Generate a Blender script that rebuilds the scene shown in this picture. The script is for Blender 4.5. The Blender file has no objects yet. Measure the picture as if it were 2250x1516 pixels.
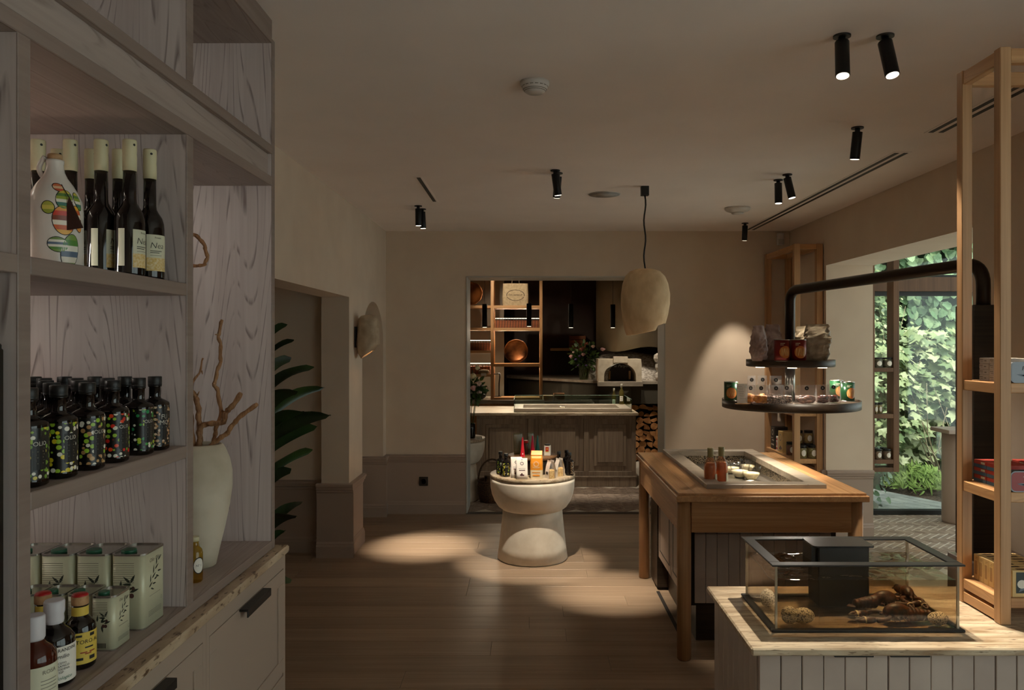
import bpy, bmesh, math, random
from mathutils import Vector, Matrix, noise
from math import sin, cos, pi, radians as RAD

# ------------------------------------------------------------------ camera, sky, daylight, exposure
scn = bpy.context.scene
COL = scn.collection
F, U0, V0, H = 1730.0, 1163.0, 752.0, 1.6          # focal length in px, vanishing point, eye height
cam = bpy.data.cameras.new('camera')
cam.sensor_width = 36.0
cam.lens = F * 36.0 / 2250.0
cam.shift_x = -(U0 - 1125.0) / 2250.0
cam.shift_y = (V0 - 758.0) / 2250.0
cam.clip_start = 0.05
camo = bpy.data.objects.new('camera', cam)
camo.location = (0, 0, H)
camo.rotation_euler = (pi / 2, 0, 0)
COL.objects.link(camo)
scn.camera = camo

w = bpy.data.worlds.new('sky'); scn.world = w; w.use_nodes = True
wb = w.node_tree.nodes['Background']
wb.inputs['Color'].default_value = (0.97, 0.97, 1.0, 1)
wb.inputs['Strength'].default_value = 2.6
vs = scn.view_settings
vs.view_transform = 'Standard'; vs.look = 'None'; vs.gamma = 1.0; vs.exposure = 0.18
vs.use_curve_mapping = False

scn.cycles.diffuse_bounces = 5; scn.cycles.max_bounces = 8; scn.cycles.glossy_bounces = 3
scn.cycles.use_light_tree = False; scn.cycles.use_adaptive_sampling = True; scn.cycles.adaptive_threshold = 0.03
scn.cycles.transparent_max_bounces = 16

def lamp(name, kind, loc, target, energy, color, **kw):
    l = bpy.data.lights.new(name, kind)
    l.energy = energy; l.color = color
    for k, v in kw.items(): setattr(l, k, v)
    o = bpy.data.objects.new(name, l)
    o.location = loc
    d = Vector(target) - Vector(loc)
    o.rotation_euler = d.to_track_quat('-Z', 'Y').to_euler()
    COL.objects.link(o)
    return o

sun = lamp('sun', 'SUN', (4, 6, 8), (4.4, 9.4, 0), 4.0, (1.0, 0.95, 0.86), angle=RAD(12))
WARM = (1.0, 0.88, 0.70)

def P(u, v, Y):
    return Vector(((u - U0) * Y / F, Y, H - (v - V0) * Y / F))
def PX(u, Y): return (u - U0) * Y / F
def PZ(v, Y): return H - (v - V0) * Y / F

# ------------------------------------------------------------------ materials
def S(r, g=None, b=None):
    if g is None: r, g, b = r
    f = lambda c: (c / 255 / 12.92) if c / 255 <= 0.04045 else ((c / 255 + 0.055) / 1.055) ** 2.4
    return (f(r), f(g), f(b), 1.0)

MATS = {}
def base(name, rough=0.6, metal=0.0, spec=0.5):
    m = bpy.data.materials.new(name); m.use_nodes = True
    nt = m.node_tree; b = nt.nodes['Principled BSDF']
    b.inputs['Roughness'].default_value = rough
    b.inputs['Metallic'].default_value = metal
    b.inputs['Specular IOR Level'].default_value = spec
    MATS[name] = m
    return m, nt, b
def N(nt, t, **kw):
    n = nt.nodes.new(t)
    for k, v in kw.items(): setattr(n, k, v)
    return n
def coords(nt, kind, scale, rnd=True):
    tc = N(nt, 'ShaderNodeTexCoord')
    mp = N(nt, 'ShaderNodeMapping'); mp.inputs['Scale'].default_value = scale
    if rnd:
        oi = N(nt, 'ShaderNodeObjectInfo')
        vm = N(nt, 'ShaderNodeVectorMath', operation='SCALE'); vm.inputs['Scale'].default_value = 1.0
        cx = N(nt, 'ShaderNodeCombineXYZ')
        ml = N(nt, 'ShaderNodeMath', operation='MULTIPLY'); ml.inputs[1].default_value = 37.0
        nt.links.new(oi.outputs['Random'], ml.inputs[0])
        for i in range(3): nt.links.new(ml.outputs[0], cx.inputs[i])
        ad = N(nt, 'ShaderNodeVectorMath', operation='ADD')
        nt.links.new(tc.outputs[kind], ad.inputs[0]); nt.links.new(cx.outputs[0], ad.inputs[1])
        nt.links.new(ad.outputs[0], mp.inputs['Vector'])
    else:
        nt.links.new(tc.outputs[kind], mp.inputs['Vector'])
    return mp.outputs['Vector']
def ramp(nt, fac, stops):
    r = N(nt, 'ShaderNodeValToRGB'); e = r.color_ramp.elements
    e[0].position, e[0].color = stops[0]
    e[1].position, e[1].color = stops[-1]
    for p, c in stops[1:-1]:
        x = e.new(p); x.color = c
    nt.links.new(fac, r.inputs['Fac'])
    return r.outputs['Color']
def mixc(nt, fac, a, b, mode='MIX'):
    m = N(nt, 'ShaderNodeMix', data_type='RGBA', blend_type=mode)
    for s, v in ((m.inputs['Factor'], fac), (m.inputs['A'], a), (m.inputs['B'], b)):
        if hasattr(v, 'is_output'): nt.links.new(v, s)
        elif isinstance(v, (int, float)): s.default_value = v
        else: s.default_value = v
    return m.outputs['Result']
def bump(nt, b, h, strength, dist=0.002):
    bp = N(nt, 'ShaderNodeBump'); bp.inputs['Strength'].default_value = strength
    bp.inputs['Distance'].default_value = dist
    nt.links.new(h, bp.inputs['Height']); nt.links.new(bp.outputs['Normal'], b.inputs['Normal'])

def flat(name, c, rough=0.6, metal=0.0, spec=0.5, emit=0):
    m, nt, b = base(name, rough, metal, spec)
    b.inputs['Base Color'].default_value = S(c)
    if emit:
        b.inputs['Emission Color'].default_value = S(c); b.inputs['Emission Strength'].default_value = emit
    return m
def noisy(name, c1, c2, scale=8, rough=0.7, metal=0.0, detail=5, bumpy=0.15, stretch=(1, 1, 1), lo=0.35, hi=0.65, kind='Object', dist=0.003, spec=0.5):
    m, nt, b = base(name, rough, metal, spec)
    vec = coords(nt, kind, stretch)
    n = N(nt, 'ShaderNodeTexNoise'); n.inputs['Scale'].default_value = scale; n.inputs['Detail'].default_value = detail
    nt.links.new(vec, n.inputs['Vector'])
    nt.links.new(ramp(nt, n.outputs['Fac'], [(lo, S(c1)), (hi, S(c2))]), b.inputs['Base Color'])
    if bumpy: bump(nt, b, n.outputs['Fac'], bumpy, dist)
    return m
def wood(name, dark, light, axis='X', scale=1.0, rough=0.5, line=None, lines=0.0, spec=0.4, bumpy=0, rvar=0.12):
    """grain runs along AXIS; LINES > 0 adds dark cathedral lines of colour LINE"""
    m, nt, b = base(name, rough, 0, spec)
    al, ac = 0.7 * scale, 9.0 * scale
    st = {'X': (al, ac, ac), 'Y': (ac, al, ac), 'Z': (ac, ac, al)}[axis]
    v = coords(nt, 'Object', st)
    n1 = N(nt, 'ShaderNodeTexNoise'); n1.inputs['Scale'].default_value = 1.0; n1.inputs['Detail'].default_value = 4; n1.inputs['Distortion'].default_value = 0.6
    nt.links.new(v, n1.inputs['Vector'])
    st2 = tuple(s * (9 if s == ac else 3) for s in st)
    v2 = coords(nt, 'Object', st2)
    n2 = N(nt, 'ShaderNodeTexNoise'); n2.inputs['Scale'].default_value = 1.0; n2.inputs['Detail'].default_value = 3
    nt.links.new(v2, n2.inputs['Vector'])
    ad = N(nt, 'ShaderNodeMath', operation='MULTIPLY_ADD'); ad.inputs[1].default_value = 0.45
    nt.links.new(n2.outputs['Fac'], ad.inputs[0])
    m1 = N(nt, 'ShaderNodeMath', operation='MULTIPLY'); m1.inputs[1].default_value = 0.55
    nt.links.new(n1.outputs['Fac'], m1.inputs[0]); nt.links.new(m1.outputs[0], ad.inputs[2])
    c = ramp(nt, ad.outputs[0], [(0.36, S(dark)), (0.62, S(light))])
    if lines:
        st3 = tuple(s * (0.42 if s == ac else 0.5) for s in st)
        v3 = coords(nt, 'Object', st3)
        nn = N(nt, 'ShaderNodeTexNoise'); nn.inputs['Scale'].default_value = 0.8; nn.inputs['Detail'].default_value = 2
        nt.links.new(v3, nn.inputs['Vector'])
        mu = N(nt, 'ShaderNodeMath', operation='MULTIPLY'); mu.inputs[1].default_value = 58.0
        nt.links.new(nn.outputs['Fac'], mu.inputs[0])
        fr = N(nt, 'ShaderNodeMath', operation='FRACT'); nt.links.new(mu.outputs[0], fr.inputs[0])
        lm = ramp(nt, fr.outputs[0], [(0.0, (0, 0, 0, 1)), (0.74, (0, 0, 0, 1)), (0.92, (1, 1, 1, 1)), (1.0, (0.1, 0.1, 0.1, 1))])
        brk = ramp(nt, n2.outputs['Fac'], [(0.42, (0, 0, 0, 1)), (0.58, (1, 1, 1, 1))])
        lf = mixc(nt, 1.0, lm, brk, 'MULTIPLY')
        sc = mixc(nt, 1.0, lf, (lines, lines, lines, 1), 'MULTIPLY')
        c = mixc(nt, sc, c, S(line))
    oi = N(nt, 'ShaderNodeObjectInfo')
    hv = N(nt, 'ShaderNodeHueSaturation')
    mr = N(nt, 'ShaderNodeMapRange'); mr.inputs['To Min'].default_value = 1 - rvar; mr.inputs['To Max'].default_value = 1 + rvar
    nt.links.new(oi.outputs['Random'], mr.inputs['Value']); nt.links.new(mr.outputs[0], hv.inputs['Value'])
    nt.links.new(c, hv.inputs['Color'])
    nt.links.new(hv.outputs['Color'], b.inputs['Base Color'])
    if bumpy: bump(nt, b, ad.outputs[0], bumpy, 0.002)
    return m
def travertine(name, c1, c2, pit, stretch, rough=0.45, pits=0.62):
    m, nt, b = base(name, rough)
    v = coords(nt, 'Object', stretch, False)
    n = N(nt, 'ShaderNodeTexNoise'); n.inputs['Scale'].default_value = 6; n.inputs['Detail'].default_value = 7; n.inputs['Distortion'].default_value = 0.5
    nt.links.new(v, n.inputs['Vector'])
    v2 = coords(nt, 'Object', tuple(s * 3.3 for s in stretch), False)
    n2 = N(nt, 'ShaderNodeTexNoise'); n2.inputs['Scale'].default_value = 9; n2.inputs['Detail'].default_value = 4
    nt.links.new(v2, n2.inputs['Vector'])
    c = ramp(nt, n.outputs['Fac'], [(0.35, S(c1)), (0.65, S(c2))])
    f = ramp(nt, n2.outputs['Fac'], [(pits, (0, 0, 0, 1)), (pits + 0.08, (1, 1, 1, 1))])
    nt.links.new(mixc(nt, f, c, S(pit)), b.inputs['Base Color'])
    bump(nt, b, n2.outputs['Fac'], 0.2, 0.001)
    return m
def glassy(name, tint=(255, 255, 255), trans=0.9, rough=0.02, refl=0.06, solid=None):
    """thin glass: clear transmission with a Fresnel reflection; SOLID adds that much body colour"""
    m = bpy.data.materials.new(name); m.use_nodes = True; nt = m.node_tree; nt.nodes.clear()
    out = N(nt, 'ShaderNodeOutputMaterial')
    tr = N(nt, 'ShaderNodeBsdfTransparent'); t = S(tint); tr.inputs['Color'].default_value = (t[0] * trans, t[1] * trans, t[2] * trans, 1)
    gl = N(nt, 'ShaderNodeBsdfGlossy'); gl.inputs['Roughness'].default_value = rough
    lw_ = N(nt, 'ShaderNodeLayerWeight'); pw_ = N(nt, 'ShaderNodeMath', operation='POWER'); pw_.inputs[1].default_value = 5.0
    nt.links.new(lw_.outputs['Facing'], pw_.inputs[0])
    ma_ = N(nt, 'ShaderNodeMath', operation='MULTIPLY_ADD'); ma_.inputs[1].default_value = 1 - refl; ma_.inputs[2].default_value = refl * 0.7
    nt.links.new(pw_.outputs[0], ma_.inputs[0])
    mx = N(nt, 'ShaderNodeMixShader')
    nt.links.new(ma_.outputs[0], mx.inputs[0])
    src = tr.outputs[0]
    if solid is not None:
        df = N(nt, 'ShaderNodeBsdfPrincipled'); df.inputs['Base Color'].default_value = S(solid[1]); df.inputs['Roughness'].default_value = 0.3
        m2 = N(nt, 'ShaderNodeMixShader'); m2.inputs[0].default_value = solid[0]
        nt.links.new(tr.outputs[0], m2.inputs[1]); nt.links.new(df.outputs[0], m2.inputs[2]); src = m2.outputs[0]
    nt.links.new(src, mx.inputs[1]); nt.links.new(gl.outputs[0], mx.inputs[2])
    nt.links.new(mx.outputs[0], out.inputs['Surface'])
    MATS[name] = m
    return m
def emitter(name, c, s):
    m = bpy.data.materials.new(name); m.use_nodes = True; nt = m.node_tree; nt.nodes.clear()
    out = N(nt, 'ShaderNodeOutputMaterial'); e = N(nt, 'ShaderNodeEmission')
    e.inputs['Color'].default_value = (*c, 1); e.inputs['Strength'].default_value = s
    nt.links.new(e.outputs[0], out.inputs['Surface']); MATS[name] = m
    m.cycles.emission_sampling = 'NONE'            # the lamps beside these faces carry the light
    return m
def speckled(name, ground, cols, scale=14, size=0.33, rough=0.35, aspect=1.0):
    """printed label: scattered dots of the given colours on a ground (UV space, v in label heights)"""
    m, nt, b = base(name, rough)
    v = coords(nt, 'UV', (scale * aspect, scale, 1))
    vo = N(nt, 'ShaderNodeTexVoronoi', feature='F1'); vo.inputs['Scale'].default_value = 1.0; vo.inputs['Randomness'].default_value = 0.85
    nt.links.new(v, vo.inputs['Vector'])
    sp = N(nt, 'ShaderNodeSeparateColor'); nt.links.new(vo.outputs['Color'], sp.inputs[0])
    stops = [(i / len(cols), S(c)) for i, c in enumerate(cols)]
    r = N(nt, 'ShaderNodeValToRGB'); r.color_ramp.interpolation = 'CONSTANT'
    e = r.color_ramp.elements; e[0].position, e[0].color = stops[0]; e[1].position, e[1].color = stops[1]
    for p, c in stops[2:]:
        x = e.new(p); x.color = c
    nt.links.new(sp.outputs[0], r.inputs['Fac'])
    f = ramp(nt, vo.outputs['Distance'], [(size, (1, 1, 1, 1)), (size + 0.05, (0, 0, 0, 1))])
    nt.links.new(mixc(nt, f, S(ground), r.outputs['Color']), b.inputs['Base Color'])
    return m

# setting
M_CEIL = noisy('ceiling paint', (240, 230, 223), (244, 234, 227), 3, 0.9, bumpy=0, detail=2)
M_WALL = noisy('wall paint beige', (208, 190, 170), (213, 196, 176), 4, 0.9, bumpy=0, detail=2)
M_TAUPE = flat('taupe woodwork', (162, 143, 130), 0.5)
M_FLOOR = wood('oak floor', (138, 115, 94), (164, 140, 117), 'X', 0.8, 0.36, rvar=0.09)
M_BRICKF = noisy('floor brick', (128, 108, 94), (172, 152, 134), 12, 0.6, bumpy=0.25)
M_MORTAR = noisy('mortar', (206, 196, 180), (222, 212, 198), 30, 0.9)
M_DARKWALL = noisy('dark brown wall', (60, 42, 32), (66, 47, 36), 4, 0.7, bumpy=0)
M_OLIVEW = noisy('olive grey wall', (112, 100, 82), (118, 106, 88), 4, 0.6, bumpy=0)
M_JAMB = flat('door lining', (186, 182, 174), 0.5)
M_BLACK = flat('black frame', (22, 21, 20), 0.45)
M_BLACKM = flat('black metal', (16, 15, 15), 0.4, 0.3)
M_OAK_BACKLIT = wood('backlit oak', (84, 58, 40), (112, 80, 56), 'Z', 1.0, 0.5)  # oak against the garden window, its backlit shade put into the colour
# left shelving
M_ASH = wood('limed ash', (186, 172, 168), (204, 192, 188), 'Z', 1.0, 0.5, (120, 104, 100), 0.85, bumpy=0.25, rvar=0.03)
M_ASHY = wood('limed ash edge', (126, 109, 101), (142, 125, 116), 'Y', 1.0, 0.45, rvar=0.02)
M_ASHB = wood('limed ash board', (150, 135, 127), (168, 153, 145), 'Y', 1.0, 0.5, (108, 92, 84), 0.6, rvar=0.03)
M_CABP = flat('greige cabinet paint', (164, 146, 131), 0.45)
M_STONEL = travertine('brown travertine', (158, 134, 108), (200, 180, 152), (96, 72, 52), (3, 1, 3), 0.4, 0.58)
M_STONET = travertine('cream travertine', (150, 126, 98), (206, 190, 164), (104, 84, 64), (1, 7, 7), 0.35, 0.60)
M_STONEG = travertine('grey stone', (150, 138, 124), (176, 164, 148), (110, 98, 88), (1, 3, 3), 0.35, 0.66)
M_PLASTER = noisy('white plaster', (206, 194, 176), (222, 212, 196), 9, 0.75, bumpy=0.1)
M_VASE = noisy('rough stoneware', (176, 164, 142), (206, 196, 176), 7, 0.85, bumpy=0.3)
M_DRIFT = wood('driftwood', (112, 72, 44), (176, 132, 92), 'Z', 3, 0.7, bumpy=0.4)
M_OAK = wood('warm oak', (172, 124, 80), (206, 160, 112), 'X', 1.0, 0.42, (146, 100, 62), 0.4, rvar=0.06)
M_OAKY = wood('warm oak lengthwise', (172, 124, 80), (206, 160, 112), 'Y', 1.0, 0.42, (146, 100, 62), 0.4, rvar=0.06)
M_OAKZ = wood('warm oak upright', (162, 120, 80), (194, 152, 110), 'Z', 1.0, 0.45, rvar=0.06)
M_OAKG = wood('weathered oak', (122, 105, 90), (160, 142, 122), 'Z', 1.4, 0.55, rvar=0.04)
M_OAKR = wood('rack oak', (176, 124, 78), (206, 158, 108), 'Z', 1.0, 0.5, rvar=0.04)
M_OAKRX = wood('rack oak board', (176, 124, 78), (206, 158, 108), 'X', 1.0, 0.5, rvar=0.04)
M_DARKOAK = wood('dark stained oak', (44, 34, 26), (66, 52, 40), 'X', 1.2, 0.4)
M_TILE = noisy('white glazed board', (172, 158, 149), (188, 175, 165), 5, 0.28, bumpy=0)
M_GROOVE = flat('dark joint', (40, 32, 26), 0.8)
M_BRONZE = flat('dark bronze', (52, 42, 34), 0.32, 0.75)
M_STEEL = flat('steel', (168, 164, 158), 0.28, 0.9)
M_MESH = noisy('perforated steel', (60, 54, 48), (176, 160, 136), 160, 0.35, 0.6, detail=0, bumpy=0.3, lo=0.45, hi=0.55)
M_GLASS = glassy('clear glass', (254, 254, 253), 0.985)
M_PANE = glassy('window glass', (236, 244, 240), 0.97)
M_GREENG = glassy('edge glass', (226, 242, 234), 0.97)
M_TANK = glassy('tank acrylic', (250, 248, 244), 0.99, refl=0.05)
M_FILM = glassy('clear film', (250, 250, 250), 0.96, 0.12, solid=(0.10, (235, 230, 225)))
M_SHADE = noisy('paper shade', (204, 174, 134), (226, 200, 160), 16, 0.85, bumpy=0.35, stretch=(1, 1, 0.5))
M_PAPER = flat('paper white', (228, 222, 210), 0.7)
M_INK = flat('ink', (28, 26, 24), 0.6)
M_GREYINK = flat('grey ink', (128, 122, 108), 0.7)
M_LENS = emitter('lamp face', (1.0, 0.86, 0.66), 5.0)
M_LED = emitter('led strip', (1.0, 0.86, 0.64), 3.0)
M_DGLASS = flat('dark glass', (14, 9, 8), 0.07, 0, 0.6)
M_CREAMCAP = flat('cream capsule', (206, 198, 160), 0.5)
M_CREAMLAB = flat('cream label', (206, 204, 178), 0.7)
M_GOLDLAB = noisy('gold label foot', (206, 170, 90), (222, 204, 160), 240, 0.6, bumpy=0)

# ------------------------------------------------------------------ mesh helpers
def empty(name, loc):
    o = bpy.data.objects.new(name, None); COL.objects.link(o); o.location = loc
    o.empty_display_size = 0.05
    return o
def tag(o, label, cat, group=None):
    o['label'] = label; o['category'] = cat
    if group: o['group'] = group
    return o
def thing(name, label, cat, loc=(0, 0, 0), rotz=0.0, group=None):
    o = empty(name, loc); o.rotation_euler = (0, 0, rotz)
    return tag(o, label, cat, group)
def root_of(o):
    while o.parent: o = o.parent
    return o
def dup(root, loc, rotz=None, label=None):
    def cp(o, par):
        c = o.copy(); COL.objects.link(c); c.parent = par
        for ch in o.children: cp(ch, c)
        return c
    r = cp(root, None); r.location = loc
    if rotz is not None: r.rotation_euler = (0, 0, rotz)
    if label: r['label'] = label
    return r

class MB:
    def __init__(s): s.v = []; s.f = []; s.sm = []; s.mi = []; s.uv = None; s.m = 0
    def add(s, vs, fs, smooth=False):
        o = len(s.v); s.v += [tuple(v) for v in vs]
        for f in fs:
            s.f.append(tuple(i + o for i in f)); s.sm.append(smooth); s.mi.append(s.m)
        return s
    def box(s, x0, x1, y0, y1, z0, z1, b=0.0):
        if b <= 0:
            vs = [(x, y, z) for z in (z0, z1) for y in (y0, y1) for x in (x0, x1)]
            fs = [(0, 2, 3, 1), (4, 5, 7, 6), (0, 1, 5, 4), (2, 6, 7, 3), (0, 4, 6, 2), (1, 3, 7, 5)]
            return s.add(vs, fs)
        X, Y, Z = (x0, x1), (y0, y1), (z0, z1)
        vs = []; ix = {}
        for i in (0, 1):
            for j in (0, 1):
                for k in (0, 1):
                    c = [X[i], Y[j], Z[k]]; d = [b * (1 - 2 * i), b * (1 - 2 * j), b * (1 - 2 * k)]
                    for a in range(3):          # vertex lying on the face normal to axis a
                        p = [c[t] + (d[t] if t != a else 0) for t in range(3)]
                        ix[i, j, k, a] = len(vs); vs.append(p)
        fs = []
        for a in range(3):
            o1, o2 = [t for t in range(3) if t != a]
            for s_ in (0, 1):
                q = []
                for e1, e2 in ((0, 0), (1, 0), (1, 1), (0, 1)):
                    c = [0, 0, 0]; c[a] = s_; c[o1] = e1; c[o2] = e2; q.append(ix[c[0], c[1], c[2], a])
                fs.append(q)
            for e1 in (0, 1):
                for e2 in (0, 1):               # edges parallel to axis a
                    c0 = [0, 0, 0]; c0[o1] = e1; c0[o2] = e2; c1 = list(c0); c1[a] = 1
                    fs.append([ix[(*c0, o1)], ix[(*c1, o1)], ix[(*c1, o2)], ix[(*c0, o2)]])
        for i in (0, 1):
            for j in (0, 1):
                for k in (0, 1): fs.append([ix[i, j, k, a] for a in range(3)])
        return s.add(vs, fs)
    def lathe(s, prof, n=24, c=(0, 0, 0), cap=True, a0=0.0, sx=1.0, sy=1.0, wob=None):
        vs = []; fs = []; m = len(prof)
        for r, z in prof:
            for i in range(n):
                a = a0 + 2 * pi * i / n
                rr = r * (1 + (wob(a, z) if wob else 0))
                vs.append((c[0] + rr * cos(a) * sx, c[1] + rr * sin(a) * sy, c[2] + z))
        for j in range(m - 1):
            for i in range(n):
                k = (i + 1) % n
                fs.append((j * n + i, j * n + k, (j + 1) * n + k, (j + 1) * n + i))
        s.add(vs, fs, True)
        if cap:
            o = len(s.v) - n * m
            for j, rv in ((0, True), (m - 1, False)):
                if prof[j][0] > 1e-5:
                    f = [o + j * n + i for i in range(n)]
                    s.f.append(tuple(reversed(f)) if rv else tuple(f)); s.sm.append(False); s.mi.append(s.m)
        return s
    def tube(s, path, rad, n=8, cap=True, flat_=None):
        path = [Vector(p) for p in path]
        if not isinstance(rad, (list, tuple)): rad = [rad] * len(path)
        t0 = (path[1] - path[0]).normalized()
        up = Vector((0, 0, 1)) if abs(t0.z) < 0.9 else Vector((1, 0, 0))
        nx = t0.cross(up).normalized()
        vs = []; fs = []
        for i, p in enumerate(path):
            if i == 0: t = t0
            elif i == len(path) - 1: t = (p - path[i - 1]).normalized()
            else: t = ((p - path[i - 1]).normalized() + (path[i + 1] - p).normalized()).normalized()
            nx = (nx - t * nx.dot(t)).normalized(); ny = t.cross(nx)
            for k in range(n):
                a = 2 * pi * k / n
                vs.append(p + (nx * cos(a) + ny * sin(a) * (flat_ or 1)) * rad[i])
        for i in range(len(path) - 1):
            for k in range(n):
                k2 = (k + 1) % n
                fs.append((i * n + k, i * n + k2, (i + 1) * n + k2, (i + 1) * n + k))
        s.add(vs, fs, True)
        if cap:
            o = len(s.v) - n * len(path)
            for j in (0, len(path) - 1):
                s.f.append(tuple(o + j * n + k for k in range(n))); s.sm.append(False); s.mi.append(s.m)
        return s
    def prism(s, poly, z0, z1, axis='Z', smooth=False):
        """2-D polygon extruded along AXIS: Z -> (x,y); Y -> (x,z); X -> (y,z)"""
        n = len(poly)
        g = {'Z': lambda a, b, c: (a, b, c), 'Y': lambda a, b, c: (a, c, b), 'X': lambda a, b, c: (c, a, b)}[axis]
        vs = [g(a, b, z0) for a, b in poly] + [g(a, b, z1) for a, b in poly]
        o = len(s.v)
        s.add(vs, [(i, (i + 1) % n, n + (i + 1) % n, n + i) for i in range(n)], smooth)
        for f in (tuple(range(n)), tuple(range(n, 2 * n))):
            s.f.append(tuple(i + o for i in f)); s.sm.append(False); s.mi.append(s.m)
        return s
    def ball(s, c, r, n=10, m=7, wob=0.0, seed=0, sc=(1, 1, 1), rot=None):
        vs = []; fs = []; rnd = random.Random(seed)
        off = Vector((rnd.uniform(0, 50), rnd.uniform(0, 50), rnd.uniform(0, 50)))
        for j in range(m + 1):
            t = pi * j / m
            for i in range(n):
                a = 2 * pi * i / n
                d = Vector((sin(t) * cos(a), sin(t) * sin(a), cos(t)))
                k = r * (1 + (wob * noise.noise(d * 1.6 + off) if wob else 0))
                p = Vector((d.x * k * sc[0], d.y * k * sc[1], d.z * k * sc[2]))
                if rot: p = rot @ p
                vs.append(Vector(c) + p)
        for j in range(m):
            for i in range(n):
                k = (i + 1) % n
                fs.append((j * n + i, (j + 1) * n + i, (j + 1) * n + k, j * n + k))
        return s.add(vs, fs, True)
    def build(s, name, mat, parent=None, local=False, kind=None, fix=True, merge=True):
        off = Vector((0, 0, 0))
        if parent is not None and not local: off = Vector(root_of(parent).location)
        me = bpy.data.meshes.new(name)
        me.from_pydata([Vector(v) - off for v in s.v], [], s.f)
        me.polygons.foreach_set('use_smooth', s.sm)
        me.polygons.foreach_set('material_index', s.mi)
        if fix:
            bm = bmesh.new(); bm.from_mesh(me)
            if merge: bmesh.ops.remove_doubles(bm, verts=bm.verts, dist=1e-6)
            bmesh.ops.recalc_face_normals(bm, faces=bm.faces); bm.to_mesh(me); bm.free()
        for mt in (mat if isinstance(mat, (list, tuple)) else [mat]): me.materials.append(mt)
        me.update()
        o = bpy.data.objects.new(name, me); COL.objects.link(o)
        if parent is not None: o.parent = parent
        if kind: o['kind'] = kind
        return o
def bx(name, mat, parent, x0, x1, y0, y1, z0, z1, b=0.0, local=False, kind=None):
    return MB().box(x0, x1, y0, y1, z0, z1, b).build(name, mat, parent, local, kind)
def struct(o):
    o['kind'] = 'structure'; return o
def inst(name, mesh, parent, loc, rot=(0, 0, 0), scale=(1, 1, 1), mat=None):
    """a piece that shares mesh data; LOC in the parent's local space"""
    o = bpy.data.objects.new(name, mesh); COL.objects.link(o)
    o.parent = parent; o.location = loc; o.rotation_euler = rot; o.scale = scale
    return o

# flat print ----------------------------------------------------------
_TXT = {}
def text_geo(txt, shear=0.0, thin=0.0):
    key = (txt, shear, thin)
    if key not in _TXT:
        cu = bpy.data.curves.new('t', 'FONT'); cu.body = txt; cu.size = 1.0; cu.resolution_u = 2
        cu.align_x = 'CENTER'; cu.align_y = 'CENTER'; cu.shear = shear; cu.offset = thin
        o = bpy.data.objects.new('t', cu); COL.objects.link(o)
        dg = bpy.context.evaluated_depsgraph_get(); dg.update()
        me = o.evaluated_get(dg).to_mesh()
        _TXT[key] = ([tuple(v.co) for v in me.vertices], [tuple(p.vertices) for p in me.polygons])
        o.evaluated_get(dg).to_mesh_clear(); bpy.data.objects.remove(o); bpy.data.curves.remove(cu)
    return _TXT[key]
def ell(cx, cy, rx, ry, n=12, rot=0.0):
    c, s_ = cos(rot), sin(rot)
    return [(cx + rx * cos(2 * pi * i / n) * c - ry * sin(2 * pi * i / n) * s_, cy + rx * cos(2 * pi * i / n) * s_ + ry * sin(2 * pi * i / n) * c) for i in range(n)]
def rect(cx, cy, w_, h_): return [(cx - w_ / 2, cy - h_ / 2), (cx + w_ / 2, cy - h_ / 2), (cx + w_ / 2, cy + h_ / 2), (cx - w_ / 2, cy + h_ / 2)]
def leaf2(x, y, L, w_, rot):
    c, s_ = cos(rot), sin(rot); o = []
    for t, k in ((0, 0), (0.3, 1), (0.65, 0.75), (1, 0), (0.65, -0.75), (0.3, -1)):
        a, b = t * L, k * w_ / 2
        o.append((x + a * c - b * s_, y + a * s_ + b * c))
    return o
def onplane(o, right, up):
    o, right, up = Vector(o), Vector(right).normalized(), Vector(up).normalized()
    n = right.cross(up)
    return lambda x, y, e: o + right * x + up * y + n * e
def onround(c, r, az):
    """wraps x (metres of arc) round a vertical cylinder of radius r (number or function of z)"""
    rr = r if callable(r) else (lambda z: r)
    def g(x, y, e):
        R0 = rr(y); a = az + x / max(R0, 1e-4); k = R0 + e
        return Vector((c[0] + k * cos(a), c[1] + k * sin(a), c[2] + y))
    g.curved = True
    return g
def slices(poly, step=0.003):
    """cuts a convex polygon into upright strips so that it can follow a round surface"""
    def clip(p, lim, keep):
        out = []
        for (x0, y0), (x1, y1) in zip(p, p[1:] + p[:1]):
            a, b = (x0 - lim) * keep, (x1 - lim) * keep
            if a >= 0: out.append((x0, y0))
            if a * b < 0:
                k = (lim - x0) / (x1 - x0); out.append((lim, y0 + (y1 - y0) * k))
        return out
    lo, hi = min(p[0] for p in poly), max(p[0] for p in poly); n = max(1, int((hi - lo) / step)); res = []
    for i in range(n):
        q = clip(clip(list(poly), lo + (hi - lo) * i / n, 1), lo + (hi - lo) * (i + 1) / n, -1)
        if len(q) >= 3: res.append(q)
    return res
def decal(name, polys, surf, mat, parent, e=0.0005, local=True):
    mb = MB()
    if getattr(surf, 'curved', False): polys = [q for p in polys for q in slices(p)]
    for p in polys: mb.add([surf(x, y, e) for x, y in p], [tuple(range(len(p)))])
    return mb.build(name, mat, parent, local, fix=False)
def ringpoly(cx, cy, r0, r1, n=20, a=0, b=2 * pi, ky=1.0):
    out = []
    for i in range(n):
        t0, t1 = a + (b - a) * i / n, a + (b - a) * (i + 1) / n
        out.append([(cx + r0 * cos(t0), cy + ky * r0 * sin(t0)), (cx + r1 * cos(t0), cy + ky * r1 * sin(t0)), (cx + r1 * cos(t1), cy + ky * r1 * sin(t1)), (cx + r0 * cos(t1), cy + ky * r0 * sin(t1))])
    return out
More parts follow.
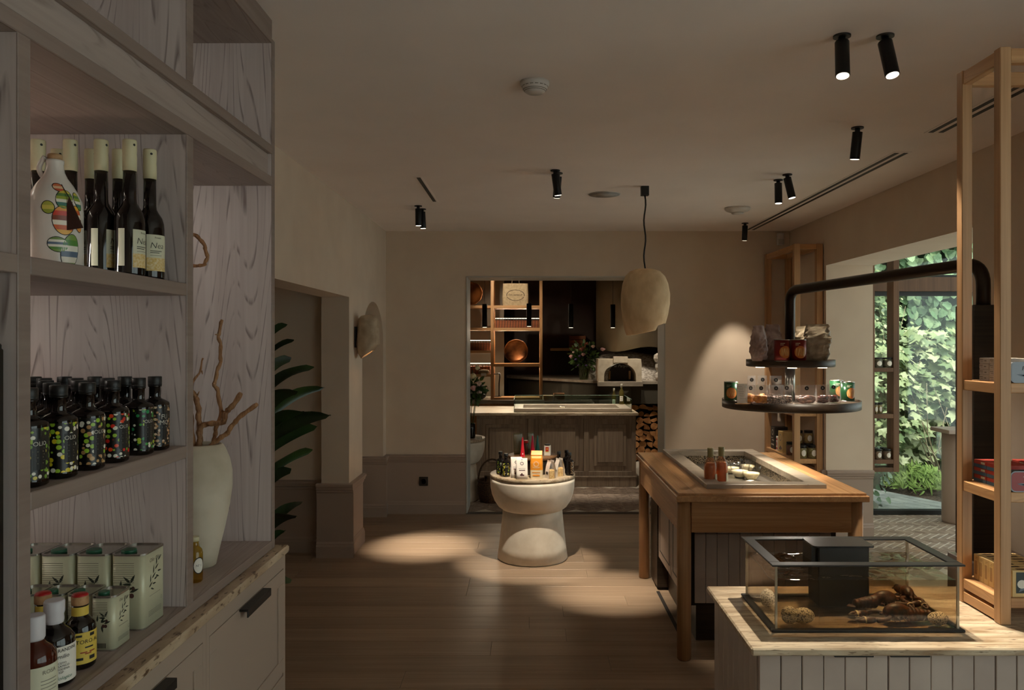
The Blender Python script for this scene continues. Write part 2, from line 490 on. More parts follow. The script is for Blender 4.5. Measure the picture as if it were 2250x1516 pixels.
def lettering(txt, size, x, y, surf, mat, parent, e=0.0008, shear=0.0, thin=0.0, local=True, wscale=1.0):
    vs, fs = text_geo(txt, shear, thin)
    mb = MB().add([surf(x + v[0] * size * wscale, y + v[1] * size, e) for v in vs], fs)
    return mb.build('lettering', mat, parent, local, fix=False)
def sheet(name, w_, h_, surf, mat, parent, x=0, y=0, e=0.0003, nx=8, ny=1, local=True):
    """label patch with UVs, wrapped on SURF"""
    mb = MB(); vs = []; fs = []
    for j in range(ny + 1):
        for i in range(nx + 1): vs.append(surf(x + w_ * (i / nx - 0.5), y + h_ * (j / ny - 0.5), e))
    for j in range(ny):
        for i in range(nx):
            a = j * (nx + 1) + i; fs.append((a, a + 1, a + nx + 2, a + nx + 1))
    mb.add(vs, fs, True)
    o = mb.build(name, mat, parent, local, fix=False)
    uv = o.data.uv_layers.new(name='UVMap')
    for p in o.data.polygons:
        for li, vi in zip(p.loop_indices, p.vertices):
            i, j = vi % (nx + 1), vi // (nx + 1)
            uv.data[li].uv = ((i / nx) * w_ / h_, j / ny)
    return o

def rbox_prof(wx, wy, r, n=4):
    """rounded rectangle outline, centred"""
    out = []
    for cx, cy, a0 in ((wx / 2 - r, wy / 2 - r, 0), (-wx / 2 + r, wy / 2 - r, pi / 2), (-wx / 2 + r, -wy / 2 + r, pi), (wx / 2 - r, -wy / 2 + r, 1.5 * pi)):
        for i in range(n + 1):
            a = a0 + pi / 2 * i / n; out.append((cx + r * cos(a), cy + r * sin(a)))
    return out
def herring(x0, x1, y0, y1, L, n, gap, rot, lim):
    """centres and turns of herringbone bricks whose middle lies inside the rectangle"""
    w_ = L / n; out = []; c, s_ = cos(rot), sin(rot); cx, cy = (x0 + x1) / 2, (y0 + y1) / 2
    R_ = int(3 * max(x1 - x0, y1 - y0) / w_)
    for i in range(-R_, R_):
        for j in range(-R_ // n - 2, R_ // n + 2):
            for ox, oy, sx, sy, t in ((i + 2 * n * j, i, n, 1, 0), (i + 2 * n * j, i - 2 * n + 1, 1, n, pi / 2)):
                a, b = (ox + sx / 2) * w_, (oy + sy / 2) * w_
                X, Y = cx + a * c - b * s_, cy + a * s_ + b * c
                if x0 <= X <= x1 and y0 <= Y <= y1: out.append((X, Y, t + rot))
    out.sort(key=lambda q: q[1])
    return out[:lim]

# ------------------------------------------------------------------ the setting
ZC = 2.638                                   # ceiling
XL, XR, YB = -1.34, 2.433, 7.36              # left wall, right wall, back wall planes
YR = -2.6
struct(bx('ceiling', M_CEIL, None, -3.2, XR + 0.385, YR, YB + 0.1, ZC, ZC + 0.12))
fl = struct(bx('floor', M_GROOVE, None, -3.2, XR, YR, YB, -0.12, -0.006))
# oak boards of the floor, each a part
rnd = random.Random(3)
bw = 0.19; y = 2.5; k = 0
pl_mesh = {}
def plank_mesh(L, W):
    key = (round(L, 2), W)
    if key not in pl_mesh:
        o = MB().box(-L / 2, L / 2, -W / 2 + 0.0006, W / 2 - 0.0006, -0.006, 0.0, 0.0012).build('plank', M_FLOOR, fl, True)
        pl_mesh[key] = o.data; bpy.data.objects.remove(o)
    return pl_mesh[key]
while y < YB - 0.01:
    W = min(bw, YB - y)
    x = -3.2
    cuts = [-3.2, -3.2 + rnd.choice((0.8, 1.2, 1.6))]
    while cuts[-1] < XR: cuts.append(cuts[-1] + rnd.choice((1.8, 2.0, 2.2)))
    cuts[-1] = XR
    if cuts[-1] - cuts[-2] < 0.3: cuts.pop(-2)
    for a, b in zip(cuts, cuts[1:]):
        inst('plank', plank_mesh(b - a - 0.0012, round(W, 3)), fl, ((a + b) / 2, y + W / 2, 0))
    y += bw; k += 1
struct(bx('floor_rear', M_FLOOR, None, -3.2, XR, YR, 2.5, -0.006, 0.0))

# back wall with the doorway
DX0, DX1, DZ = -0.591, 1.272, 2.217
mb = MB().box(-3.2, DX0, YB, YB + 0.36, 0, 2.9).box(DX1, XR + 0.385, YB, YB + 0.36, 0, 2.9).box(DX0, DX1, YB, YB + 0.36, DZ, 2.9)
struct(mb.build('wall_back', M_WALL))
mb = MB().box(DX0, DX0 + 0.012, YB - 0.008, YB + 0.37, 0, DZ, 0.003).box(DX1 - 0.012, DX1, YB - 0.004, YB + 0.37, 0, DZ, 0.003).box(DX0, DX1, YB - 0.008, YB + 0.37, DZ - 0.012, DZ + 0.001, 0.003)
struct(mb.build('trim_1', M_JAMB))
# left wall: opening to the alcove, pier, arched niche
AX = -1.546
AZ = 1.9365
mb = MB().box(AX, XL, YR, 3.0, 0, ZC).box(AX, XL, 3.0, 5.854, AZ, ZC).box(AX, XL, 5.854, 6.317, 0, ZC).box(AX, XL, 7.22, YB, 0, ZC)
arch = [(6.317 + 0.4515 - 0.4515 * cos(pi * i / 24), 1.6 + 0.348 * sin(pi * i / 24)) for i in range(25)]
for (a, za), (b, zb) in zip(arch, arch[1:]):
    mb.add([(X, yy, zz) for X in (XL, AX) for yy, zz in ((a, za), (b, zb), (b, ZC), (a, ZC))], [(0, 1, 2, 3), (4, 5, 6, 7), (0, 1, 5, 4)])
struct(mb.build('wall_left', M_WALL))
struct(bx('wall_alcove', M_WALL, None, -3.0, AX, 6.0, 6.317, 0, ZC))
struct(bx('wall_alcove_left', M_WALL, None, -3.1, -3.0, 2.6, 7.4, 0, ZC))
struct(bx('wall_alcove_near', M_WALL, None, -3.0, AX, 2.9, 3.0, 0, ZC))
struct(bx('wall_niche', M_WALL, None, -2.1, -2.0, 6.317, 7.36, 0, ZC))
# right wall: wide opening to the garden room
OY0, OY1, OZ, XO = 4.32, 6.456, 2.23, XR + 0.385
mb = MB().box(XR, XO, OY1, YB, 0, ZC).box(XR, XO, OY0, OY1, OZ, ZC).box(XR, XO, 1.5, OY0, 0, ZC).box(XR, XO, -2.2, 1.5, 0, 0.3).box(XR, XO, -2.2, 1.5, 2.4, ZC).box(XR, XO, YR, -2.2, 0, ZC)
struct(mb.build('wall_right', M_WALL))
# rear wall
mb = MB().box(-3.2, XO, YR - 0.2, YR, 0, ZC)
struct(mb.build('wall_rear', M_WALL))
w3 = struct(MB().box(2.6, 2.64, -2.2, 1.5, 0.3, 0.35).box(2.6, 2.64, -2.2, 1.5, 2.35, 2.4).box(2.6, 2.64, -2.2, -2.15, 0.35, 2.35).box(2.6, 2.64, 1.45, 1.5, 0.35, 2.35).box(2.6, 2.64, -0.375, -0.325, 0.35, 2.35).build('window_2', M_BLACK))
bx('pane', M_PANE, w3, 2.615, 2.625, -2.15, -0.375, 0.35, 2.35); bx('pane', M_PANE, w3, 2.615, 2.625, -0.325, 1.45, 0.35, 2.35)

# wainscot: thin panels, dado rail, baseboard
def wains(i, x0, x1, y0, y1, nrm):
    """runs along the wall between two plan points, NRM points into the room"""
    def run(prof, name, m):
        d = Vector((x1 - x0, y1 - y0, 0)); n = Vector((nrm[0], nrm[1], 0)); mb = MB(); k = len(prof)
        vs = []
        for e in (0, 1):
            for t, z in prof: vs.append(Vector((x0, y0, 0)) + d * e + n * t + Vector((0, 0, z)))
        mb.add(vs, [(j, (j + 1) % k, k + (j + 1) % k, k + j) for j in range(k)] + [tuple(range(k)), tuple(range(k, 2 * k))])
        return struct(mb.build(name, m))
    run([(-0.01, 0.0), (0.006, 0.0), (0.006, 0.5), (-0.01, 0.5)], 'trim_panel_%d' % i, M_TAUPE)
    run([(-0.01, 0.478), (0.008, 0.478), (0.014, 0.488), (0.014, 0.5), (0.024, 0.506), (0.028, 0.522), (0.034, 0.53), (0.034, 0.545), (0.022, 0.552), (-0.01, 0.552)], 'trim_%d' % i, M_TAUPE)
    run([(-0.01, 0.0), (0.022, 0.0), (0.022, 0.085), (0.016, 0.095), (0.016, 0.103), (0.008, 0.118), (-0.01, 0.118)], 'baseboard_%d' % i, M_TAUPE)
wains(2, XL, DX0 - 0.002, YB, YB, (0, -1))
wains(3, DX1 + 0.002, XR, YB, YB, (0, -1))
wains(4, AX - 0.034, XL + 0.034, 5.854, 5.854, (0, -1))
wains(5, XL, XL, 5.854, 6.317, (1, 0))
wains(6, -3.0, AX, 6.0, 6.0, (0, -1))
wains(7, XL, XL, 7.22, YB, (1, 0))
wains(8, AX - 0.45, XL + 0.034, 7.22, 7.22, (0, -1))
wains(9, XR, XO, OY1, OY1, (0, -1))
wains(10, XR, XR, OY1, YB, (-1, 0))
wains(11, XR, XR, 2.5, OY0, (-1, 0))

# herringbone brick floors
BL = 0.205
bm_ = MB().box(-BL / 2 + 0.004, BL / 2 - 0.004, -BL / 8 + 0.004, BL / 8 - 0.004, -0.012, 0.0, 0.002).build('brick', M_BRICKF, fl, True)
BRICK = bm_.data; bpy.data.objects.remove(bm_)
fb = struct(bx('floor_back_room', M_MORTAR, None, -2.3, 2.8, YB, 12.9, -0.1, -0.003))
for X, Y, t in herring(-0.74, 1.42, YB + 0.10, 8.72, BL, 4, 0.006, pi / 4, 300):
    inst('brick', BRICK, fb, (X, Y, 0), (0, 0, t))
struct(bx('trim_20', M_DARKOAK, None, DX0 - 0.002, DX1 + 0.002, YB - 0.03, YB + 0.06, -0.005, 0.0025, 0.001))
fg = struct(bx('floor_garden_room', M_MORTAR, None, XR, 5.5, 3.2, 7.36, -0.1, -0.003))
for X, Y, t in sorted(herring(2.5, 4.3, 5.0, 7.24, BL, 4, 0.006, -pi / 4, 2000), key=lambda q: -q[1])[:300]:
    inst('brick', BRICK, fg, (X, Y, 0), (0, 0, t))
# back room shell
BC = 2.85
struct(bx('ceiling_back_room', M_DARKWALL, None, -2.3, 2.8, YB + 0.36, 12.9, BC, BC + 0.1))
struct(bx('wall_back_room', M_DARKWALL, None, -2.3, 2.8, 12.7, 12.8, 0, BC))
struct(bx('wall_back_room_left', M_DARKWALL, None, -2.4, -2.3, YB + 0.36, 12.8, 0, BC))
struct(bx('wall_back_room_right', M_DARKWALL, None, 2.62, 2.72, YB + 0.36, 12.8, 0, BC))
struct(bx('wall_olive_partition', M_OLIVEW, None, -2.2, -0.36, 11.2, 11.3, 0, BC))

# garden room: glazed end, oak beam, roof
GY = 7.30
win = struct(MB().box(XO, 5.4, GY, GY + 0.06, 0.0, 0.045, 0.004).box(XO, 5.4, GY, GY + 0.05, 2.03, 2.07).box(XO, 5.4, GY, GY + 0.05, 2.2, 2.225).box(5.3, 5.4, GY, GY + 0.06, 0.045, 2.8).box(XO, XO + 0.03, GY, GY + 0.05, 0.045, 2.8).build('window_1', M_BLACK))
bx('oak_beam', M_OAK_BACKLIT, win, XO, 5.4, GY - 0.06, GY + 0.1, 2.07, 2.2, 0.004)
bx('pane', M_PANE, win, XO + 0.03, 5.3, GY + 0.02, GY + 0.028, 0.045, 2.03)
bx('pane', M_PANE, win, XO + 0.03, 5.3, GY + 0.02, GY + 0.028, 2.225, 2.8)
struct(MB().box(XR, 4.2, 3.2, 7.4, 2.8, 2.9).box(5.2, 5.5, 3.2, 7.4, 2.8, 2.9).box(4.2, 5.2, 3.2, 3.7, 2.8, 2.9).box(4.2, 5.2, 6.9, 7.4, 2.8, 2.9).build('ceiling_garden_room', M_CEIL))
w5 = struct(MB().box(4.67, 4.73, 3.7, 6.9, 2.82, 2.88).box(4.2, 5.2, 5.27, 5.33, 2.82, 2.88).build('window_added_skylight', M_BLACK))  # unseen roof light, added to bring more daylight through the garden room
bx('pane', M_PANE, w5, 4.2, 5.2, 3.7, 6.9, 2.89, 2.898)
struct(bx('wall_garden_room', M_WALL, None, XO, 5.5, 3.1, 3.2, 0, 2.9))
w4 = struct(MB().box(5.4, 5.46, 3.2, 3.3, 0, 2.8).box(5.4, 5.46, 5.2, 5.3, 0, 2.8).box(5.4, 5.46, 3.2, 7.3, 0, 0.06).box(5.4, 5.46, 3.2, 7.3, 2.7, 2.8).build('window_3', M_BLACK))
bx('pane', M_PANE, w4, 5.42, 5.43, 3.3, 5.2, 0.06, 2.7); bx('pane', M_PANE, w4, 5.42, 5.43, 5.3, 7.28, 0.06, 2.7)

# ------------------------------------------------------------------ large furniture: left shelving
SX, SB = -0.813, -1.325
KY = lambda u: 0.813 * F / (U0 - u)
Y_N0, Y_N1 = 1.2524, 1.2845
Y_D0, Y_D1 = 1.870, 1.906
Y_F0, Y_F1 = 2.489, 2.516
Z2, Z3, ZB = 1.740, 1.355, 0.972
sh = thing('display_shelving', 'tall limed ash display shelving built along the left wall above grey cabinets', 'shelving', (-1.07, 1.7, 0.95))
TH = 0.03
ash = [M_ASH, M_ASHY]
def upright(y0, y1, z0, z1, nm='upright'):
    mb = MB().box(SB, SX - 0.002, y0 + 0.0005, y1 - 0.0005, z0, z1); mb.m = 1
    mb.box(SX - 0.004, SX, y0, y1, z0, z1, 0.0015)
    return mb.build(nm, ash, sh)
Z_BB, Z_BT = 2.094, 2.2234
upright(Y_N0, Y_N1, ZB - 0.026, Z_BB); upright(Y_D0, Y_D1, ZB, Z_BB); upright(Y_F0, Y_F1, ZB - 0.026, 2.56, 'end_panel')
upright(Y_N0, Y_N1, Z_BT, 2.55); upright(Y_D0, Y_D1, Z_BT, 2.55)
ashb = [M_ASHB, M_ASHY]
def board(y0, y1, z0, z1, nm='shelf', b=0.0015):
    mb = MB().box(SB, SX - 0.004, y0, y1, z0 + 0.0005, z1 - 0.0005); mb.m = 1
    mb.box(SX - 0.006, SX, y0, y1, z0, z1, b)
    return mb.build(nm, ashb, sh)
board(Y_N1, Y_D0, Z2 - TH, Z2); board(Y_N1, Y_D0, Z3 - TH, Z3)
board(0.5, Y_F0, ZB - 0.026, ZB, 'base_board')
board(0.5, Y_N0, Z2 - TH, Z2)
board(0.5, Y_F0, Z_BB, Z_BB + 0.03, 'beam_lower_lip'); board(0.5, Y_F0, Z_BT - 0.028, Z_BT, 'beam_upper_lip')
bx('beam_fascia', M_ASHB, sh, SX - 0.05, SX - 0.014, 0.5, Y_F0, Z_BB + 0.03, Z_BT - 0.028)
board(0.5, Y_F0, 2.545, 2.618, 'top_fascia')
bx('back_panel', M_ASH, sh, SB - 0.012, SB, 0.5, Y_F1, ZB, 2.6)
bx('hanging_panel', M_ASHB, sh, SX - 0.05, SX - 0.03, 0.5, 1.222, 1.616, Z2 - TH)
# warm led strips along the back of the bays
for y0, y1, z, e in ((Y_D1, Y_F0, Z_BB, 5.0), (Y_N1, Y_D0, Z2 - TH, 3.2), (Y_N1, Y_D0, Z3 - TH, 1.8), (Y_D1, Y_F0, 2.545, 1.3), (Y_N1, Y_D0, 2.545, 0.8), (Y_N1, Y_D0, Z_BB, 0.5)):
    bx('led_strip', M_LED, sh, SB + 0.012, SB + 0.02, y0 + 0.03, y1 - 0.03, z - 0.008, z)
    lamp('shelf_led', 'AREA', (SB + 0.016, (y0 + y1) / 2, z - 0.012), (SB + 0.30, (y0 + y1) / 2, z - 0.5), e, (1.0, 0.93, 0.85), shape='RECTANGLE', size=0.01, size_y=(y1 - y0) * 0.9)
# stone top and cabinets below
st = tag(bx('stone_worktop', M_STONEL, None, SB, -0.777, 0.4, 2.55, 0.921, 0.9455, 0.004), 'brown pitted travertine worktop under the left shelving', 'worktop')
CX = -0.787
def cabinet(y0, y1, label):
    t = thing('base_cabinet', label, 'cabinet', (CX - 0.25, (y0 + y1) / 2, 0))
    bx('body', M_CABP, t, SB, CX - 0.004, y0, y1, 0.0, 0.9205)
    MB().box(CX - 0.004, CX, y0, y1, 0.877, 0.9205).box(CX - 0.004, CX, y0, y0 + 0.019, 0.08, 0.877).box(CX - 0.004, CX, y1 - 0.019, y1, 0.08, 0.877).build('face_frame', M_CABP, t)
    for z0, z1, nm in ((0.545, 0.875, 'door'), (0.10, 0.535, 'drawer')):
        a, b = y0 + 0.021, y1 - 0.021; f = 0.046
        d = MB().box(CX - 0.004, CX + 0.001, a, b, z1 - f, z1, 0.001).box(CX - 0.004, CX + 0.001, a, b, z0, z0 + f, 0.001).box(CX - 0.004, CX + 0.001, a, a + f, z0 + f, z1 - f, 0.001).box(CX - 0.004, CX + 0.001, b - f, b, z0 + f, z1 - f, 0.001).box(CX - 0.0035, CX - 0.006, a + f, b - f, z0 + f, z1 - f).build(nm, M_CABP, t)
        c = (a + b) / 2
        MB().box(CX + 0.001, CX + 0.026, c - 0.095, c + 0.095, z1 - 0.006, z1 + 0.0005, 0.001).box(CX + 0.022, CX + 0.026, c - 0.095, c + 0.095, z1 - 0.022, z1 - 0.004, 0.001).build('handle', M_BLACK, d)
    bx('plinth', M_CABP, t, SB, CX - 0.05, y0, y1, 0.0, 0.08)
    return t
cabinet(1.918, 2.538, 'greige shaker cabinet under the driftwood vase, at the far end of the worktop')
cabinet(1.298, 1.917, 'greige shaker cabinet under the olive oil tins, nearer the camera')
t = thing('tall_cooler', 'black cabinet at the left edge of the view beside the shelving', 'cabinet', (-1.07, 0.9, ZB))
bx('body', M_BLACK, t, SB + 0.02, SX - 0.012, 0.55, 1.235, ZB + 0.001, 1.6, 0.004)
bx('door', M_BLACKM, t, SX - 0.012, SX - 0.004, 0.56, 1.225, ZB + 0.01, 1.59, 0.002)

# ------------------------------------------------------------------ tank counter (right foreground)
CY0, CY1, CZ = 2.005, 2.52, 0.82
t = tag(bx('stone_worktop', M_STONET, None, 0.567, 2.40, CY0, CY1, CZ - 0.02, CZ, 0.004), 'pale travertine counter slab carrying the lobster tank', 'worktop')
t = thing('tank_counter', 'white board clad counter under the lobster tank', 'counter', (1.3, 2.26, 0))
bx('carcass', M_GROOVE, t, 0.603, 2.40, CY0 + 0.04, CY1 - 0.01, 0, CZ - 0.0205)
bwid = 0.0553
BM = {}
def cboard(L, W, T):
    key = (L, W, T)
    if key not in BM:
        o = MB().box(-W / 2, W / 2, -T / 2, T / 2, 0, L, 0.0015).build('board', M_TILE, t, True); BM[key] = o.data; bpy.data.objects.remove(o)
    return BM[key]
rb = random.Random(5); lx = t.location
n = int((2.40 - 0.592) / bwid)
for i in range(n):
    gap = 0.0035 if i % 5 == 1 else 0.0016
    x = 0.592 + bwid * (i + 0.5)
    inst('board', cboard(CZ - 0.024, round(bwid - gap, 4), 0.016), t, (x - lx[0], CY0 + 0.03 + rb.uniform(-.0006, .0006) - lx[1], 0.0))
for i in range(8):
    y = CY0 + 0.045 + 0.0575 * (i + 0.5)
    inst('board', cboard(CZ - 0.024, 0.0569, 0.012), t, (0.596 - lx[0], y - lx[1], 0.0), (0, 0, pi / 2))
for u0, u1 in ((1838, 1925), (1962, 2050)):
    a, b = PX(u0, CY0), PX(u1, CY0)
    bx('handle', M_BLACK, t, a, b, CY0 + 0.012, CY0 + 0.023, CZ - 0.0275, CZ - 0.0205, 0.001)

# ------------------------------------------------------------------ oak counter table in the middle
TZ = 0.845; TX0, TX1, TY0, TY1 = 0.734, 1.697, 3.92, 5.416
t = thing('chilled_display_table', 'oak counter table with an inset chilled stone well', 'table', ((TX0 + TX1) / 2, (TY0 + TY1) / 2, 0))
e = 0.012
# upper layer: boards around the well
WX0, WX1, WY0, WY1 = PX(1552, 4.07), PX(1815, 4.07), 4.06, 5.40
upb = [(TX0 + e, WX0, TY0 + e, TY1 - e), (WX1, TX1 - e, TY0 + e, TY1 - e)]
for x0, x1, y0, y1 in upb:
    nb = 2 if x1 - x0 < 0.2 else 3
    for i in range(nb):
        bx('top_board', M_OAKY, t, x0 + (x1 - x0) * i / nb + 0.0004, x0 + (x1 - x0) * (i + 1) / nb - 0.0004, y0, y1, TZ - 0.0121, TZ, 0.001)
bx('top_board', M_OAK, t, WX0 + 0.0005, WX1 - 0.0005, TY0 + e, WY0, TZ - 0.0121, TZ, 0.001)
fw = 0.085; sz = TZ + 0.022
mb = MB().box(WX0, WX1, WY0, WY0 + fw, TZ - 0.012, sz, 0.002).box(WX0, WX1, WY1 - fw, WY1, TZ - 0.012, sz, 0.002).box(WX0, WX0 + fw, WY0 + fw, WY1 - fw, TZ - 0.012, sz, 0.002).box(WX1 - fw, WX1, WY0 + fw, WY1 - fw, TZ - 0.012, sz, 0.002)
mb.build('stone_surround', M_STONEG, t)
ix0, ix1, iy0, iy1 = WX0 + fw - 0.01, WX1 - fw + 0.01, WY0 + fw - 0.01, WY1 - fw + 0.01
wz = TZ - 0.066
MB().box(TX0, TX1, TY0, iy0 - 0.004, TZ - 0.042, TZ - 0.012, 0.003).box(TX0, TX1, iy1 + 0.004, TY1, TZ - 0.042, TZ - 0.012, 0.003).box(TX0, ix0 - 0.004, iy0 - 0.004, iy1 + 0.004, TZ - 0.042, TZ - 0.012, 0.003).box(ix1 + 0.004, TX1, iy0 - 0.004, iy1 + 0.004, TZ - 0.042, TZ - 0.012, 0.003).build('table_top', M_OAKY, t)
mb = MB().box(ix0 - 0.004, ix0, iy0, iy1, wz, TZ - 0.012).box(ix1, ix1 + 0.004, iy0, iy1, wz, TZ - 0.012).box(ix0, ix1, iy0 - 0.004, iy0, wz, TZ - 0.012).box(ix0, ix1, iy1, iy1 + 0.004, wz, TZ - 0.012)
mb.build('perforated_liner', M_MESH, t)
bx('well_floor', M_STEEL, t, ix0, ix1, iy0, iy1, wz - 0.004, wz)
lw = 0.036
for x, y in ((TX0 + 0.048, TY0 + 0.06), (TX1 - 0.048, TY0 + 0.06), (TX0 + 0.048, TY1 - 0.06), (TX1 - 0.048, TY1 - 0.06)):
    MB().lathe([(lw - 0.004, 0), (lw - 0.004, 0.006), (lw, 0.006), (lw, TZ - 0.042)], 20, (x, y, 0)).build('leg', M_OAKZ, t)
az0 = TZ - 0.042 - 0.135 - 0.02
bx('apron', M_OAK, t, TX0 + 0.08, TX1 - 0.08, TY0 + 0.03, TY0 + 0.055, TZ - 0.20, TZ - 0.042, 0.002)
bx('apron', M_OAK, t, TX0 + 0.08, TX1 - 0.08, TY1 - 0.055, TY1 - 0.03, TZ - 0.20, TZ - 0.042, 0.002)
bx('apron', M_OAKY, t, TX0 + 0.018, TX0 + 0.043, TY0 + 0.09, TY1 - 0.09, TZ - 0.20, TZ - 0.042, 0.002)
bx('apron', M_OAKY, t, TX1 - 0.043, TX1 - 0.018, TY0 + 0.09, TY1 - 0.09, TZ - 0.20, TZ - 0.042, 0.002)
# chiller cabinet under it
KX0, KX1, KY0, KY1 = 0.845, 1.62, 4.16, 5.34
t = thing('chiller_cabinet', 'tile fronted chiller cabinet standing under the oak table', 'cabinet', ((KX0 + KX1) / 2, 4.75, 0))
bx('body', M_GROOVE, t, KX0, KX1, KY0, KY1, 0.21, TZ - 0.125)
lx = t.location
bw2 = 0.06
tm = MB().box(-bw2 / 2 + 0.001, bw2 / 2 - 0.001, -0.006, 0.006, 0, 0.365, 0.0015).build('tile', M_TILE, t, True); T1 = tm.data; bpy.data.objects.remove(tm)
tm = MB().box(-bw2 / 2 + 0.001, bw2 / 2 - 0.001, -0.006, 0.006, 0, 0.09, 0.0015).build('tile', M_TILE, t, True); T2 = tm.data; bpy.data.objects.remove(tm)
for i in range(12):
    x = KX0 + 0.025 + bw2 * (i + 0.5)
    inst('tile', T1, t, (x - lx[0], KY0 - 0.006 - lx[1], 0.225)); inst('tile', T2, t, (x - lx[0], KY0 - 0.006 - lx[1], 0.593))
bx('corner_trim', M_STEEL, t, KX0 - 0.001, KX0 + 0.006, KY0 - 0.014, KY0, 0.21, TZ - 0.125)
for a, b in ((4.18, 4.62), (4.63, 5.07)):
    d = bx('side_door', M_CABP, t, KX0 - 0.012, KX0 - 0.0005, a, b, 0.22, TZ - 0.13, 0.002)
    MB().box(KX0 - 0.014, KX0 - 0.012, a + 0.05, a + 0.056, 0.27, 0.68).box(KX0 - 0.014, KX0 - 0.012, b - 0.056, b - 0.05, 0.27, 0.68).box(KX0 - 0.014, KX0 - 0.012, a + 0.05, b - 0.05, 0.27, 0.276).box(KX0 - 0.014, KX0 - 0.012, a + 0.05, b - 0.05, 0.674, 0.68).build('bead', M_BLACK, d)
bx('end_pillar', M_DARKOAK, t, KX0 - 0.02, KX0 + 0.2, 5.08, KY1, 0.02, TZ - 0.13)
bx('toe_kick', M_DARKOAK, t, KX0 + 0.05, KX1 - 0.02, KY0 + 0.07, 5.07, 0.0, 0.21)
bx('floor_grille', M_GROOVE, t, KX0 - 0.03, KX0 - 0.01, 4.16, 5.05, 0.0, 0.004)

# ------------------------------------------------------------------ pedestal tables
def pedestal(loc, label):
    t = thing('pedestal_table', label, 'table', loc, 0, 'mushroom shaped plaster pedestal tables')
    MB().lathe([(0.25, 0.0), (0.25, 0.008), (0.26, 0.010), (0.248, 0.10), (0.236, 0.2), (0.226, 0.3), (0.22, 0.37)], 48).build('foot', M_PLASTER, t, True)
    MB().lathe([(0.20, 0.365), (0.225, 0.368), (0.255, 0.39), (0.282, 0.43), (0.301, 0.48), (0.311, 0.53), (0.314, 0.575), (0.315, 0.598)], 48, wob=lambda a, z: 0.004 * sin(3 * a + 7 * z)).build('bowl', M_PLASTER, t, True)
    MB().lathe([(0.31, 0.598), (0.316, 0.601), (0.316, 0.626), (0.313, 0.629)], 48).build('stone_top', M_STONET, t, True)
    return t
PT = pedestal((0.024, 5.852, 0), 'white mushroom shaped pedestal table in the middle of the shop floor')
PT2 = dup(PT, (-0.766, 8.05, 0), 0, 'white mushroom shaped pedestal table beyond the doorway, at its left jamb')

# ------------------------------------------------------------------ goods on the left shelving
def bottle(name, label, cat, loc, body, cap=None, rotz=0, group=None, n=24, bodyname='glass'):
    """body/cap: (profile, material)"""
    t = thing(name, label, cat, loc, rotz, group)
    MB().lathe(body[0], n).build(bodyname, body[1], t, True)
    if cap: MB().lathe(cap[0], n).build(cap[2] if len(cap) > 2 else 'cap', cap[1], t, True)
    return t

# tall dark bottles with cream capsules
WB = [(0.027, 0.0), (0.0305, 0.003), (0.031, 0.01), (0.031, 0.118), (0.0300, 0.130), (0.0265, 0.143), (0.019, 0.155), (0.0148, 0.163), (0.0138, 0.172), (0.0134, 0.236)]
WC = [(0.0143, 0.232), (0.0146, 0.262), (0.0140, 0.270), (0.0146, 0.276), (0.0146, 0.297), (0.0135, 0.3)]
proto = bottle('wine_bottle', '-', 'bottle', (0, 0, 0), (WB, M_DGLASS), (WC, M_CREAMCAP, 'capsule'), 0, 'dark bottles with cream capsules')
AZL = RAD(-24)
sf = onround((0, 0, 0), 0.031, AZL)
sheet('label', 0.058, 0.052, sf, M_CREAMLAB, proto, 0, 0.077, nx=12)
sheet('label_foot', 0.058, 0.030, sf, M_GOLDLAB, proto, 0, 0.036, nx=12)
lettering('Nea', 0.019, -0.006, 0.078, sf, M_INK, proto, shear=0.2, thin=-0.01)
lettering('Private', 0.0055, -0.004, 0.096, sf, M_INK, proto)
decal('small_print', [rect(-0.008, 0.066, 0.026, 0.0014), rect(-0.011, 0.062, 0.02, 0.0014), rect(-0.008, 0.056, 0.026, 0.0007)], sf, M_INK, proto, 0.0008)
decal('capsule_hole', [ell(0, 0.288, 0.0028, 0.0028, 10)], onround((0, 0, 0), 0.0147, RAD(-52)), M_INK, proto)
decal('back_label', [rect(-0.052, 0.064, 0.014, 0.08)], sf, M_CREAMLAB, proto, 0.0004)
tall = [(-0.870, 1.714, 'tall dark bottle with cream capsule standing at the shelf edge, front row, rightmost'),
        (-0.932, 1.714, 'tall dark bottle with cream capsule in the front row, second from the right'),
        (-0.999, 1.714, 'tall dark bottle with cream capsule directly behind the cactus flask'),
        (-1.069, 1.714, 'tall dark bottle with cream capsule behind the cactus flask, leftmost'),
        (-0.8675, 1.80, 'dark bottle with cream capsule nearest the divider, full label facing out'),
        (-0.938, 1.80, 'dark bottle with cream capsule in the back row, second from the right'),
        (-1.001, 1.80, 'dark bottle with cream capsule in the back row, third from the right'),
        (-1.078, 1.80, 'dark bottle with cream capsule in the back row, hidden most by the left upright')]
for i, (x, y, lab) in enumerate(tall):
    o = proto if i == 0 else dup(proto, (x, y, Z2), label=lab)
    o.location = (x, y, Z2); o['label'] = lab
    o.rotation_euler = (0, 0, [0.45, 0.6, 0.5, 0.3, 0.0, 0.5, 0.3, 0.2][i])

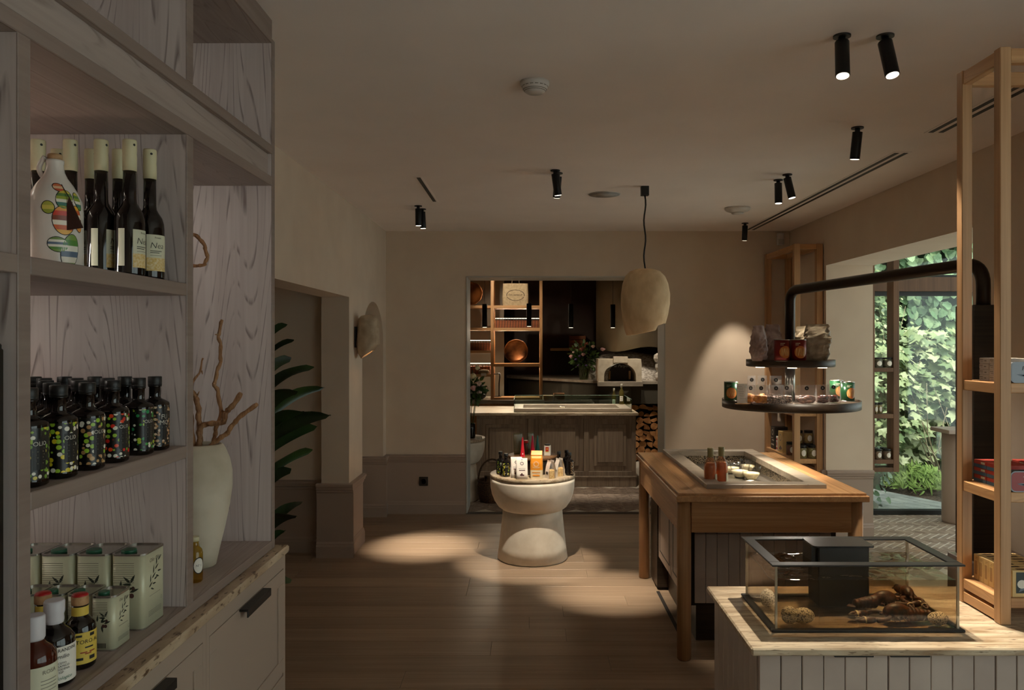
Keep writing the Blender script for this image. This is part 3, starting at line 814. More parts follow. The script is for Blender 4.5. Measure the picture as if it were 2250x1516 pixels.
# ceramic flask with painted cactus
t = thing('ceramic_flask', 'white ceramic oil flask painted with a striped prickly pear cactus', 'flask', (-0.955, 1.585, Z2))
FP = [(0.044, 0), (0.050, 0.004), (0.051, 0.012), (0.051, 0.125), (0.049, 0.142), (0.043, 0.158), (0.033, 0.176), (0.023, 0.190), (0.0175, 0.202), (0.0155, 0.216), (0.0165, 0.222), (0.0165, 0.226), (0.011, 0.226), (0.011, 0.215)]
M_CERAM = flat('white glaze', (214, 206, 196), 0.2)
MB().lathe(FP, 32).build('body', M_CERAM, t, True)
MB().lathe([(0.0105, 0.218), (0.0105, 0.226), (0.0135, 0.227), (0.0135, 0.236), (0.012, 0.238)], 16).build('cork', noisy('cork', (150, 112, 72), (186, 150, 108), 60), t, True)
pth = [(-0.016 - 0.012 * sin(pi * i / 8), -0.006, 0.185 + 0.047 * i / 8) for i in range(9)]
MB().tube(pth, [0.005] * 9, 8).build('handle', M_CERAM, t, True)
flask_r = lambda z: next((r0 + (r1 - r0) * (z - z0) / (z1 - z0 + 1e-9) for (r0, z0), (r1, z1) in zip(FP, FP[1:]) if z0 <= z <= z1), 0.05)
cs = onround((0, 0, 0), flask_r, math.atan2(-1.585, 0.955) + 0.30)
stripes = [(226, 168, 60), (206, 96, 48), (232, 220, 200), (128, 62, 40), (196, 60, 40), (226, 150, 70)]
greens = [(96, 140, 60), (62, 116, 104), (226, 220, 200), (150, 164, 62), (90, 128, 64), (196, 180, 70)]
blues = [(112, 140, 70), (226, 220, 204), (92, 108, 128), (226, 220, 204), (84, 136, 60), (120, 150, 70)]
def pad(cx, cy, rx, ry, rot, cols, nm='painted_pad'):
    decal(nm, [ell(cx, cy, rx + 0.0014, ry + 0.0014, 22, rot)], cs, M_INK, t, 0.0004)
    o = ell(cx, cy, rx, ry, 22, rot)
    lo, hi = min(p[1] for p in o), max(p[1] for p in o); n = len(cols)
    for i, c in enumerate(cols):
        a, b = lo + (hi - lo) * i / n, lo + (hi - lo) * (i + 1) / n
        pts = []
        for (x0, y0), (x1, y1) in zip(o, o[1:] + o[:1]):
            if a <= y0 <= b: pts.append((x0, y0))
            for lim in (a, b):
                if (y0 - lim) * (y1 - lim) < 0:
                    k = (lim - y0) / (y1 - y0); pts.append((x0 + (x1 - x0) * k, lim))
        if len(pts) >= 3:
            mx, my = sum(p[0] for p in pts) / len(pts), sum(p[1] for p in pts) / len(pts)
            pts.sort(key=lambda p: math.atan2(p[1] - my, p[0] - mx))
            key = 'glaze %d %d %d' % c
            decal('stripe', [pts], cs, MATS.get(key) or flat(key, c, 0.3), t, 0.0007)
pad(0.0, 0.100, 0.0195, 0.028, 0.12, stripes)
pad(0.002, 0.142, 0.0145, 0.019, -0.25, greens)
pad(-0.006, 0.166, 0.0095, 0.0075, -0.5, [(196, 90, 60), (226, 190, 150), (206, 110, 70)])
pad(-0.027, 0.124, 0.0105, 0.012, 0.2, [(150, 160, 60), (206, 190, 90), (170, 170, 70)])
pad(0.028, 0.106, 0.0095, 0.026, 0.25, stripes[::-1])
pad(0.030, 0.142, 0.0075, 0.018, 0.35, greens)
pad(0.012, 0.040, 0.0165, 0.034, -0.15, blues)
pad(-0.010, 0.052, 0.018, 0.014, -0.25, blues[::-1])
M_LEATH = flat('brown leather', (58, 30, 20), 0.6)
MB().prism([(0.030, 0.080), (0.074, 0.086), (0.046, 0.148)], -0.0305, -0.0285, 'Y').build('leather_tag', M_LEATH, t, True)
MB().tube([(0.012, -0.012, 0.192), (0.030, -0.024, 0.168), (0.046, -0.0295, 0.146)], 0.0009, 5).build('tag_string', M_LEATH, t, True)

# dark oil bottles with speckled labels
OB = [(0.024, 0.0), (0.0275, 0.003), (0.028, 0.01), (0.028, 0.103), (0.027, 0.108), (0.022, 0.113), (0.0135, 0.117), (0.0125, 0.122), (0.0125, 0.143), (0.0145, 0.144), (0.0145, 0.147)]
OC = [(0.0148, 0.146), (0.0150, 0.152), (0.0146, 0.1525), (0.0150, 0.1535), (0.0150, 0.166), (0.014, 0.167)]
def sq(prof):   # superellipse wobble gives the rounded square section
    return lambda a, z: (0.13 * (abs(sin(2 * a)) ** 1.2) if z < 0.112 else 0.0)
labs = {
 'lemon': speckled('lemon label', (12, 12, 10), [(226, 204, 40), (150, 190, 50), (222, 218, 200), (210, 190, 40)], 9, 0.40),
 'ginger': speckled('ginger label', (12, 12, 10), [(196, 160, 110), (150, 190, 50), (222, 218, 200), (176, 134, 84)], 9, 0.40),
 'chilli': speckled('chilli label', (12, 12, 10), [(206, 40, 24), (150, 190, 50), (222, 218, 200), (222, 70, 30)], 9, 0.38),
 'basil': speckled('basil label', (12, 12, 10), [(40, 140, 80), (170, 196, 50), (222, 218, 200), (60, 150, 60)], 9, 0.38),
 'smoke': speckled('smoke label', (14, 12, 10), [(176, 130, 84), (196, 160, 120), (150, 110, 70), (206, 180, 150)], 11, 0.36),
 'olive': speckled('olive label', (12, 12, 10), [(150, 180, 50), (222, 218, 200), (206, 190, 60), (110, 150, 50)], 9, 0.38)}
M_DARKLAB = flat('dark label field', (22, 20, 18), 0.5)
M_WINK = flat('pale ink', (196, 192, 180), 0.6)
protoO = {}
def oil(kind, loc, label, full=True, rot=0.0):
    key = (kind, full)
    if key not in protoO:
        t = thing('oil_bottle', label, 'bottle', loc, rot, 'dark oil bottles in rows on the middle shelf')
        MB().lathe(OB, 32, wob=sq(OB)).build('glass', M_DGLASS, t, True)
        MB().lathe(OC, 20).build('cap', M_BLACK, t, True)
        if full:
            sf = onplane((0.0285, 0, 0), (0, 1, 0), (0, 0, 1)) if False else onround((0, 0, 0), lambda z: 0.0285, RAD(-38))
            def sf(x, y, e, _a=RAD(-35)):
                a = _a + x / 0.0285; k = 0.0281 * (1 + 0.13 * abs(sin(2 * a)) ** 1.2) + e
                return Vector((k * cos(a), k * sin(a), y))
            sheet('label', 0.056, 0.088, sf, labs[kind], t, 0, 0.056, nx=16)
            if kind == 'smoke':
                decal('label_field', [rect(x, 0.057, 0.005, 0.058) for x in [-0.0015 + 0.0048 * i for i in range(4)]], sf, M_DARKLAB, t, 0.0007)
                lettering('FU', 0.015, 0.006, 0.076, sf, M_WINK, t, 0.001); lettering('MO', 0.015, 0.006, 0.063, sf, M_WINK, t, 0.001)
                decal('rule', [rect(0.006, 0.053, 0.013, 0.001)], sf, M_WINK, t, 0.001)
            else:
                decal('label_field', [rect(x, 0.055, 0.005, 0.052) for x in [-0.002 + 0.0048 * i for i in range(5)]], sf, M_DARKLAB, t, 0.0007)
                lettering('OLIO', 0.0105, 0.0075, 0.073, sf, M_WINK, t, 0.001)
                decal('small_print', [rect(0.0075, 0.065 - 0.005 * i, 0.016 - 0.004 * (i % 2), 0.0012) for i in range(6)], sf, M_GREYINK, t, 0.001)
        protoO[key] = t
        return t
    return dup(protoO[key], loc, rot, label)
OY = [1.80, 1.725, 1.618, 1.525, 1.432, 1.345]
front = [('smoke', 'dark oil bottle with brown leaf label reading FUMO nearest the divider'),
         ('basil', 'dark oil bottle with green basil speckled label beside the FUMO bottle'),
         ('chilli', 'dark oil bottle with red chilli speckled label in the front row'),
         ('ginger', 'dark oil bottle with ginger root speckled label in the front row'),
         ('lemon', 'dark oil bottle with yellow lemon speckled label in the front row'),
         ('olive', 'dark oil bottle with olive speckled label, front row beside the near upright')]
for (k_, lab), y in zip(front, OY):
    oil(k_, (-0.856, y, Z3), lab, True, 0.06 * sin(9 * y))
ords = ['second', 'third', 'fourth', 'fifth', 'sixth']
behind = ['FUMO', 'basil', 'chilli', 'ginger', 'lemon', 'olive']
for c in range(1, 5):
    for r in range(6):
        if c >= 3 and r >= 4: continue
        oil('olive', (-0.856 - 0.0665 * c, OY[r] - 0.004 * c, Z3), 'unlabelled side of a dark oil bottle, %s behind the %s bottle' % (ords[c - 1].replace('second', 'first').replace('third', 'second').replace('fourth', 'third').replace('fifth', 'fourth'), behind[r]), False, 0.0)

# olive oil tins
M_TIN = flat('tin cream', (200, 198, 168), 0.35, 0.1)
M_TINM = flat('tin metal', (176, 172, 164), 0.25, 0.85)
M_GCAP = flat('green cap', (24, 84, 58), 0.4)
M_OLIVE = flat('olive print', (38, 44, 34), 0.5); M_OLIVEP = flat('purple print', (84, 52, 48), 0.5)
def tin(wx, wy, h, name, label, loc, group):
    t = thing(name, label, 'tin', loc, 0, group)
    o = rbox_prof(wx, wy, 0.013)
    MB().prism(o, 0.002, h - 0.004, 'Z', True).build('body', M_TIN, t, True)
    o2 = rbox_prof(wx + 0.002, wy + 0.002, 0.014); o3 = rbox_prof(wx - 0.006, wy - 0.006, 0.011); n = len(o2)
    mb = MB(); vs = []
    for pr, z in ((o2, h - 0.004), (o2, h), (o3, h), (o3, h - 0.003)): vs += [(a, b, z) for a, b in pr]
    mb.add(vs, [(j * n + i, j * n + (i + 1) % n, (j + 1) * n + (i + 1) % n, (j + 1) * n + i) for j in range(3) for i in range(n)] + [tuple(range(3 * n, 4 * n))])
    mb.build('rim', M_TINM, t, True)
    MB().prism(rbox_prof(wx + 0.001, wy + 0.001, 0.013), 0.0, 0.003, 'Z').build('base_seam', M_TINM, t, True)
    MB().lathe([(wx * 0.22, h - 0.003), (wx * 0.22, h + 0.003), (wx * 0.2, h + 0.005)], 18, (-wx * 0.12, -wy * 0.24, 0)).build('screw_cap', M_GCAP, t, True)
    fr = onplane((wx / 2, 0, 0), (0, 1, 0), (0, 0, 1)); sd = onplane((0, -wy / 2, 0), (1, 0, 0), (0, 0, 1))
    k = h / 0.168
    lettering('Olio Oliva', 0.0125 * k, 0.0, h * 0.87, fr, M_GREYINK, t, shear=0.2)
    decal('branch_print', [leaf2(-0.028 * k + 0.007 * k * i, h * (0.52 + 0.05 * i), 0.02 * k, 0.0045 * k, 0.5 + 1.0 * (i % 2)) for i in range(7)] + [leaf2(-0.02 * k + 0.008 * k * i, h * (0.5 + 0.045 * i), 0.018 * k, 0.004 * k, -0.4 + 0.3 * (i % 3)) for i in range(5)], fr, M_OLIVE, t)
    decal('leaf_print', [leaf2(wx * a, h * b, 0.022 * k, 0.006 * k, c) for a, b, c in ((0.1, 0.62, 2.4), (0.1, 0.62, 1.1), (0.14, 0.6, 3.1), (-0.2, 0.53, 1.5), (-0.05, 0.52, 1.0), (-0.06, 0.52, 0.4), (0.08, 0.5, 0.4), (-0.02, 0.46, 4.9))], sd, M_OLIVE, t)
    decal('olive_print', [ell(wx * 0.18, h * 0.55, 0.004 * k, 0.005 * k), ell(wx * 0.05, h * 0.455, 0.005 * k, 0.0055 * k), ell(wx * 0.14, h * 0.455, 0.005 * k, 0.0055 * k)], sd, M_OLIVEP, t)
    decal('small_print', [rect(-wx * 0.1, h * (0.88 - 0.028 * i), wx * 0.62, 0.0009) for i in range(10)] + [rect(-0.008 * k, h * (0.30 - 0.03 * i), 0.05 * k, 0.0008) for i in range(5)][:0], sd, M_GREYINK, t)
    decal('barcode', [rect(-wx * 0.28 + 0.0026 * i, h * 0.10, 0.0013, h * 0.09) for i in range(9)], sd, M_INK, t)
    decal('front_print', [rect(0, h * 0.40, wy * 0.5, 0.001)] + [rect(0, h * (0.2 - 0.02 * i), wy * 0.6, 0.0008) for i in range(4)] + ringpoly(wy * 0.3, h * 0.3, 0.003, 0.0036, 10), fr, M_GREYINK, t)
    return t
G = 'large olive oil tins in a row'
tb = tin(0.073, 0.1, 0.166, 'oil_tin', 'large cream olive oil tin at the right end of its row', (-0.876, 1.765, ZB), G)
for i, lab in enumerate(('large cream olive oil tin, second from the right in its row', 'large cream olive oil tin, third from the right in its row', 'large cream olive oil tin at the left end of its row')):
    dup(tb, (-0.876 - 0.0775 * (i + 1), 1.765, ZB), 0, lab)
G = 'small olive oil tins in a row'
ts = tin(0.05, 0.07, 0.112, 'small_oil_tin', 'small cream olive oil tin nearest the shelf edge, front of the large tins', (-0.868, 1.635, ZB), G)
for i, lab in enumerate(('small cream olive oil tin, second from the shelf edge', 'small cream olive oil tin, third from the shelf edge', 'small cream olive oil tin half hidden behind the left upright')):
    dup(ts, (-0.868 - 0.056 * (i + 1), 1.645, ZB), 0, lab)

# vinegar bottles at the lower left
M_WCAP = flat('white capsule', (206, 202, 206), 0.5); M_RCORK = flat('red wax', (176, 30, 30), 0.4); M_CORKS = noisy('cork stopper', (150, 108, 70), (186, 144, 100), 60)
M_YLAB = flat('yellow label', (214, 184, 76), 0.6); M_AMBER = flat('amber liquor', (66, 22, 10), 0.06)
VB = [(0.030, 0), (0.034, 0.004), (0.0345, 0.01), (0.0345, 0.078), (0.033, 0.088), (0.027, 0.097), (0.018, 0.104), (0.0145, 0.110), (0.0135, 0.118)]
t = bottle('vinegar_bottle', 'round vinegar bottle with a white capsule and white label', 'bottle', (-0.876, 1.452, ZB), (VB, M_DGLASS), ([(0.0135, 0.11), (0.0155, 0.112), (0.0165, 0.118), (0.0155, 0.126), (0.0175, 0.132), (0.0175, 0.150), (0.016, 0.153)], M_WCAP, 'capsule'))
sf = onround((0, 0, 0), 0.0347, RAD(-28))
sheet('label', 0.066, 0.066, sf, M_PAPER, t, 0, 0.042, nx=14)
lettering('CARANDINI', 0.0085, -0.002, 0.068, sf, M_INK, t); lettering('Emilio', 0.0105, -0.006, 0.057, sf, M_INK, t)
for i, s_ in enumerate(('ACETO', 'BALSAMICO', 'DI MODENA', 'IGP')): lettering(s_, 0.0055, -0.008, 0.045 - 0.0055 * i, sf, M_INK, t)
lettering('Biologico', 0.0085, -0.004, 0.018, sf, flat('green ink', (30, 110, 86), 0.6), t, shear=0.4)
decal('crest', [ell(-0.026, 0.066, 0.002, 0.0028)], sf, M_INK, t, 0.0008)
VS = [(0.024, 0), (0.0275, 0.004), (0.028, 0.01), (0.028, 0.075), (0.0265, 0.084), (0.02, 0.092), (0.0145, 0.098), (0.014, 0.122)]
def sherry(loc, label, rot=0.0):
    t = bottle('sherry_bottle', label, 'bottle', loc, (VS, M_DGLASS), ([(0.0145, 0.12), (0.0152, 0.121), (0.0152, 0.136), (0.0148, 0.137)], M_CORKS, 'cork'), rot, 'small dark bottles with red wax stoppers')
    MB().lathe([(0.0146, 0.1365), (0.0148, 0.1375), (0.0125, 0.141), (0.0, 0.1415)], 20).build('wax_seal', M_RCORK, t, True)
    sf = onround((0, 0, 0), 0.0282, RAD(-35))
    sheet('label', 0.062, 0.06, sf, M_YLAB, t, 0, 0.042, nx=14)
    sheet('neck_label', 0.05, 0.017, onround((0, 0, 0), 0.0147, RAD(-40)), M_YLAB, t, 0, 0.109, nx=12)
    lettering('TORO AL', 0.0105, 0.003, 0.054, sf, M_INK, t)
    rd = MATS.get('red ink') or flat('red ink', (150, 50, 30), 0.6)
    decal('red_print', [rect(-0.006 + 0.008 * i, 0.034 - 0.003 * (i % 2), 0.012, 0.0022) for i in range(3)], sf, rd, t, 0.0007)
    decal('black_print', [rect(-0.016, 0.066, 0.014, 0.004), rect(0.010, 0.066, 0.01, 0.006), rect(0.004, 0.043, 0.016, 0.0028), rect(-0.014, 0.022, 0.014, 0.005), rect(0.010, 0.022, 0.012, 0.007)], sf, M_INK, t, 0.0007)
    return t
sherry((-0.872, 1.528, ZB), 'small dark bottle with red wax stopper and yellow label')
sherry((-0.948, 1.535, ZB), 'dark bottle with red wax stopper behind the white capped bottle', 0.3)
t = bottle('vinegar_bottle', 'amber bottle with cream label cut off by the near upright', 'bottle', (-0.862, 1.372, ZB), (VB, M_AMBER), ([(0.0145, 0.11), (0.0165, 0.114), (0.0165, 0.150), (0.015, 0.153)], M_WCAP, 'capsule'))
sf = onround((0, 0, 0), 0.0347, RAD(-25)); sheet('label', 0.07, 0.062, sf, M_CREAMLAB, t, 0, 0.04, nx=14)
lettering('ROSA', 0.010, 0.004, 0.06, sf, M_GREYINK, t)
decal('small_print', [rect(0.004, 0.046 - 0.006 * i, 0.03, 0.0012) for i in range(4)], sf, M_GREYINK, t, 0.0007)

# vase with driftwood
VX, VY = -0.925, 2.213
t = thing('stoneware_vase', 'tall pale stoneware vase holding driftwood on the shelving', 'vase', (VX, VY, ZB))
VP = [(0.038, 0.0), (0.042, 0.003), (0.052, 0.05), (0.066, 0.11), (0.078, 0.17), (0.0855, 0.225), (0.0855, 0.265), (0.079, 0.30), (0.068, 0.328), (0.060, 0.341), (0.054, 0.343), (0.056, 0.33), (0.064, 0.30), (0.064, 0.22), (0.0, 0.2)]
MB().lathe(VP, 40, cap=False, wob=lambda a, z: 0.008 * sin(2 * a + 9 * z)).build('body', M_VASE, t, True)
def branch(pts, r0, r1, label, dy=0.0, twigs=()):
    t = thing('driftwood_branch', label, 'branch', (VX, VY, ZB + 0.25), 0, 'driftwood branches in the vase')
    path = [P(u, v, VY + dy * i / len(pts)) for i, (u, v) in enumerate(pts)]
    # subdivide with slight wander
    full = []; n = len(path)
    for i in range(n - 1):
        for k in range(4):
            s_ = k / 4; a, b = path[i], path[i + 1]
            pm, pn = path[max(i - 1, 0)], path[min(i + 2, n - 1)]
            q = 0.5 * ((2 * a) + (b - pm) * s_ + (2 * pm - 5 * a + 4 * b - pn) * s_ ** 2 + (3 * a - pm - 3 * b + pn) * s_ ** 3)
            full.append(q + Vector((0, 0.004 * sin(5 * i + k), 0)))
    full.append(path[-1]); m = len(full)
    MB().tube(full, [(r0 + (r1 - r0) * i / (m - 1)) * (1 + 0.16 * sin(2.3 * i)) for i in range(m)], 10).build('stem', M_DRIFT, t)
    for (u, v), (u2, v2) in twigs:
        MB().tube([P(u, v, VY), P(u2, v2, VY - 0.006)], [0.003, 0.001], 6).build('twig', M_DRIFT, t)
    return t
branch([(462, 1000), (471, 966), (474, 943), (486, 906), (478, 860), (471, 843), (478, 815), (485, 788), (484, 755), (480, 735), (488, 703)], 0.0062, 0.0046, 'tallest driftwood branch rising upright from the stoneware vase', 0.02, [((480, 735), (472, 735)), ((471, 843), (468, 845)), ((487, 903), (494, 904))])
branch([(455, 1005), (466, 978), (483, 963), (500, 951), (513, 931), (533, 911), (565, 888)], 0.0072, 0.0062, 'lowest driftwood branch reaching far right out of the vase', -0.04)
branch([(436, 985), (441, 941), (460, 931), (491, 927), (497, 905), (510, 893), (529, 864)], 0.0078, 0.0072, 'crooked driftwood branch bent in an elbow, in the vase', -0.02)
branch([(440, 1000), (438, 980), (439, 956), (438, 931), (436, 905), (432, 878), (418, 858)], 0.0082, 0.0075, 'thick driftwood branch standing at the left of the vase', 0.0, [((434, 868), (438, 860))])
branch([(428, 1000), (423, 950), (420, 900), (420, 850), (437, 820), (446, 787)], 0.0065, 0.0022, 'thin pointed driftwood branch leaning out beside the divider', 0.02, [((443, 815), (445, 822))])
branch([(424, 1005), (412, 940), (402, 800), (398, 680), (402, 560), (420, 517), (440, 526), (451, 545), (455, 566), (449, 580), (436, 584), (415, 583)], 0.0065, 0.0045, 'driftwood branch curling into a loop high beside the divider', 0.03)
t = bottle('cordial_bottle', 'small clear bottle with oval label beside the stoneware vase', 'bottle', (-0.878, 2.068, ZB), ([(0.017, 0), (0.019, 0.003), (0.0195, 0.01), (0.0195, 0.075), (0.017, 0.085), (0.011, 0.092), (0.0095, 0.1), (0.0095, 0.108)], glassy('pale cordial', (250, 226, 140), 0.85)), ([(0.0105, 0.106), (0.0105, 0.118)], M_CREAMCAP))
sf = onround((0, 0, 0), 0.0197, RAD(-50))
decal('label', [ell(0.004, 0.045, 0.014, 0.021, 20)], sf, M_PAPER, t); decal('label_ring', ringpoly(0.004, 0.045, 0.0128, 0.0145, 20, ky=1.5), sf, M_INK, t, 0.0008)
lettering('Nº 1', 0.008, 0.004, 0.045, sf, M_INK, t)

# ------------------------------------------------------------------ lobster tank
TX_0, TX_1, TY_0, TY_1 = 0.664, 1.160, 2.125, 2.415
TT = 1.002
t = thing('lobster_tank', 'clear acrylic tank with black rim holding live lobsters', 'tank', ((TX_0 + TX_1) / 2, (TY_0 + TY_1) / 2, CZ))
o = 0.012; q = 0.008
MB().box(TX_0 - o, TX_1 + o, TY_0 - o, TY_0 + q, CZ + 0.0002, CZ + 0.007, 0.002).box(TX_0 - o, TX_1 + o, TY_1 - q, TY_1 + o, CZ + 0.0002, CZ + 0.007, 0.002).box(TX_0 - o, TX_0 + q, TY_0 + q, TY_1 - q, CZ + 0.0002, CZ + 0.007, 0.002).box(TX_1 - q, TX_1 + o, TY_0 + q, TY_1 - q, CZ + 0.0002, CZ + 0.007, 0.002).build('base_tray', M_BLACK, t)
bx('tank_floor', M_TANK, t, TX_0 + q, TX_1 - q, TY_0 + q, TY_1 - q, CZ + 0.0003, CZ + 0.0065)
g = 0.005
for a in ((TX_0, TX_1, TY_0, TY_0 + g), (TX_0, TX_1, TY_1 - g, TY_1), (TX_0, TX_0 + g, TY_0 + g, TY_1 - g), (TX_1 - g, TX_1, TY_0 + g, TY_1 - g)):
    bx('tank_wall', M_TANK, t, *a, CZ + 0.007, TT - 0.004)
rw = 0.02
o = 0.012
MB().box(TX_0 - o, TX_1 + o, TY_0 - o, TY_0 + rw, TT - 0.005, TT, 0.0015).box(TX_0 - o, TX_1 + o, TY_1 - rw, TY_1 + o, TT - 0.005, TT, 0.0015).box(TX_0 - o, TX_0 + rw, TY_0 + rw, TY_1 - rw, TT - 0.005, TT, 0.0015).box(TX_1 - rw, TX_1 + o, TY_0 + rw, TY_1 - rw, TT - 0.005, TT, 0.0015).build('rim', M_BLACKM, t)
# water: wavy surface and clear body
WZ = CZ + 0.137
M_WATER = glassy('tank water', (236, 226, 208), 0.94, 0.03, refl=0.10)
mb = MB(); nx, ny = 40, 26; vs = []
for j in range(ny + 1):
    for i in range(nx + 1):
        x = TX_0 + g + 0.001 + (TX_1 - TX_0 - 2 * g - 0.002) * i / nx; y = TY_0 + g + 0.001 + (TY_1 - TY_0 - 2 * g - 0.002) * j / ny
        vs.append((x, y, WZ + 0.0022 * noise.noise(Vector((x * 38, y * 52, 1.3))) + 0.001 * noise.noise(Vector((x * 90, y * 120, 4.3)))))
mb.add(vs, [(j * (nx + 1) + i, j * (nx + 1) + i + 1, (j + 1) * (nx + 1) + i + 1, (j + 1) * (nx + 1) + i) for j in range(ny) for i in range(nx)], True)
mb.build('water_surface', M_WATER, t)
M_WBODY = glassy('water body', (214, 196, 168), 0.86, 0.03, refl=0.02)
for a in ((TX_0 + g + 0.001, TX_1 - g - 0.001, TY_0 + g + 0.0005, TY_0 + g + 0.001), (TX_0 + g + 0.001, TX_1 - g - 0.001, TY_1 - g - 0.001, TY_1 - g - 0.0005)):
    mb = MB().add([(a[0], a[2], CZ + 0.007), (a[1], a[2], CZ + 0.007), (a[1], a[2], WZ), (a[0], a[2], WZ)], [(0, 1, 2, 3)]); mb.build('water_body', M_WBODY, t, fix=False)
M_EDGE = glassy('acrylic edge', (230, 222, 206), 0.75, 0.1, refl=0.3, solid=(0.35, (214, 200, 172)))
for x in (TX_0, TX_1 - g):
    for y in (TY_0, TY_1 - g): bx('corner_edge', M_EDGE, t, x - 0.0006, x + g + 0.0006, y - 0.0006, y + g + 0.0006, CZ + 0.0072, TT - 0.0052)
fx0, fx1, fy0, fy1 = 0.832, 0.998, 2.290, 2.384
MB().box(fx0 + 0.012, fx1 - 0.006, fy0 + 0.006, fy1, CZ + 0.007, TT + 0.001, 0.003).build('filter_unit', M_BLACK, t)
MB().prism([(x + (fx0 + fx1) / 2, y + (fy0 + fy1) / 2) for x, y in rbox_prof(fx1 - fx0 + 0.012, fy1 - fy0 + 0.012, 0.012)], TT + 0.0015, TT + 0.006, 'Z').build('filter_lid', flat('black lid', (26, 24, 26), 0.25), t)
MB().box(fx0 - 0.004, fx0 + 0.012, fy0 + 0.02, fy1, WZ - 0.02, TT - 0.001).build('filter_inlet', M_BLACK, t)
MB().tube([(TX_0 + 0.008, TY_0 + 0.02, TT - 0.055), (TX_0 + 0.008, TY_0 + 0.09, TT - 0.062), (TX_0 + 0.008, TY_0 + 0.17, TT - 0.052), (TX_0 + 0.008, TY_1 - 0.02, TT - 0.05)], 0.0012, 6).build('air_line', M_BLACK, t)
# speckled stones
M_STN = noisy('speckled stone', (70, 62, 52), (226, 214, 190), 260, 0.7, detail=2, lo=0.40, hi=0.50)
ZT = CZ + 0.007
for (x, y, r, sc, lab) in ((0.715, 2.165, 0.023, (1, 0.9, 1.05), 'round speckled stone in the tank, front left'), (0.753, 2.168, 0.025, (1.25, 0.9, 0.85), 'oval speckled stone in the tank beside the round one'), (0.697, 2.30, 0.024, (0.9, 1, 1.1), 'speckled stone at the left wall of the tank'), (1.118, 2.155, 0.022, (1.25, 0.9, 0.8), 'grey speckled stone in the right front corner of the tank')):
    s_ = tag(MB().ball((x, y, ZT + r * sc[2] * 0.97), r, 16, 10, 0.08, int(x * 1000), sc).build('stone', M_STN), lab, 'stone', 'speckled stones in the tank')
# lobsters: one continuous body each
M_LOB = noisy('lobster shell', (26, 15, 8), (104, 58, 24), 60, 0.5, detail=4, lo=0.38, hi=0.72)
M_BAND = flat('rubber band', (220, 206, 168), 0.6)
def lobster(loc, rz, sc, label, seed):
    t = thing('lobster', label, 'lobster', loc, rz, 'live lobsters in the tank')
    mb = MB()
    mb.ball((0.02, 0, 0.030), 0.030, 14, 9, 0.05, seed, (1.5, 0.85, 0.95))          # carapace
    mb.ball((0.06, 0, 0.024), 0.010, 10, 6, 0, 0, (1.8, 0.6, 0.6))                 # rostrum
    for i in range(6):
        k = i / 5
        mb.ball((-0.022 - 0.0135 * i, 0, 0.021 - 0.004 * k), 0.025 - 0.007 * k, 12, 7, 0, 0, (0.62, 0.95, 0.95))
    for a in (-0.7, -0.35, 0, 0.35, 0.7):
        c, s_ = cos(a), sin(a)
        mb.ball((-0.100 - 0.012 * c, 0.014 * s_, 0.010), 0.014, 8, 5, 0, 0, (1.0, 0.5, 0.22), Matrix.Rotation(-a * -1, 3, 'Z'))
    for sd in (-1, 1):
        arm = [(0.045, sd * 0.012, 0.018), (0.062, sd * 0.034, 0.020), (0.082, sd * 0.040, 0.018), (0.10, sd * 0.034, 0.016)]
        mb.tube(arm, [0.006, 0.0075, 0.008, 0.010], 8)
        mb.ball((0.122, sd * 0.030, 0.016), 0.016, 12, 8, 0.05, seed + 3, (1.5, 0.75, 0.72))
        mb.tube([(0.134, sd * 0.034, 0.016), (0.152, sd * 0.034, 0.015), (0.168, sd * 0.026, 0.014)], [0.009, 0.0065, 0.0015], 8)
        mb.tube([(0.128, sd * 0.022, 0.016), (0.146, sd * 0.018, 0.015), (0.164, sd * 0.022, 0.014)], [0.008, 0.005, 0.0015], 8)
        for i in range(4):
            x = 0.040 - 0.016 * i
            mb.tube([(x, sd * 0.015, 0.016), (x + 0.006, sd * 0.034, 0.022), (x + 0.002, sd * 0.048, 0.002)], [0.0032, 0.0026, 0.0012], 6)
        mb.tube([(0.072, sd * 0.006, 0.026), (0.10, sd * 0.018, 0.055), (0.085, sd * 0.04, 0.075)], [0.0016, 0.0012, 0.0006], 5)
    b = mb.build('body', M_LOB, t, True)
    m = b.modifiers.new('remesh', 'REMESH'); m.mode = 'VOXEL'; m.voxel_size = 0.0024; m.use_smooth_shade = True
    for sd in (-1, 1):
        MB().lathe([(0.0128, -0.003), (0.0134, 0), (0.0128, 0.003)], 14, cap=False).build('claw_band', M_BAND, t, True)
        bo = t.children[-1]; bo.rotation_euler = (0, pi / 2, 0); bo.location = (0.138, sd * 0.028, 0.0155); bo.scale = (0.85, 1.08, 1)
    t.scale = (sc, sc, sc)
    return t
lobster((1.035, 2.185, ZT), RAD(183), 0.86, 'brown lobster lying in front with banded claws pointing left', 1)
lobster((1.00, 2.25, ZT + 0.016), RAD(8), 0.80, 'brown lobster in the middle of the heap, claws pointing right', 2)
lobster((1.105, 2.315, ZT + 0.02), RAD(-96), 0.70, 'brown lobster lying crosswise in the right of the tank, tail raised behind', 3)

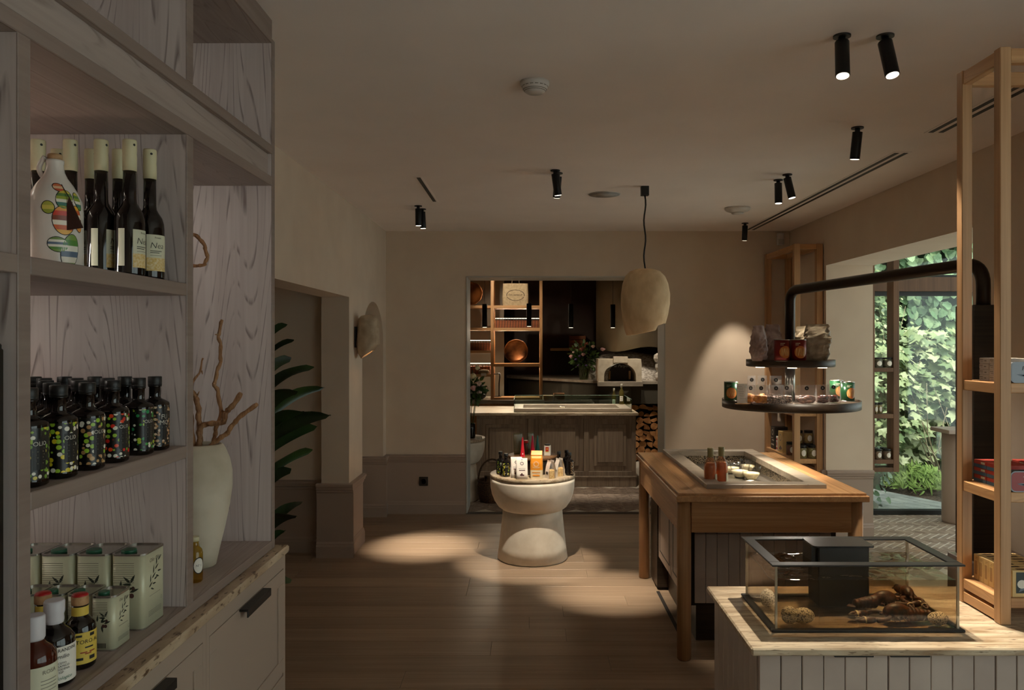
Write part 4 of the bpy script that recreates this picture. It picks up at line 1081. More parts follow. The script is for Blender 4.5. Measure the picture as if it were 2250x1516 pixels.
# ------------------------------------------------------------------ oak shelf tower on the counter
QX0, QX1, QY0, QY1 = 1.298, 2.0, 2.17, 2.392
pw = 0.031
t = thing('shelf_tower', 'tall oak post and rail shelf standing on the tank counter', 'shelf', ((QX0 + QX1) / 2, (QY0 + QY1) / 2, CZ))
for x in (QX0, QX1 - pw):
    for y in (QY0, QY1 - pw):
        bx('post', M_OAKZ, t, x, x + pw, y, y + pw, CZ + 0.0003, 2.415, 0.002)
for x in (QX0 + 0.003, QX1 - pw + 0.003):
    bx('top_rail', M_OAKY, t, x, x + pw - 0.006, QY0 + pw, QY1 - pw, 2.372, 2.412, 0.002)
for y in (QY0 + 0.003, QY1 - pw + 0.003): bx('top_rail', M_OAK, t, QX0 + pw, QX1 - pw, y, y + pw - 0.006, 2.372, 2.412, 0.002)
SHZ = [1.487, 1.185, 0.893]
for z in SHZ:
    bx('shelf', M_OAK, t, QX0 + 0.003, QX1 - 0.003, QY0 + 0.004, QY1 - 0.004, z - 0.028, z, 0.002) if False else None
    MB().box(QX0 + pw, QX1 - pw, QY0 + 0.004, QY1 - 0.004, z - 0.028, z, 0.002).build('shelf', M_OAK, t)
    bx('side_rail', M_OAKY, t, QX0 + 0.003, QX0 + pw - 0.001, QY0 + pw, QY1 - pw, z - 0.03, z, 0.002)
bx('foot_rail', M_OAKY, t, QX0 + 0.003, QX0 + pw - 0.001, QY0 + pw, QY1 - pw, CZ + 0.004, CZ + 0.034, 0.002)
# goods on the tower
M_TINS = flat('brushed tin', (112, 114, 118), 0.42, 0.7); M_TINR = flat('red tin print', (128, 34, 30), 0.35, 0.2); M_TINB = flat('blue grey print', (96, 106, 118), 0.4)
def flat_tin(loc, label, face, texts, art):
    t = thing('fish_tin', label, 'tin', loc)
    o = rbox_prof(0.105, 0.058, 0.014)
    MB().prism(o, -0.011, 0.011, 'Y').build('can', M_TINS, t, True)
    o2 = rbox_prof(0.099, 0.052, 0.012)
    MB().prism(o2, -0.0114, -0.0108, 'Y').build('face', face, t, True)
    sf = onplane((0, -0.0114, 0), (1, 0, 0), (0, 0, 1))
    for s_, sz, x, y, m in texts: lettering(s_, sz, x, y, sf, m, t, 0.0006, shear=0.15)
    decal('art', art, sf, M_TINB, t, 0.0005)
    return t
art = [leaf2(-0.035 + 0.012 * i, -0.006 - 0.002 * (i % 2), 0.045, 0.007, 0.05 * (i - 2)) for i in range(4)]
flat_tin((QX0 + pw + 0.054, QY0 + 0.018, SHZ[0] + 0.0295), 'grey fish tin standing upright, lettered Paloma, on the top tower shelf', M_TINS, [('Paloma', 0.016, 0.002, 0.011, M_INK)], art)
flat_tin((QX0 + pw + 0.054, QY0 + 0.018, SHZ[1] + 0.0295), 'red fish tin standing upright, lettered Tomate, on the middle tower shelf', M_TINR, [('Tomate', 0.016, 0.006, 0.008, M_WINK)], art)
M_CARDW = flat('white carton', (206, 196, 186), 0.6); M_CARDT = noisy('tan carton', (206, 172, 112), (216, 184, 126), 20, 0.6, bumpy=0)
M_CARDR = flat('red carton', (176, 62, 50), 0.55); M_CARDB = flat('blue carton', (74, 104, 126), 0.55)
wc = thing('white_carton', '-', 'carton', (0, 0, 0), 0, 'white cartons on the top tower shelf')
bx('box', M_CARDW, wc, -0.045, 0.045, -0.024, 0.024, 0, 0.0165, 0.0015, True)
sfc = onplane((-0.045, 0, 0), (0, -1, 0), (0, 0, 1))
decal('print', [rect(-0.012, 0.011, 0.016, 0.002), rect(-0.010, 0.006, 0.012, 0.0012), rect(0.008, 0.008, 0.010, 0.003)], sfc, M_GREYINK, wc)
col = ['farther', 'nearer']; ordl = ['bottom', 'second from the bottom', 'third from the bottom', 'top']
first = True
for c, y in enumerate((2.318, 2.266)):
    for k in range(4):
        lab = 'slim white carton, %s of the %s stack on the tower shelf' % (ordl[k], col[c])
        loc = (QX0 + 0.085, y, SHZ[0] + 0.0002 + 0.0168 * k)
        if first: wc.location = loc; wc['label'] = lab; first = False
        else: dup(wc, loc, 0.02 * ((k % 2) * 2 - 1), lab)
rc = thing('red_blue_carton', '-', 'carton', (0, 0, 0), 0, 'red and blue cartons on the middle tower shelf')
bx('box', M_CARDR, rc, -0.045, 0.045, -0.032, 0.032, 0, 0.021, 0.0012, True)
sfc = onplane((-0.045, 0, 0), (0, -1, 0), (0, 0, 1)); sfd = onplane((0, -0.032, 0), (1, 0, 0), (0, 0, 1))
decal('blue_band', [rect(0, 0.005, 0.064, 0.010)], sfc, M_CARDB, rc); decal('blue_band', [rect(0, 0.005, 0.09, 0.010)], sfd, M_CARDB, rc)
decal('cream_patch', [rect(0.016, 0.015, 0.02, 0.006)], sfc, M_CREAMLAB, rc, 0.0006)
first = True
for c, (x, y, n_) in enumerate(((QX0 + 0.085, 2.338, 3), (QX0 + 0.085, 2.271, 3), (QX0 + 0.20, 2.338, 3))):
    for k in range(n_):
        lab = 'red and blue carton, %s of the %s stack on the middle tower shelf' % (['bottom', 'middle', 'top'][k], ['far left', 'near left', 'right hand'][c])
        loc = (x, y, SHZ[1] + 0.0002 + 0.0213 * k)
        if first: rc.location = loc; rc['label'] = lab; first = False
        else: dup(rc, loc, 0, lab)
sb = thing('sardine_carton', '-', 'carton', (0, 0, 0), 0, 'upright sardine cartons on the lowest tower shelf')
bx('box', M_CARDT, sb, -0.0625, 0.0625, -0.012, 0.012, 0, 0.074, 0.001, True)
sfd = onplane((0, -0.012, 0), (1, 0, 0), (0, 0, 1)); sfc = onplane((-0.0625, 0, 0), (0, -1, 0), (0, 0, 1))
decal('picture', [rect(0.002, 0.040, 0.108, 0.058)], sfd, flat('dark green print', (26, 32, 26), 0.4), sb)
lettering('SARDINES', 0.0135, 0.0, 0.057, sfd, M_WINK, sb)
decal('fish_art', [leaf2(-0.045 + 0.02 * i, 0.014, 0.05, 0.012, 0.75) for i in range(4)], sfd, M_TINB, sb, 0.0007)
decal('garlic_art', [ell(-0.036, 0.036, 0.013, 0.012, 14)], sfd, M_PAPER, sb, 0.0008)
decal('side_print', [rect(0.004, 0.066, 0.010, 0.002), rect(0.002, 0.062, 0.012, 0.0012), rect(0.0, 0.036, 0.012, 0.040)], sfc, flat('tan ink', (170, 132, 84), 0.6), sb)
decal('top_print', [rect(-0.03, 0, 0.03, 0.012), rect(0.03, 0, 0.03, 0.012)], onplane((0, 0, 0.074), (1, 0, 0), (0, 1, 0)), flat('brown ink', (104, 78, 50), 0.6), sb)
first = True; nlab = ['nearest', 'second', 'third', 'fourth', 'fifth', 'sixth', 'farthest']
ys = [QY0 + 0.024 + 0.0258 * i for i in range(7)]
for k, y in enumerate(ys):
    lab = 'tan sardine carton standing on edge, %s from the front in its row' % nlab[k]
    loc = (QX0 + pw + 0.066 + (0.006 if k == 0 else 0.0), y, SHZ[2] + 0.0003)
    if first: sb.location = loc; sb['label'] = lab; first = False
    else: dup(sb, loc, 0, lab)

# ------------------------------------------------------------------ ceiling fittings
def spot(u, v, tgt, label, watts, size=42, blend=0.55, Yc=None, col=WARM, L=0.125, r=0.0235):
    Y = Yc or (ZC - H) * F / (V0 - v); X = PX(u, Y)
    t = thing('ceiling_spotlight', label, 'spotlight', (X, Y, ZC), 0, 'black cylinder spotlights on the ceiling')
    MB().lathe([(0.029, -0.006), (0.029, 0.0)], 24, (X, Y, ZC)).build('ceiling_plate', M_BLACK, t)
    c0 = Vector((X, Y, ZC - 0.026)); d = (Vector(tgt) - c0).normalized()
    MB().tube([(X, Y, ZC - 0.005), c0], 0.012, 10).build('stem', M_BLACK, t)
    a = c0 - d * 0.004; b = c0 + d * L
    MB().tube([a, a + d * 0.002, b - d * 0.002, b], [r * 0.96, r, r, r * 0.97], 24).build('housing', M_BLACKM, t)
    MB().tube([b + d * 0.0002, b + d * 0.0012], r * 0.86, 20).build('lens', M_LENS, t)
    if watts:
        lp = lamp('spot_light', 'SPOT', b + d * 0.006, Vector(tgt), watts * 3.4, col, spot_size=RAD(size), spot_blend=blend, shadow_soft_size=0.018)
    return t
spot(1850, 78, (0.92, 2.22, 0.82), 'black spotlight above the tank, left one of the near pair', 42, 36)
spot(1945, 78, (1.34, 2.16, 0.82), 'black spotlight above the tank, right one of the near pair', 28, 34)
spot(1884, 280, (1.52, 4.10, 0.85), 'single black spotlight before the long ceiling vent', 26, 36)
spot(1710, 395, (1.60, 4.98, 0.85), 'black spotlight hanging straight, left one of the pair over the trays', 22, 40)
spot(1730, 383, (1.93, 4.72, 1.0), 'black spotlight tilted right, of the pair over the trays', 20, 36)
spot(1637, 490, (1.93, 7.3, 0.9), 'farthest black spotlight near the back right corner of the ceiling', 20, 40)
spot(1226, 380, (0.03, 5.62, 0.3), 'upper black spotlight of the crossed pair over the pedestal table', 74, 26)
spot(1220, 384, (0.53, 5.06, 0.0), 'lower black spotlight of the crossed pair over the pedestal table', 105, 24, 1.0, Yc=4.75)
spot(919, 452, (-0.835, 6.15, 0.0), 'left black spotlight of the pair by the short vent', 118, 24, 1.0)
spot(928, 459, (-0.72, 6.28, 0.0), 'right black spotlight of the pair by the short vent', 30, 24, 0.9)
spot(0, 0, (0.35, 0.6, 0), 'black spotlight behind the camera position, left one', 45, 60, Yc=0.75) if False else None
def vent(x0, x1, y0, y1, slots, label):
    t = thing('ceiling_vent', label, 'vent', ((x0 + x1) / 2, (y0 + y1) / 2, ZC))
    bx('frame', M_CEIL, t, x0, x1, y0, y1, ZC - 0.003, ZC - 0.0002, 0.001)
    for k in range(slots):
        a = x0 + (x1 - x0) * (k + 0.5) / slots
        bx('slot', M_BLACK, t, a - 0.012, a + 0.012, y0 + 0.02, y1 - 0.02, ZC - 0.0045, ZC - 0.003)
vent(PX(909, 4.93), PX(928, 4.93), 4.93, 5.81, 1, 'short single slot vent in the left of the ceiling')
vent(1.985, 2.085, 4.286, 7.27, 2, 'long double slot vent running along the right of the ceiling')
vent(1.955, 2.055, 2.0, 3.904, 2, 'double slot vent nearer the camera at the right ceiling edge')
Yd = 3.14
M_WPL = flat('white plastic', (206, 200, 194), 0.4)
t = thing('smoke_detector', 'white smoke detector with slotted rim on the ceiling', 'detector', (0.022, Yd, ZC))
MB().lathe([(0.058, 0), (0.058, -0.012), (0.052, -0.016), (0.050, -0.026), (0.040, -0.040), (0.030, -0.046), (0.0, -0.047)], 32, (0.022, Yd, ZC)).build('housing', M_WPL, t)
for k in range(16):
    a = 2 * pi * k / 16
    MB().tube([(0.022 + 0.0505 * cos(a), Yd + 0.0505 * sin(a), ZC - 0.0195), (0.022 + 0.0505 * cos(a + 0.26), Yd + 0.0505 * sin(a + 0.26), ZC - 0.0195)], 0.002, 5).build('slot', M_GREYINK, t)
for rr, zz in ((0.0468, -0.031), (0.0425, -0.0365)):
    MB().add([(0.022 + r_ * cos(2 * pi * i / 28), Yd + r_ * sin(2 * pi * i / 28), ZC + z_) for r_, z_ in ((rr + 0.0012, zz), (rr - 0.0012, zz - 0.0016)) for i in range(28)], [(i, (i + 1) % 28, 28 + (i + 1) % 28, 28 + i) for i in range(28)]).build('groove', M_GREYINK, t)
t = thing('ceiling_speaker', 'flat round white speaker grille beside the pendant cord', 'speaker', (0.527, 5.525, ZC))
MB().lathe([(0.112, 0), (0.112, -0.003), (0.106, -0.004)], 40, (0.527, 5.525, ZC)).build('ring', M_WPL, t)
MB().lathe([(0.106, -0.004), (0.0, -0.0045)], 40, (0.527, 5.525, ZC)).build('grille', flat('grille', (176, 170, 164), 0.6), t)
t = thing('heat_detector', 'white dome detector near the back right of the ceiling', 'detector', (1.61, 6.087, ZC))
MB().lathe([(0.098, 0), (0.098, -0.012), (0.085, -0.024), (0.05, -0.036)], 36, (1.61, 6.087, ZC)).build('base', M_WPL, t)
MB().lathe([(0.045, -0.036), (0.045, -0.045), (0.0, -0.048)], 28, (1.61, 6.087, ZC)).build('sensor', M_WPL, t)
t = thing('alarm_sensor', 'small white motion sensor on the back wall near the corner', 'sensor', (PX(1716, 7.32), YB, PZ(525, 7.34)))
bx('housing', M_WPL, t, PX(1709, 7.32), PX(1723, 7.32), YB - 0.045, YB - 0.0005, PZ(539, 7.34), PZ(512, 7.34), 0.006)
bx('lens', M_JAMB, t, PX(1710, 7.32), PX(1722, 7.32), YB - 0.049, YB - 0.044, PZ(536, 7.34), PZ(526, 7.34), 0.002)
t = thing('power_outlet', 'black wall socket low on the back wall', 'outlet', (PX(931, YB), YB, PZ(1057, YB)))
c = t.location
bx('plate', M_BLACK, t, c.x - 0.042, c.x + 0.042, YB - 0.016, YB - 0.0065, c.z - 0.042, c.z + 0.042, 0.003)
MB().lathe([(0.028, -0.003), (0.028, 0.003), (0.023, 0.003), (0.022, -0.002)], 24).build('socket_ring', M_BLACKM, t, True)
s_ = t.children[-1]; s_.rotation_euler = (pi / 2, 0, 0); s_.location = (0, -0.018, 0)

# pendant lamp
PXc, PYc = 0.77, 5.25
t = thing('pendant_lamp', 'rounded pale paper pendant shade hanging from a black cord', 'lamp', (PXc, PYc, ZC))
MB().prism([(PXc + a, PYc + b) for a, b in rbox_prof(0.052, 0.052, 0.008)], ZC - 0.06, ZC, 'Z').build('canopy', M_BLACK, t)
MB().tube([(PXc + 0.006 * sin(0.9 * i), PYc, ZC - 0.055 - 0.54 * i / 16) for i in range(17)], 0.0055, 8).build('cord', M_BLACK, t)
pr = [(0.02, 0.468), (0.06, 0.467), (0.10, 0.452), (0.132, 0.42), (0.152, 0.37), (0.163, 0.30), (0.162, 0.23), (0.153, 0.15), (0.138, 0.08), (0.124, 0.045), (0.118, 0.04), (0.128, 0.09), (0.143, 0.16), (0.15, 0.24), (0.15, 0.30), (0.12, 0.42), (0.02, 0.46)]
mb = MB(); n = 40; vs = []
for r, z in pr:
    for i in range(n):
        a = 2 * pi * i / n
        k = 1 + 0.035 * noise.noise(Vector((cos(a) * 1.3, sin(a) * 1.3, z * 5))) + 0.02 * cos(a)
        sl = (0.03 * cos(a - 0.2) + 0.012) * max(0, 1 - z / 0.25) + (0.028 if cos(a) > 0.55 and z < 0.06 else 0)
        vs.append((PXc + r * k * cos(a), PYc + r * k * sin(a), 1.62 + z + sl))
m_ = len(pr)
mb.add(vs, [(j * n + i, j * n + (i + 1) % n, (j + 1) * n + (i + 1) % n, (j + 1) * n + i) for j in range(m_ - 1) for i in range(n)], True)
mb.build('shade', M_SHADE, t)
# wall lamp on the pier
t = thing('wall_lamp', 'lumpy pale paper wall lamp on the left pier, glowing orange beneath', 'lamp', (XL, 6.08, 1.6))
lc = Vector((-1.245, 6.08, 1.645))
pr = [(0.03, 0.165), (0.06, 0.158), (0.082, 0.135), (0.09, 0.08), (0.095, 0.0), (0.1, -0.06), (0.085, -0.11), (0.06, -0.15), (0.05, -0.145), (0.075, -0.10), (0.085, -0.05), (0.07, 0.12), (0.02, 0.15)]
vs = []; n = 32
for r, z in pr:
    for i in range(n):
        a = 2 * pi * i / n
        k = 1 + 0.07 * noise.noise(Vector((cos(a) * 1.5 + 3, sin(a) * 1.5, z * 7)))
        x = max(lc.x + r * k * cos(a) * 0.92, XL + 0.004)
        vs.append((x, lc.y + r * k * sin(a), lc.z + z + (0.035 * (cos(a) + 0.4) if z < -0.09 else 0)))
mb = MB().add(vs, [(j * n + i, j * n + (i + 1) % n, (j + 1) * n + (i + 1) % n, (j + 1) * n + i) for j in range(len(pr) - 1) for i in range(n)], True)
mb.build('shade', noisy('stone paper', (160, 140, 116), (188, 168, 142), 14, 0.85, bumpy=0.3), t)
bx('back_plate', M_BLACK, t, XL + 0.0005, XL + 0.012, 6.03, 6.13, 1.56, 1.72)
MB().ball((lc.x, lc.y, lc.z - 0.02), 0.022, 12, 8).build('bulb', emitter('lamp bulb', (1.0, 0.55, 0.25), 6.0), t)
lamp('wall_lamp_light', 'POINT', (lc.x, lc.y, lc.z - 0.06), (lc.x, lc.y, 0), 0.7, (1.0, 0.6, 0.3), shadow_soft_size=0.02)

# ------------------------------------------------------------------ dracaena beside the shelving
t = thing('dracaena_plant', 'dark green strap leaved houseplant beyond the left shelving', 'plant', (-1.20, 3.35, 0))
M_LEAFD = noisy('dark leaf', (16, 32, 14), (40, 66, 26), 6, 0.35, bumpy=0.05)
MB().lathe([(0.10, 0.0), (0.125, 0.01), (0.13, 0.24), (0.12, 0.25), (0.11, 0.22), (0.0, 0.21)], 28, (-1.20, 3.35, 0)).build('pot', M_BLACKM, t)
MB().tube([(-1.20, 3.35, 0.2), (-1.205, 3.36, 0.7), (-1.20, 3.35, 1.2), (-1.20, 3.35, 1.55)], [0.02, 0.017, 0.014, 0.01], 10).build('trunk', M_DRIFT, t)
def strap(base, tip, droop, wd, nm='leaf', mat=M_LEAFD):
    base, tip = Vector(base), Vector(tip); mb = MB(); n = 12
    d = (tip - base); ph = base.z * 13; side = d.cross(Vector((0.4 * sin(ph * 3), 1, 0.9 * sin(ph * 7)))).normalized(); vs = []
    for i in range(n + 1):
        s_ = i / n; c = base + d * s_ + Vector((0, 0, droop * 4 * s_ * (1 - s_)))
        w_ = wd * (0.25 + 1.35 * s_ ** 0.7 * (1 - s_) ** 0.55) * (1 if i < n else 0.02)
        up = Vector((0, -0.3 * w_, 0.004 * sin(6 * s_ + ph)))
        vs += [c - side * w_ / 2 + up, c, c + side * w_ / 2 + up + Vector((0, 0, 0.006 * sin(9 * s_ + ph)))]
    fs = []
    for i in range(n):
        a = 3 * i; fs += [(a, a + 1, a + 4, a + 3), (a + 1, a + 2, a + 5, a + 4)]
    mb.add(vs, fs, True)
    return mb.build(nm, mat, t, fix=False)
tips = [(632, 713), (640, 786), (646, 747), (690, 806), (714, 852), (727, 913), (698, 937), (687, 988), (668, 905), (640, 1030), (666, 1102), (652, 1134), (628, 1166), (641, 1274), (655, 860), (628, 960)]
for k, (u, v) in enumerate(tips):
    Yt = 3.35 + 0.22 * sin(k * 2.1); tp = P(u, v, Yt)
    bz = min(max(tp.z - 0.22, 0.45), 1.5)
    strap((-1.20, 3.35, bz + 0.02), tp, 0.05, 0.068 if k not in (0, 2, 12) else 0.035)
for k in range(14):
    a = 1.9 + 0.25 * k; L = 0.34 + 0.06 * sin(k * 1.7); z = 0.6 + 0.075 * k
    strap((-1.20, 3.35, z), (-1.20 + 0.55 * L * cos(a) - 0.02, 3.35 + L * sin(a) * 0.9, z + 0.12), 0.07, 0.06)

# ------------------------------------------------------------------ goods on the pedestal table
PC = Vector((0.024, 5.852, 0.629))
t = thing('wooden_riser', 'round dark wooden riser on the pedestal table', 'riser', PC)
M_RISER = wood('riser oak', (92, 62, 38), (128, 90, 56), 'X', 1.5, 0.5)
MB().lathe([(0.15, 0.0), (0.15, 0.108)], 32, PC + Vector((0.0, 0.05, 0))).build('drum', M_DARKOAK, t)
MB().lathe([(0.180, 0.108), (0.184, 0.111), (0.184, 0.126), (0.181, 0.129)], 40, PC + Vector((0.0, 0.05, 0))).build('round_top', M_RISER, t)
RZ = 0.629 + 0.129
# two dark oil bottles left, three right
oil('lemon', (PX(1112, 5.72), 5.70, 0.629), 'dark oil bottle with yellow lemon label on the pedestal table', True, RAD(-58))
oil('olive', (PX(1100, 5.82), 5.80, 0.629), 'dark oil bottle behind the lemon one on the pedestal table', True, RAD(-50))
oil('olive', (PX(1228, 5.82), 5.81, 0.629), 'plain dark oil bottle behind the clear bread bags on the pedestal', False)
oil('olive', (PX(1245, 5.86), 5.87, 0.629), 'plain dark oil bottle at the right back edge of the pedestal', False)
oil('smoke', (PX(1251.5, 5.74), 5.752, 0.629), 'dark oil bottle with a pale leaf label at the right edge of the pedestal', True, RAD(15))
# white pouches
M_POUCH = flat('white pouch', (226, 216, 204), 0.55)
def pouch(w_, h_, d_, name, label, cat, loc, rotz, tilt, mat, group=None, fold=False):
    t = thing(name, label, cat, loc, rotz, group)
    prof = [(0, 1.0), (0.25, 1.0), (0.6, 0.8), (0.9, 0.25), (1.0, 0.06)]
    mb = MB(); vs = []; n = 20
    for s_, k in prof:
        for i in range(n):
            a = 2 * pi * i / n; ca, sa = cos(a), sin(a)
            x = w_ / 2 * (abs(ca) ** 0.35) * (1 if ca > 0 else -1); y = d_ / 2 * k * (abs(sa) ** 0.7) * (1 if sa > 0 else -1)
            vs.append((x, y + tilt * s_ * h_, s_ * h_))
    mb.add(vs, [(j * n + i, j * n + (i + 1) % n, (j + 1) * n + (i + 1) % n, (j + 1) * n + i) for j in range(len(prof) - 1) for i in range(n)] + [tuple(range(n)), tuple(range((len(prof) - 1) * n, len(prof) * n))], True)
    mb.build('pouch', mat, t, True)
    return t
def risotto(loc, rot, label):
    w_, h_, d_ = 0.082, 0.145, 0.03
    t = pouch(w_, h_, d_, 'risotto_pouch', label, 'pouch', loc, rot, 0.18, M_POUCH, 'white risotto pouches')
    nrm = Vector((0, -1, 0)); up = Vector((0, 0.18 + 0.04, 1))
    sf = onplane((0, -d_ / 2 - 0.0012, 0), (1, 0, 0), up)
    decal('emblem', ringpoly(0, 0.112, 0.0085, 0.0125, 20), sf, flat('charcoal', (60, 58, 56), 0.6) if 'charcoal' not in MATS else MATS['charcoal'], t, 0.0012)
    lettering('RISOTTO', 0.0115, 0, 0.076, sf, MATS['charcoal'], t, 0.0015)
    decal('band', [rect(0, 0.064, 0.044, 0.006)], sf, MATS.get('maroon') or flat('maroon', (70, 26, 26), 0.6), t, 0.0012)
    decal('picture', [ell(-0.004, 0.032, 0.012, 0.007, 12), ell(0.008, 0.030, 0.008, 0.005, 10), ell(-0.002, 0.039, 0.006, 0.006, 10)], sf, MATS['maroon'], t, 0.0012)
    decal('notch', [ell(0, 0.139, 0.004, 0.003, 8)], sf, MATS['charcoal'], t, 0.0014)
    return t
risotto((PX(1147, 5.58), 5.585, 0.629), RAD(6), 'white risotto pouch in front, brightly lit, on the pedestal table')
risotto((PX(1135, 5.66), 5.650, 0.629), RAD(4), 'white risotto pouch half hidden behind the front one')
# orange bag
M_ORG = flat('orange foil', (232, 148, 40), 0.35)
t = thing('pasta_bag', 'orange and cream foil bag with folded top on the pedestal table', 'bag', (PX(1179, 5.62), 5.62, 0.629), RAD(-6))
def loft(rings, name, mat, t, wob=0.0):
    mb = MB(); n = len(rings[0]); vs = [p for r in rings for p in r]
    mb.add(vs, [(j * n + i, j * n + (i + 1) % n, (j + 1) * n + (i + 1) % n, (j + 1) * n + i) for j in range(len(rings) - 1) for i in range(n)] + [tuple(range(n)), tuple(range((len(rings) - 1) * n, len(rings) * n))])
    return mb.build(name, mat, t, True)
rb_ = lambda w_, d_, z, y=0: [(a, b + y, z) for a, b in rbox_prof(w_, d_, min(w_, d_) * 0.25, 2)]
loft([rb_(0.084, 0.05, 0.0), rb_(0.088, 0.055, 0.03), rb_(0.088, 0.055, 0.063)], 'cream_base', flat('cream foil', (222, 204, 170), 0.4), t)
loft([rb_(0.0885, 0.0555, 0.063), rb_(0.088, 0.055, 0.11), rb_(0.084, 0.04, 0.145), rb_(0.082, 0.02, 0.160), rb_(0.082, 0.012, 0.168, -0.004), rb_(0.080, 0.012, 0.190, 0.012), rb_(0.08, 0.008, 0.196, 0.014)], 'orange_top', M_ORG, t)
sf = onplane((0, -0.0282, 0), (1, 0, 0), (0, 0, 1))
rays = []
for k in range(20):
    a = 2 * pi * k / 20; rays.append(leaf2(0.013 * cos(a), 0.106 + 0.013 * sin(a), 0.0085, 0.003, a))
decal('sun_emblem', rays, sf, M_PAPER, t, 0.001)
decal('label_lines', [rect(0, 0.082, 0.05, 0.0022), rect(0, 0.077, 0.04, 0.0014)], sf, M_CREAMLAB, t, 0.001)
decal('base_print', [rect(0, 0.046, 0.058, 0.005), rect(0, 0.026, 0.05, 0.009)], sf, M_ORG, t, 0.001)
# clear bags with golden bread, white side bands
M_BREAD = noisy('golden crumbs', (196, 150, 76), (232, 196, 120), 90, 0.8, detail=3)
def breadbag(loc, rot, label):
    t = thing('bread_bag', label, 'bag', loc, rot, 'clear bags of golden crumbs')
    loft([rb_(0.05, 0.045, 0.001), rb_(0.05, 0.045, 0.055), rb_(0.042, 0.036, 0.062)], 'contents', M_BREAD, t)
    loft([rb_(0.056, 0.05, 0.0), rb_(0.058, 0.052, 0.05), rb_(0.042, 0.035, 0.09), rb_(0.024, 0.012, 0.118), rb_(0.024, 0.006, 0.128)], 'film', M_FILM, t)
    path = [(0.0295, 0.0), (0.0305, 0.05), (0.0225, 0.09), (0.013, 0.118), (0.013, 0.13)]
    for sd in (-1, 1):
        vs = []
        for x, z in path: vs += [(sd * x, -0.027, z), (sd * x, 0.027, z)]
        MB().add(vs, [(2 * i, 2 * i + 1, 2 * i + 3, 2 * i + 2) for i in range(4)]).build('side_band', M_POUCH, t, True)
        MB().add([(sd * 0.0312, -0.012, 0.03), (sd * 0.0312, 0.012, 0.03), (sd * 0.0312, 0.012, 0.05), (sd * 0.0312, -0.012, 0.05)], [(0, 1, 2, 3)]).build('band_print', M_INK, t, True)
    return t
breadbag((PX(1210, 5.64), 5.62, 0.629), RAD(28), 'clear bag of golden crumbs with white side bands, front one')
breadbag((PX(1229, 5.73), 5.72, 0.629), RAD(28), 'clear bag of golden crumbs with white side bands, rear one')
# goods on the riser
def cone_pack(u, y, label, mat):
    t = thing('cone_pack', label, 'package', (PX(u, y), y, RZ), RAD(8))
    loft([rb_(0.036, 0.036, 0.0), rb_(0.030, 0.030, 0.03), rb_(0.008, 0.008, 0.142)], 'pyramid', mat, t)
    decal('badge', [ell(0, 0.022, 0.004, 0.006, 10)], onplane((0, -0.0168, 0), (1, 0, 0), (0, 0.1, 1)), M_PAPER, t, 0.0012)
cone_pack(1148, 5.80, 'pointed red paper pack at the front of the riser', flat('red foil', (190, 24, 42), 0.3))
cone_pack(1170, 5.90, 'pointed magenta pack behind the orange bag on the riser', flat('magenta foil', (196, 16, 56), 0.25))
cone_pack(1181, 5.92, 'pointed teal pack on the riser', flat('teal foil', (12, 104, 96), 0.25))
for u, y, lab in ((1142, 5.97, 'flat clear herb pack at the left back of the riser'), (1136, 5.93, 'flat clear herb pack at the left edge of the riser'), (1167, 6.0, 'flat clear spice pack behind the magenta pack')):
    pouch(0.05, 0.155, 0.012, 'herb_pack', lab, 'package', (PX(u, y), y, RZ), RAD(30), 0.05, MATS.get('herb film') or glassy('herb film', (226, 220, 190), 0.8, 0.2, solid=(0.45, (128, 118, 84))), 'clear herb packs')
t = thing('pepper_jar', 'small clear spice jar with a red lid on the riser', 'jar', (PX(1156, 5.94), 5.94, RZ))
MB().lathe([(0.018, 0), (0.019, 0.002), (0.019, 0.078), (0.016, 0.084)], 18).build('glass', MATS.get('spice glass') or glassy('spice glass', (220, 190, 160), 0.7, 0.1, solid=(0.5, (120, 70, 50))), t, True)
MB().lathe([(0.0175, 0.084), (0.0175, 0.10), (0.016, 0.102)], 18).build('lid', flat('red lid', (200, 40, 34), 0.4), t, True)
t = thing('spice_tin', 'square white spice tin with black lid on the riser', 'tin', (PX(1203, 5.84), 5.86, RZ), RAD(-10))
bx('box', M_PAPER, t, -0.023, 0.023, -0.018, 0.018, 0, 0.075, 0.002, True)
MB().lathe([(0.021, 0.075), (0.021, 0.083), (0.019, 0.085)], 20).build('lid', M_BLACK, t, True)
sf = onplane((0, -0.018, 0), (1, 0, 0), (0, 0, 1))
decal('red_panel', [rect(0, 0.048, 0.024, 0.032)], sf, MATS['red lid'], t); decal('gold_panel', [rect(0, 0.030, 0.024, 0.008)], sf, M_YLAB, t); decal('emblem', [ell(0, 0.05, 0.006, 0.006)], sf, M_YLAB, t, 0.0008)

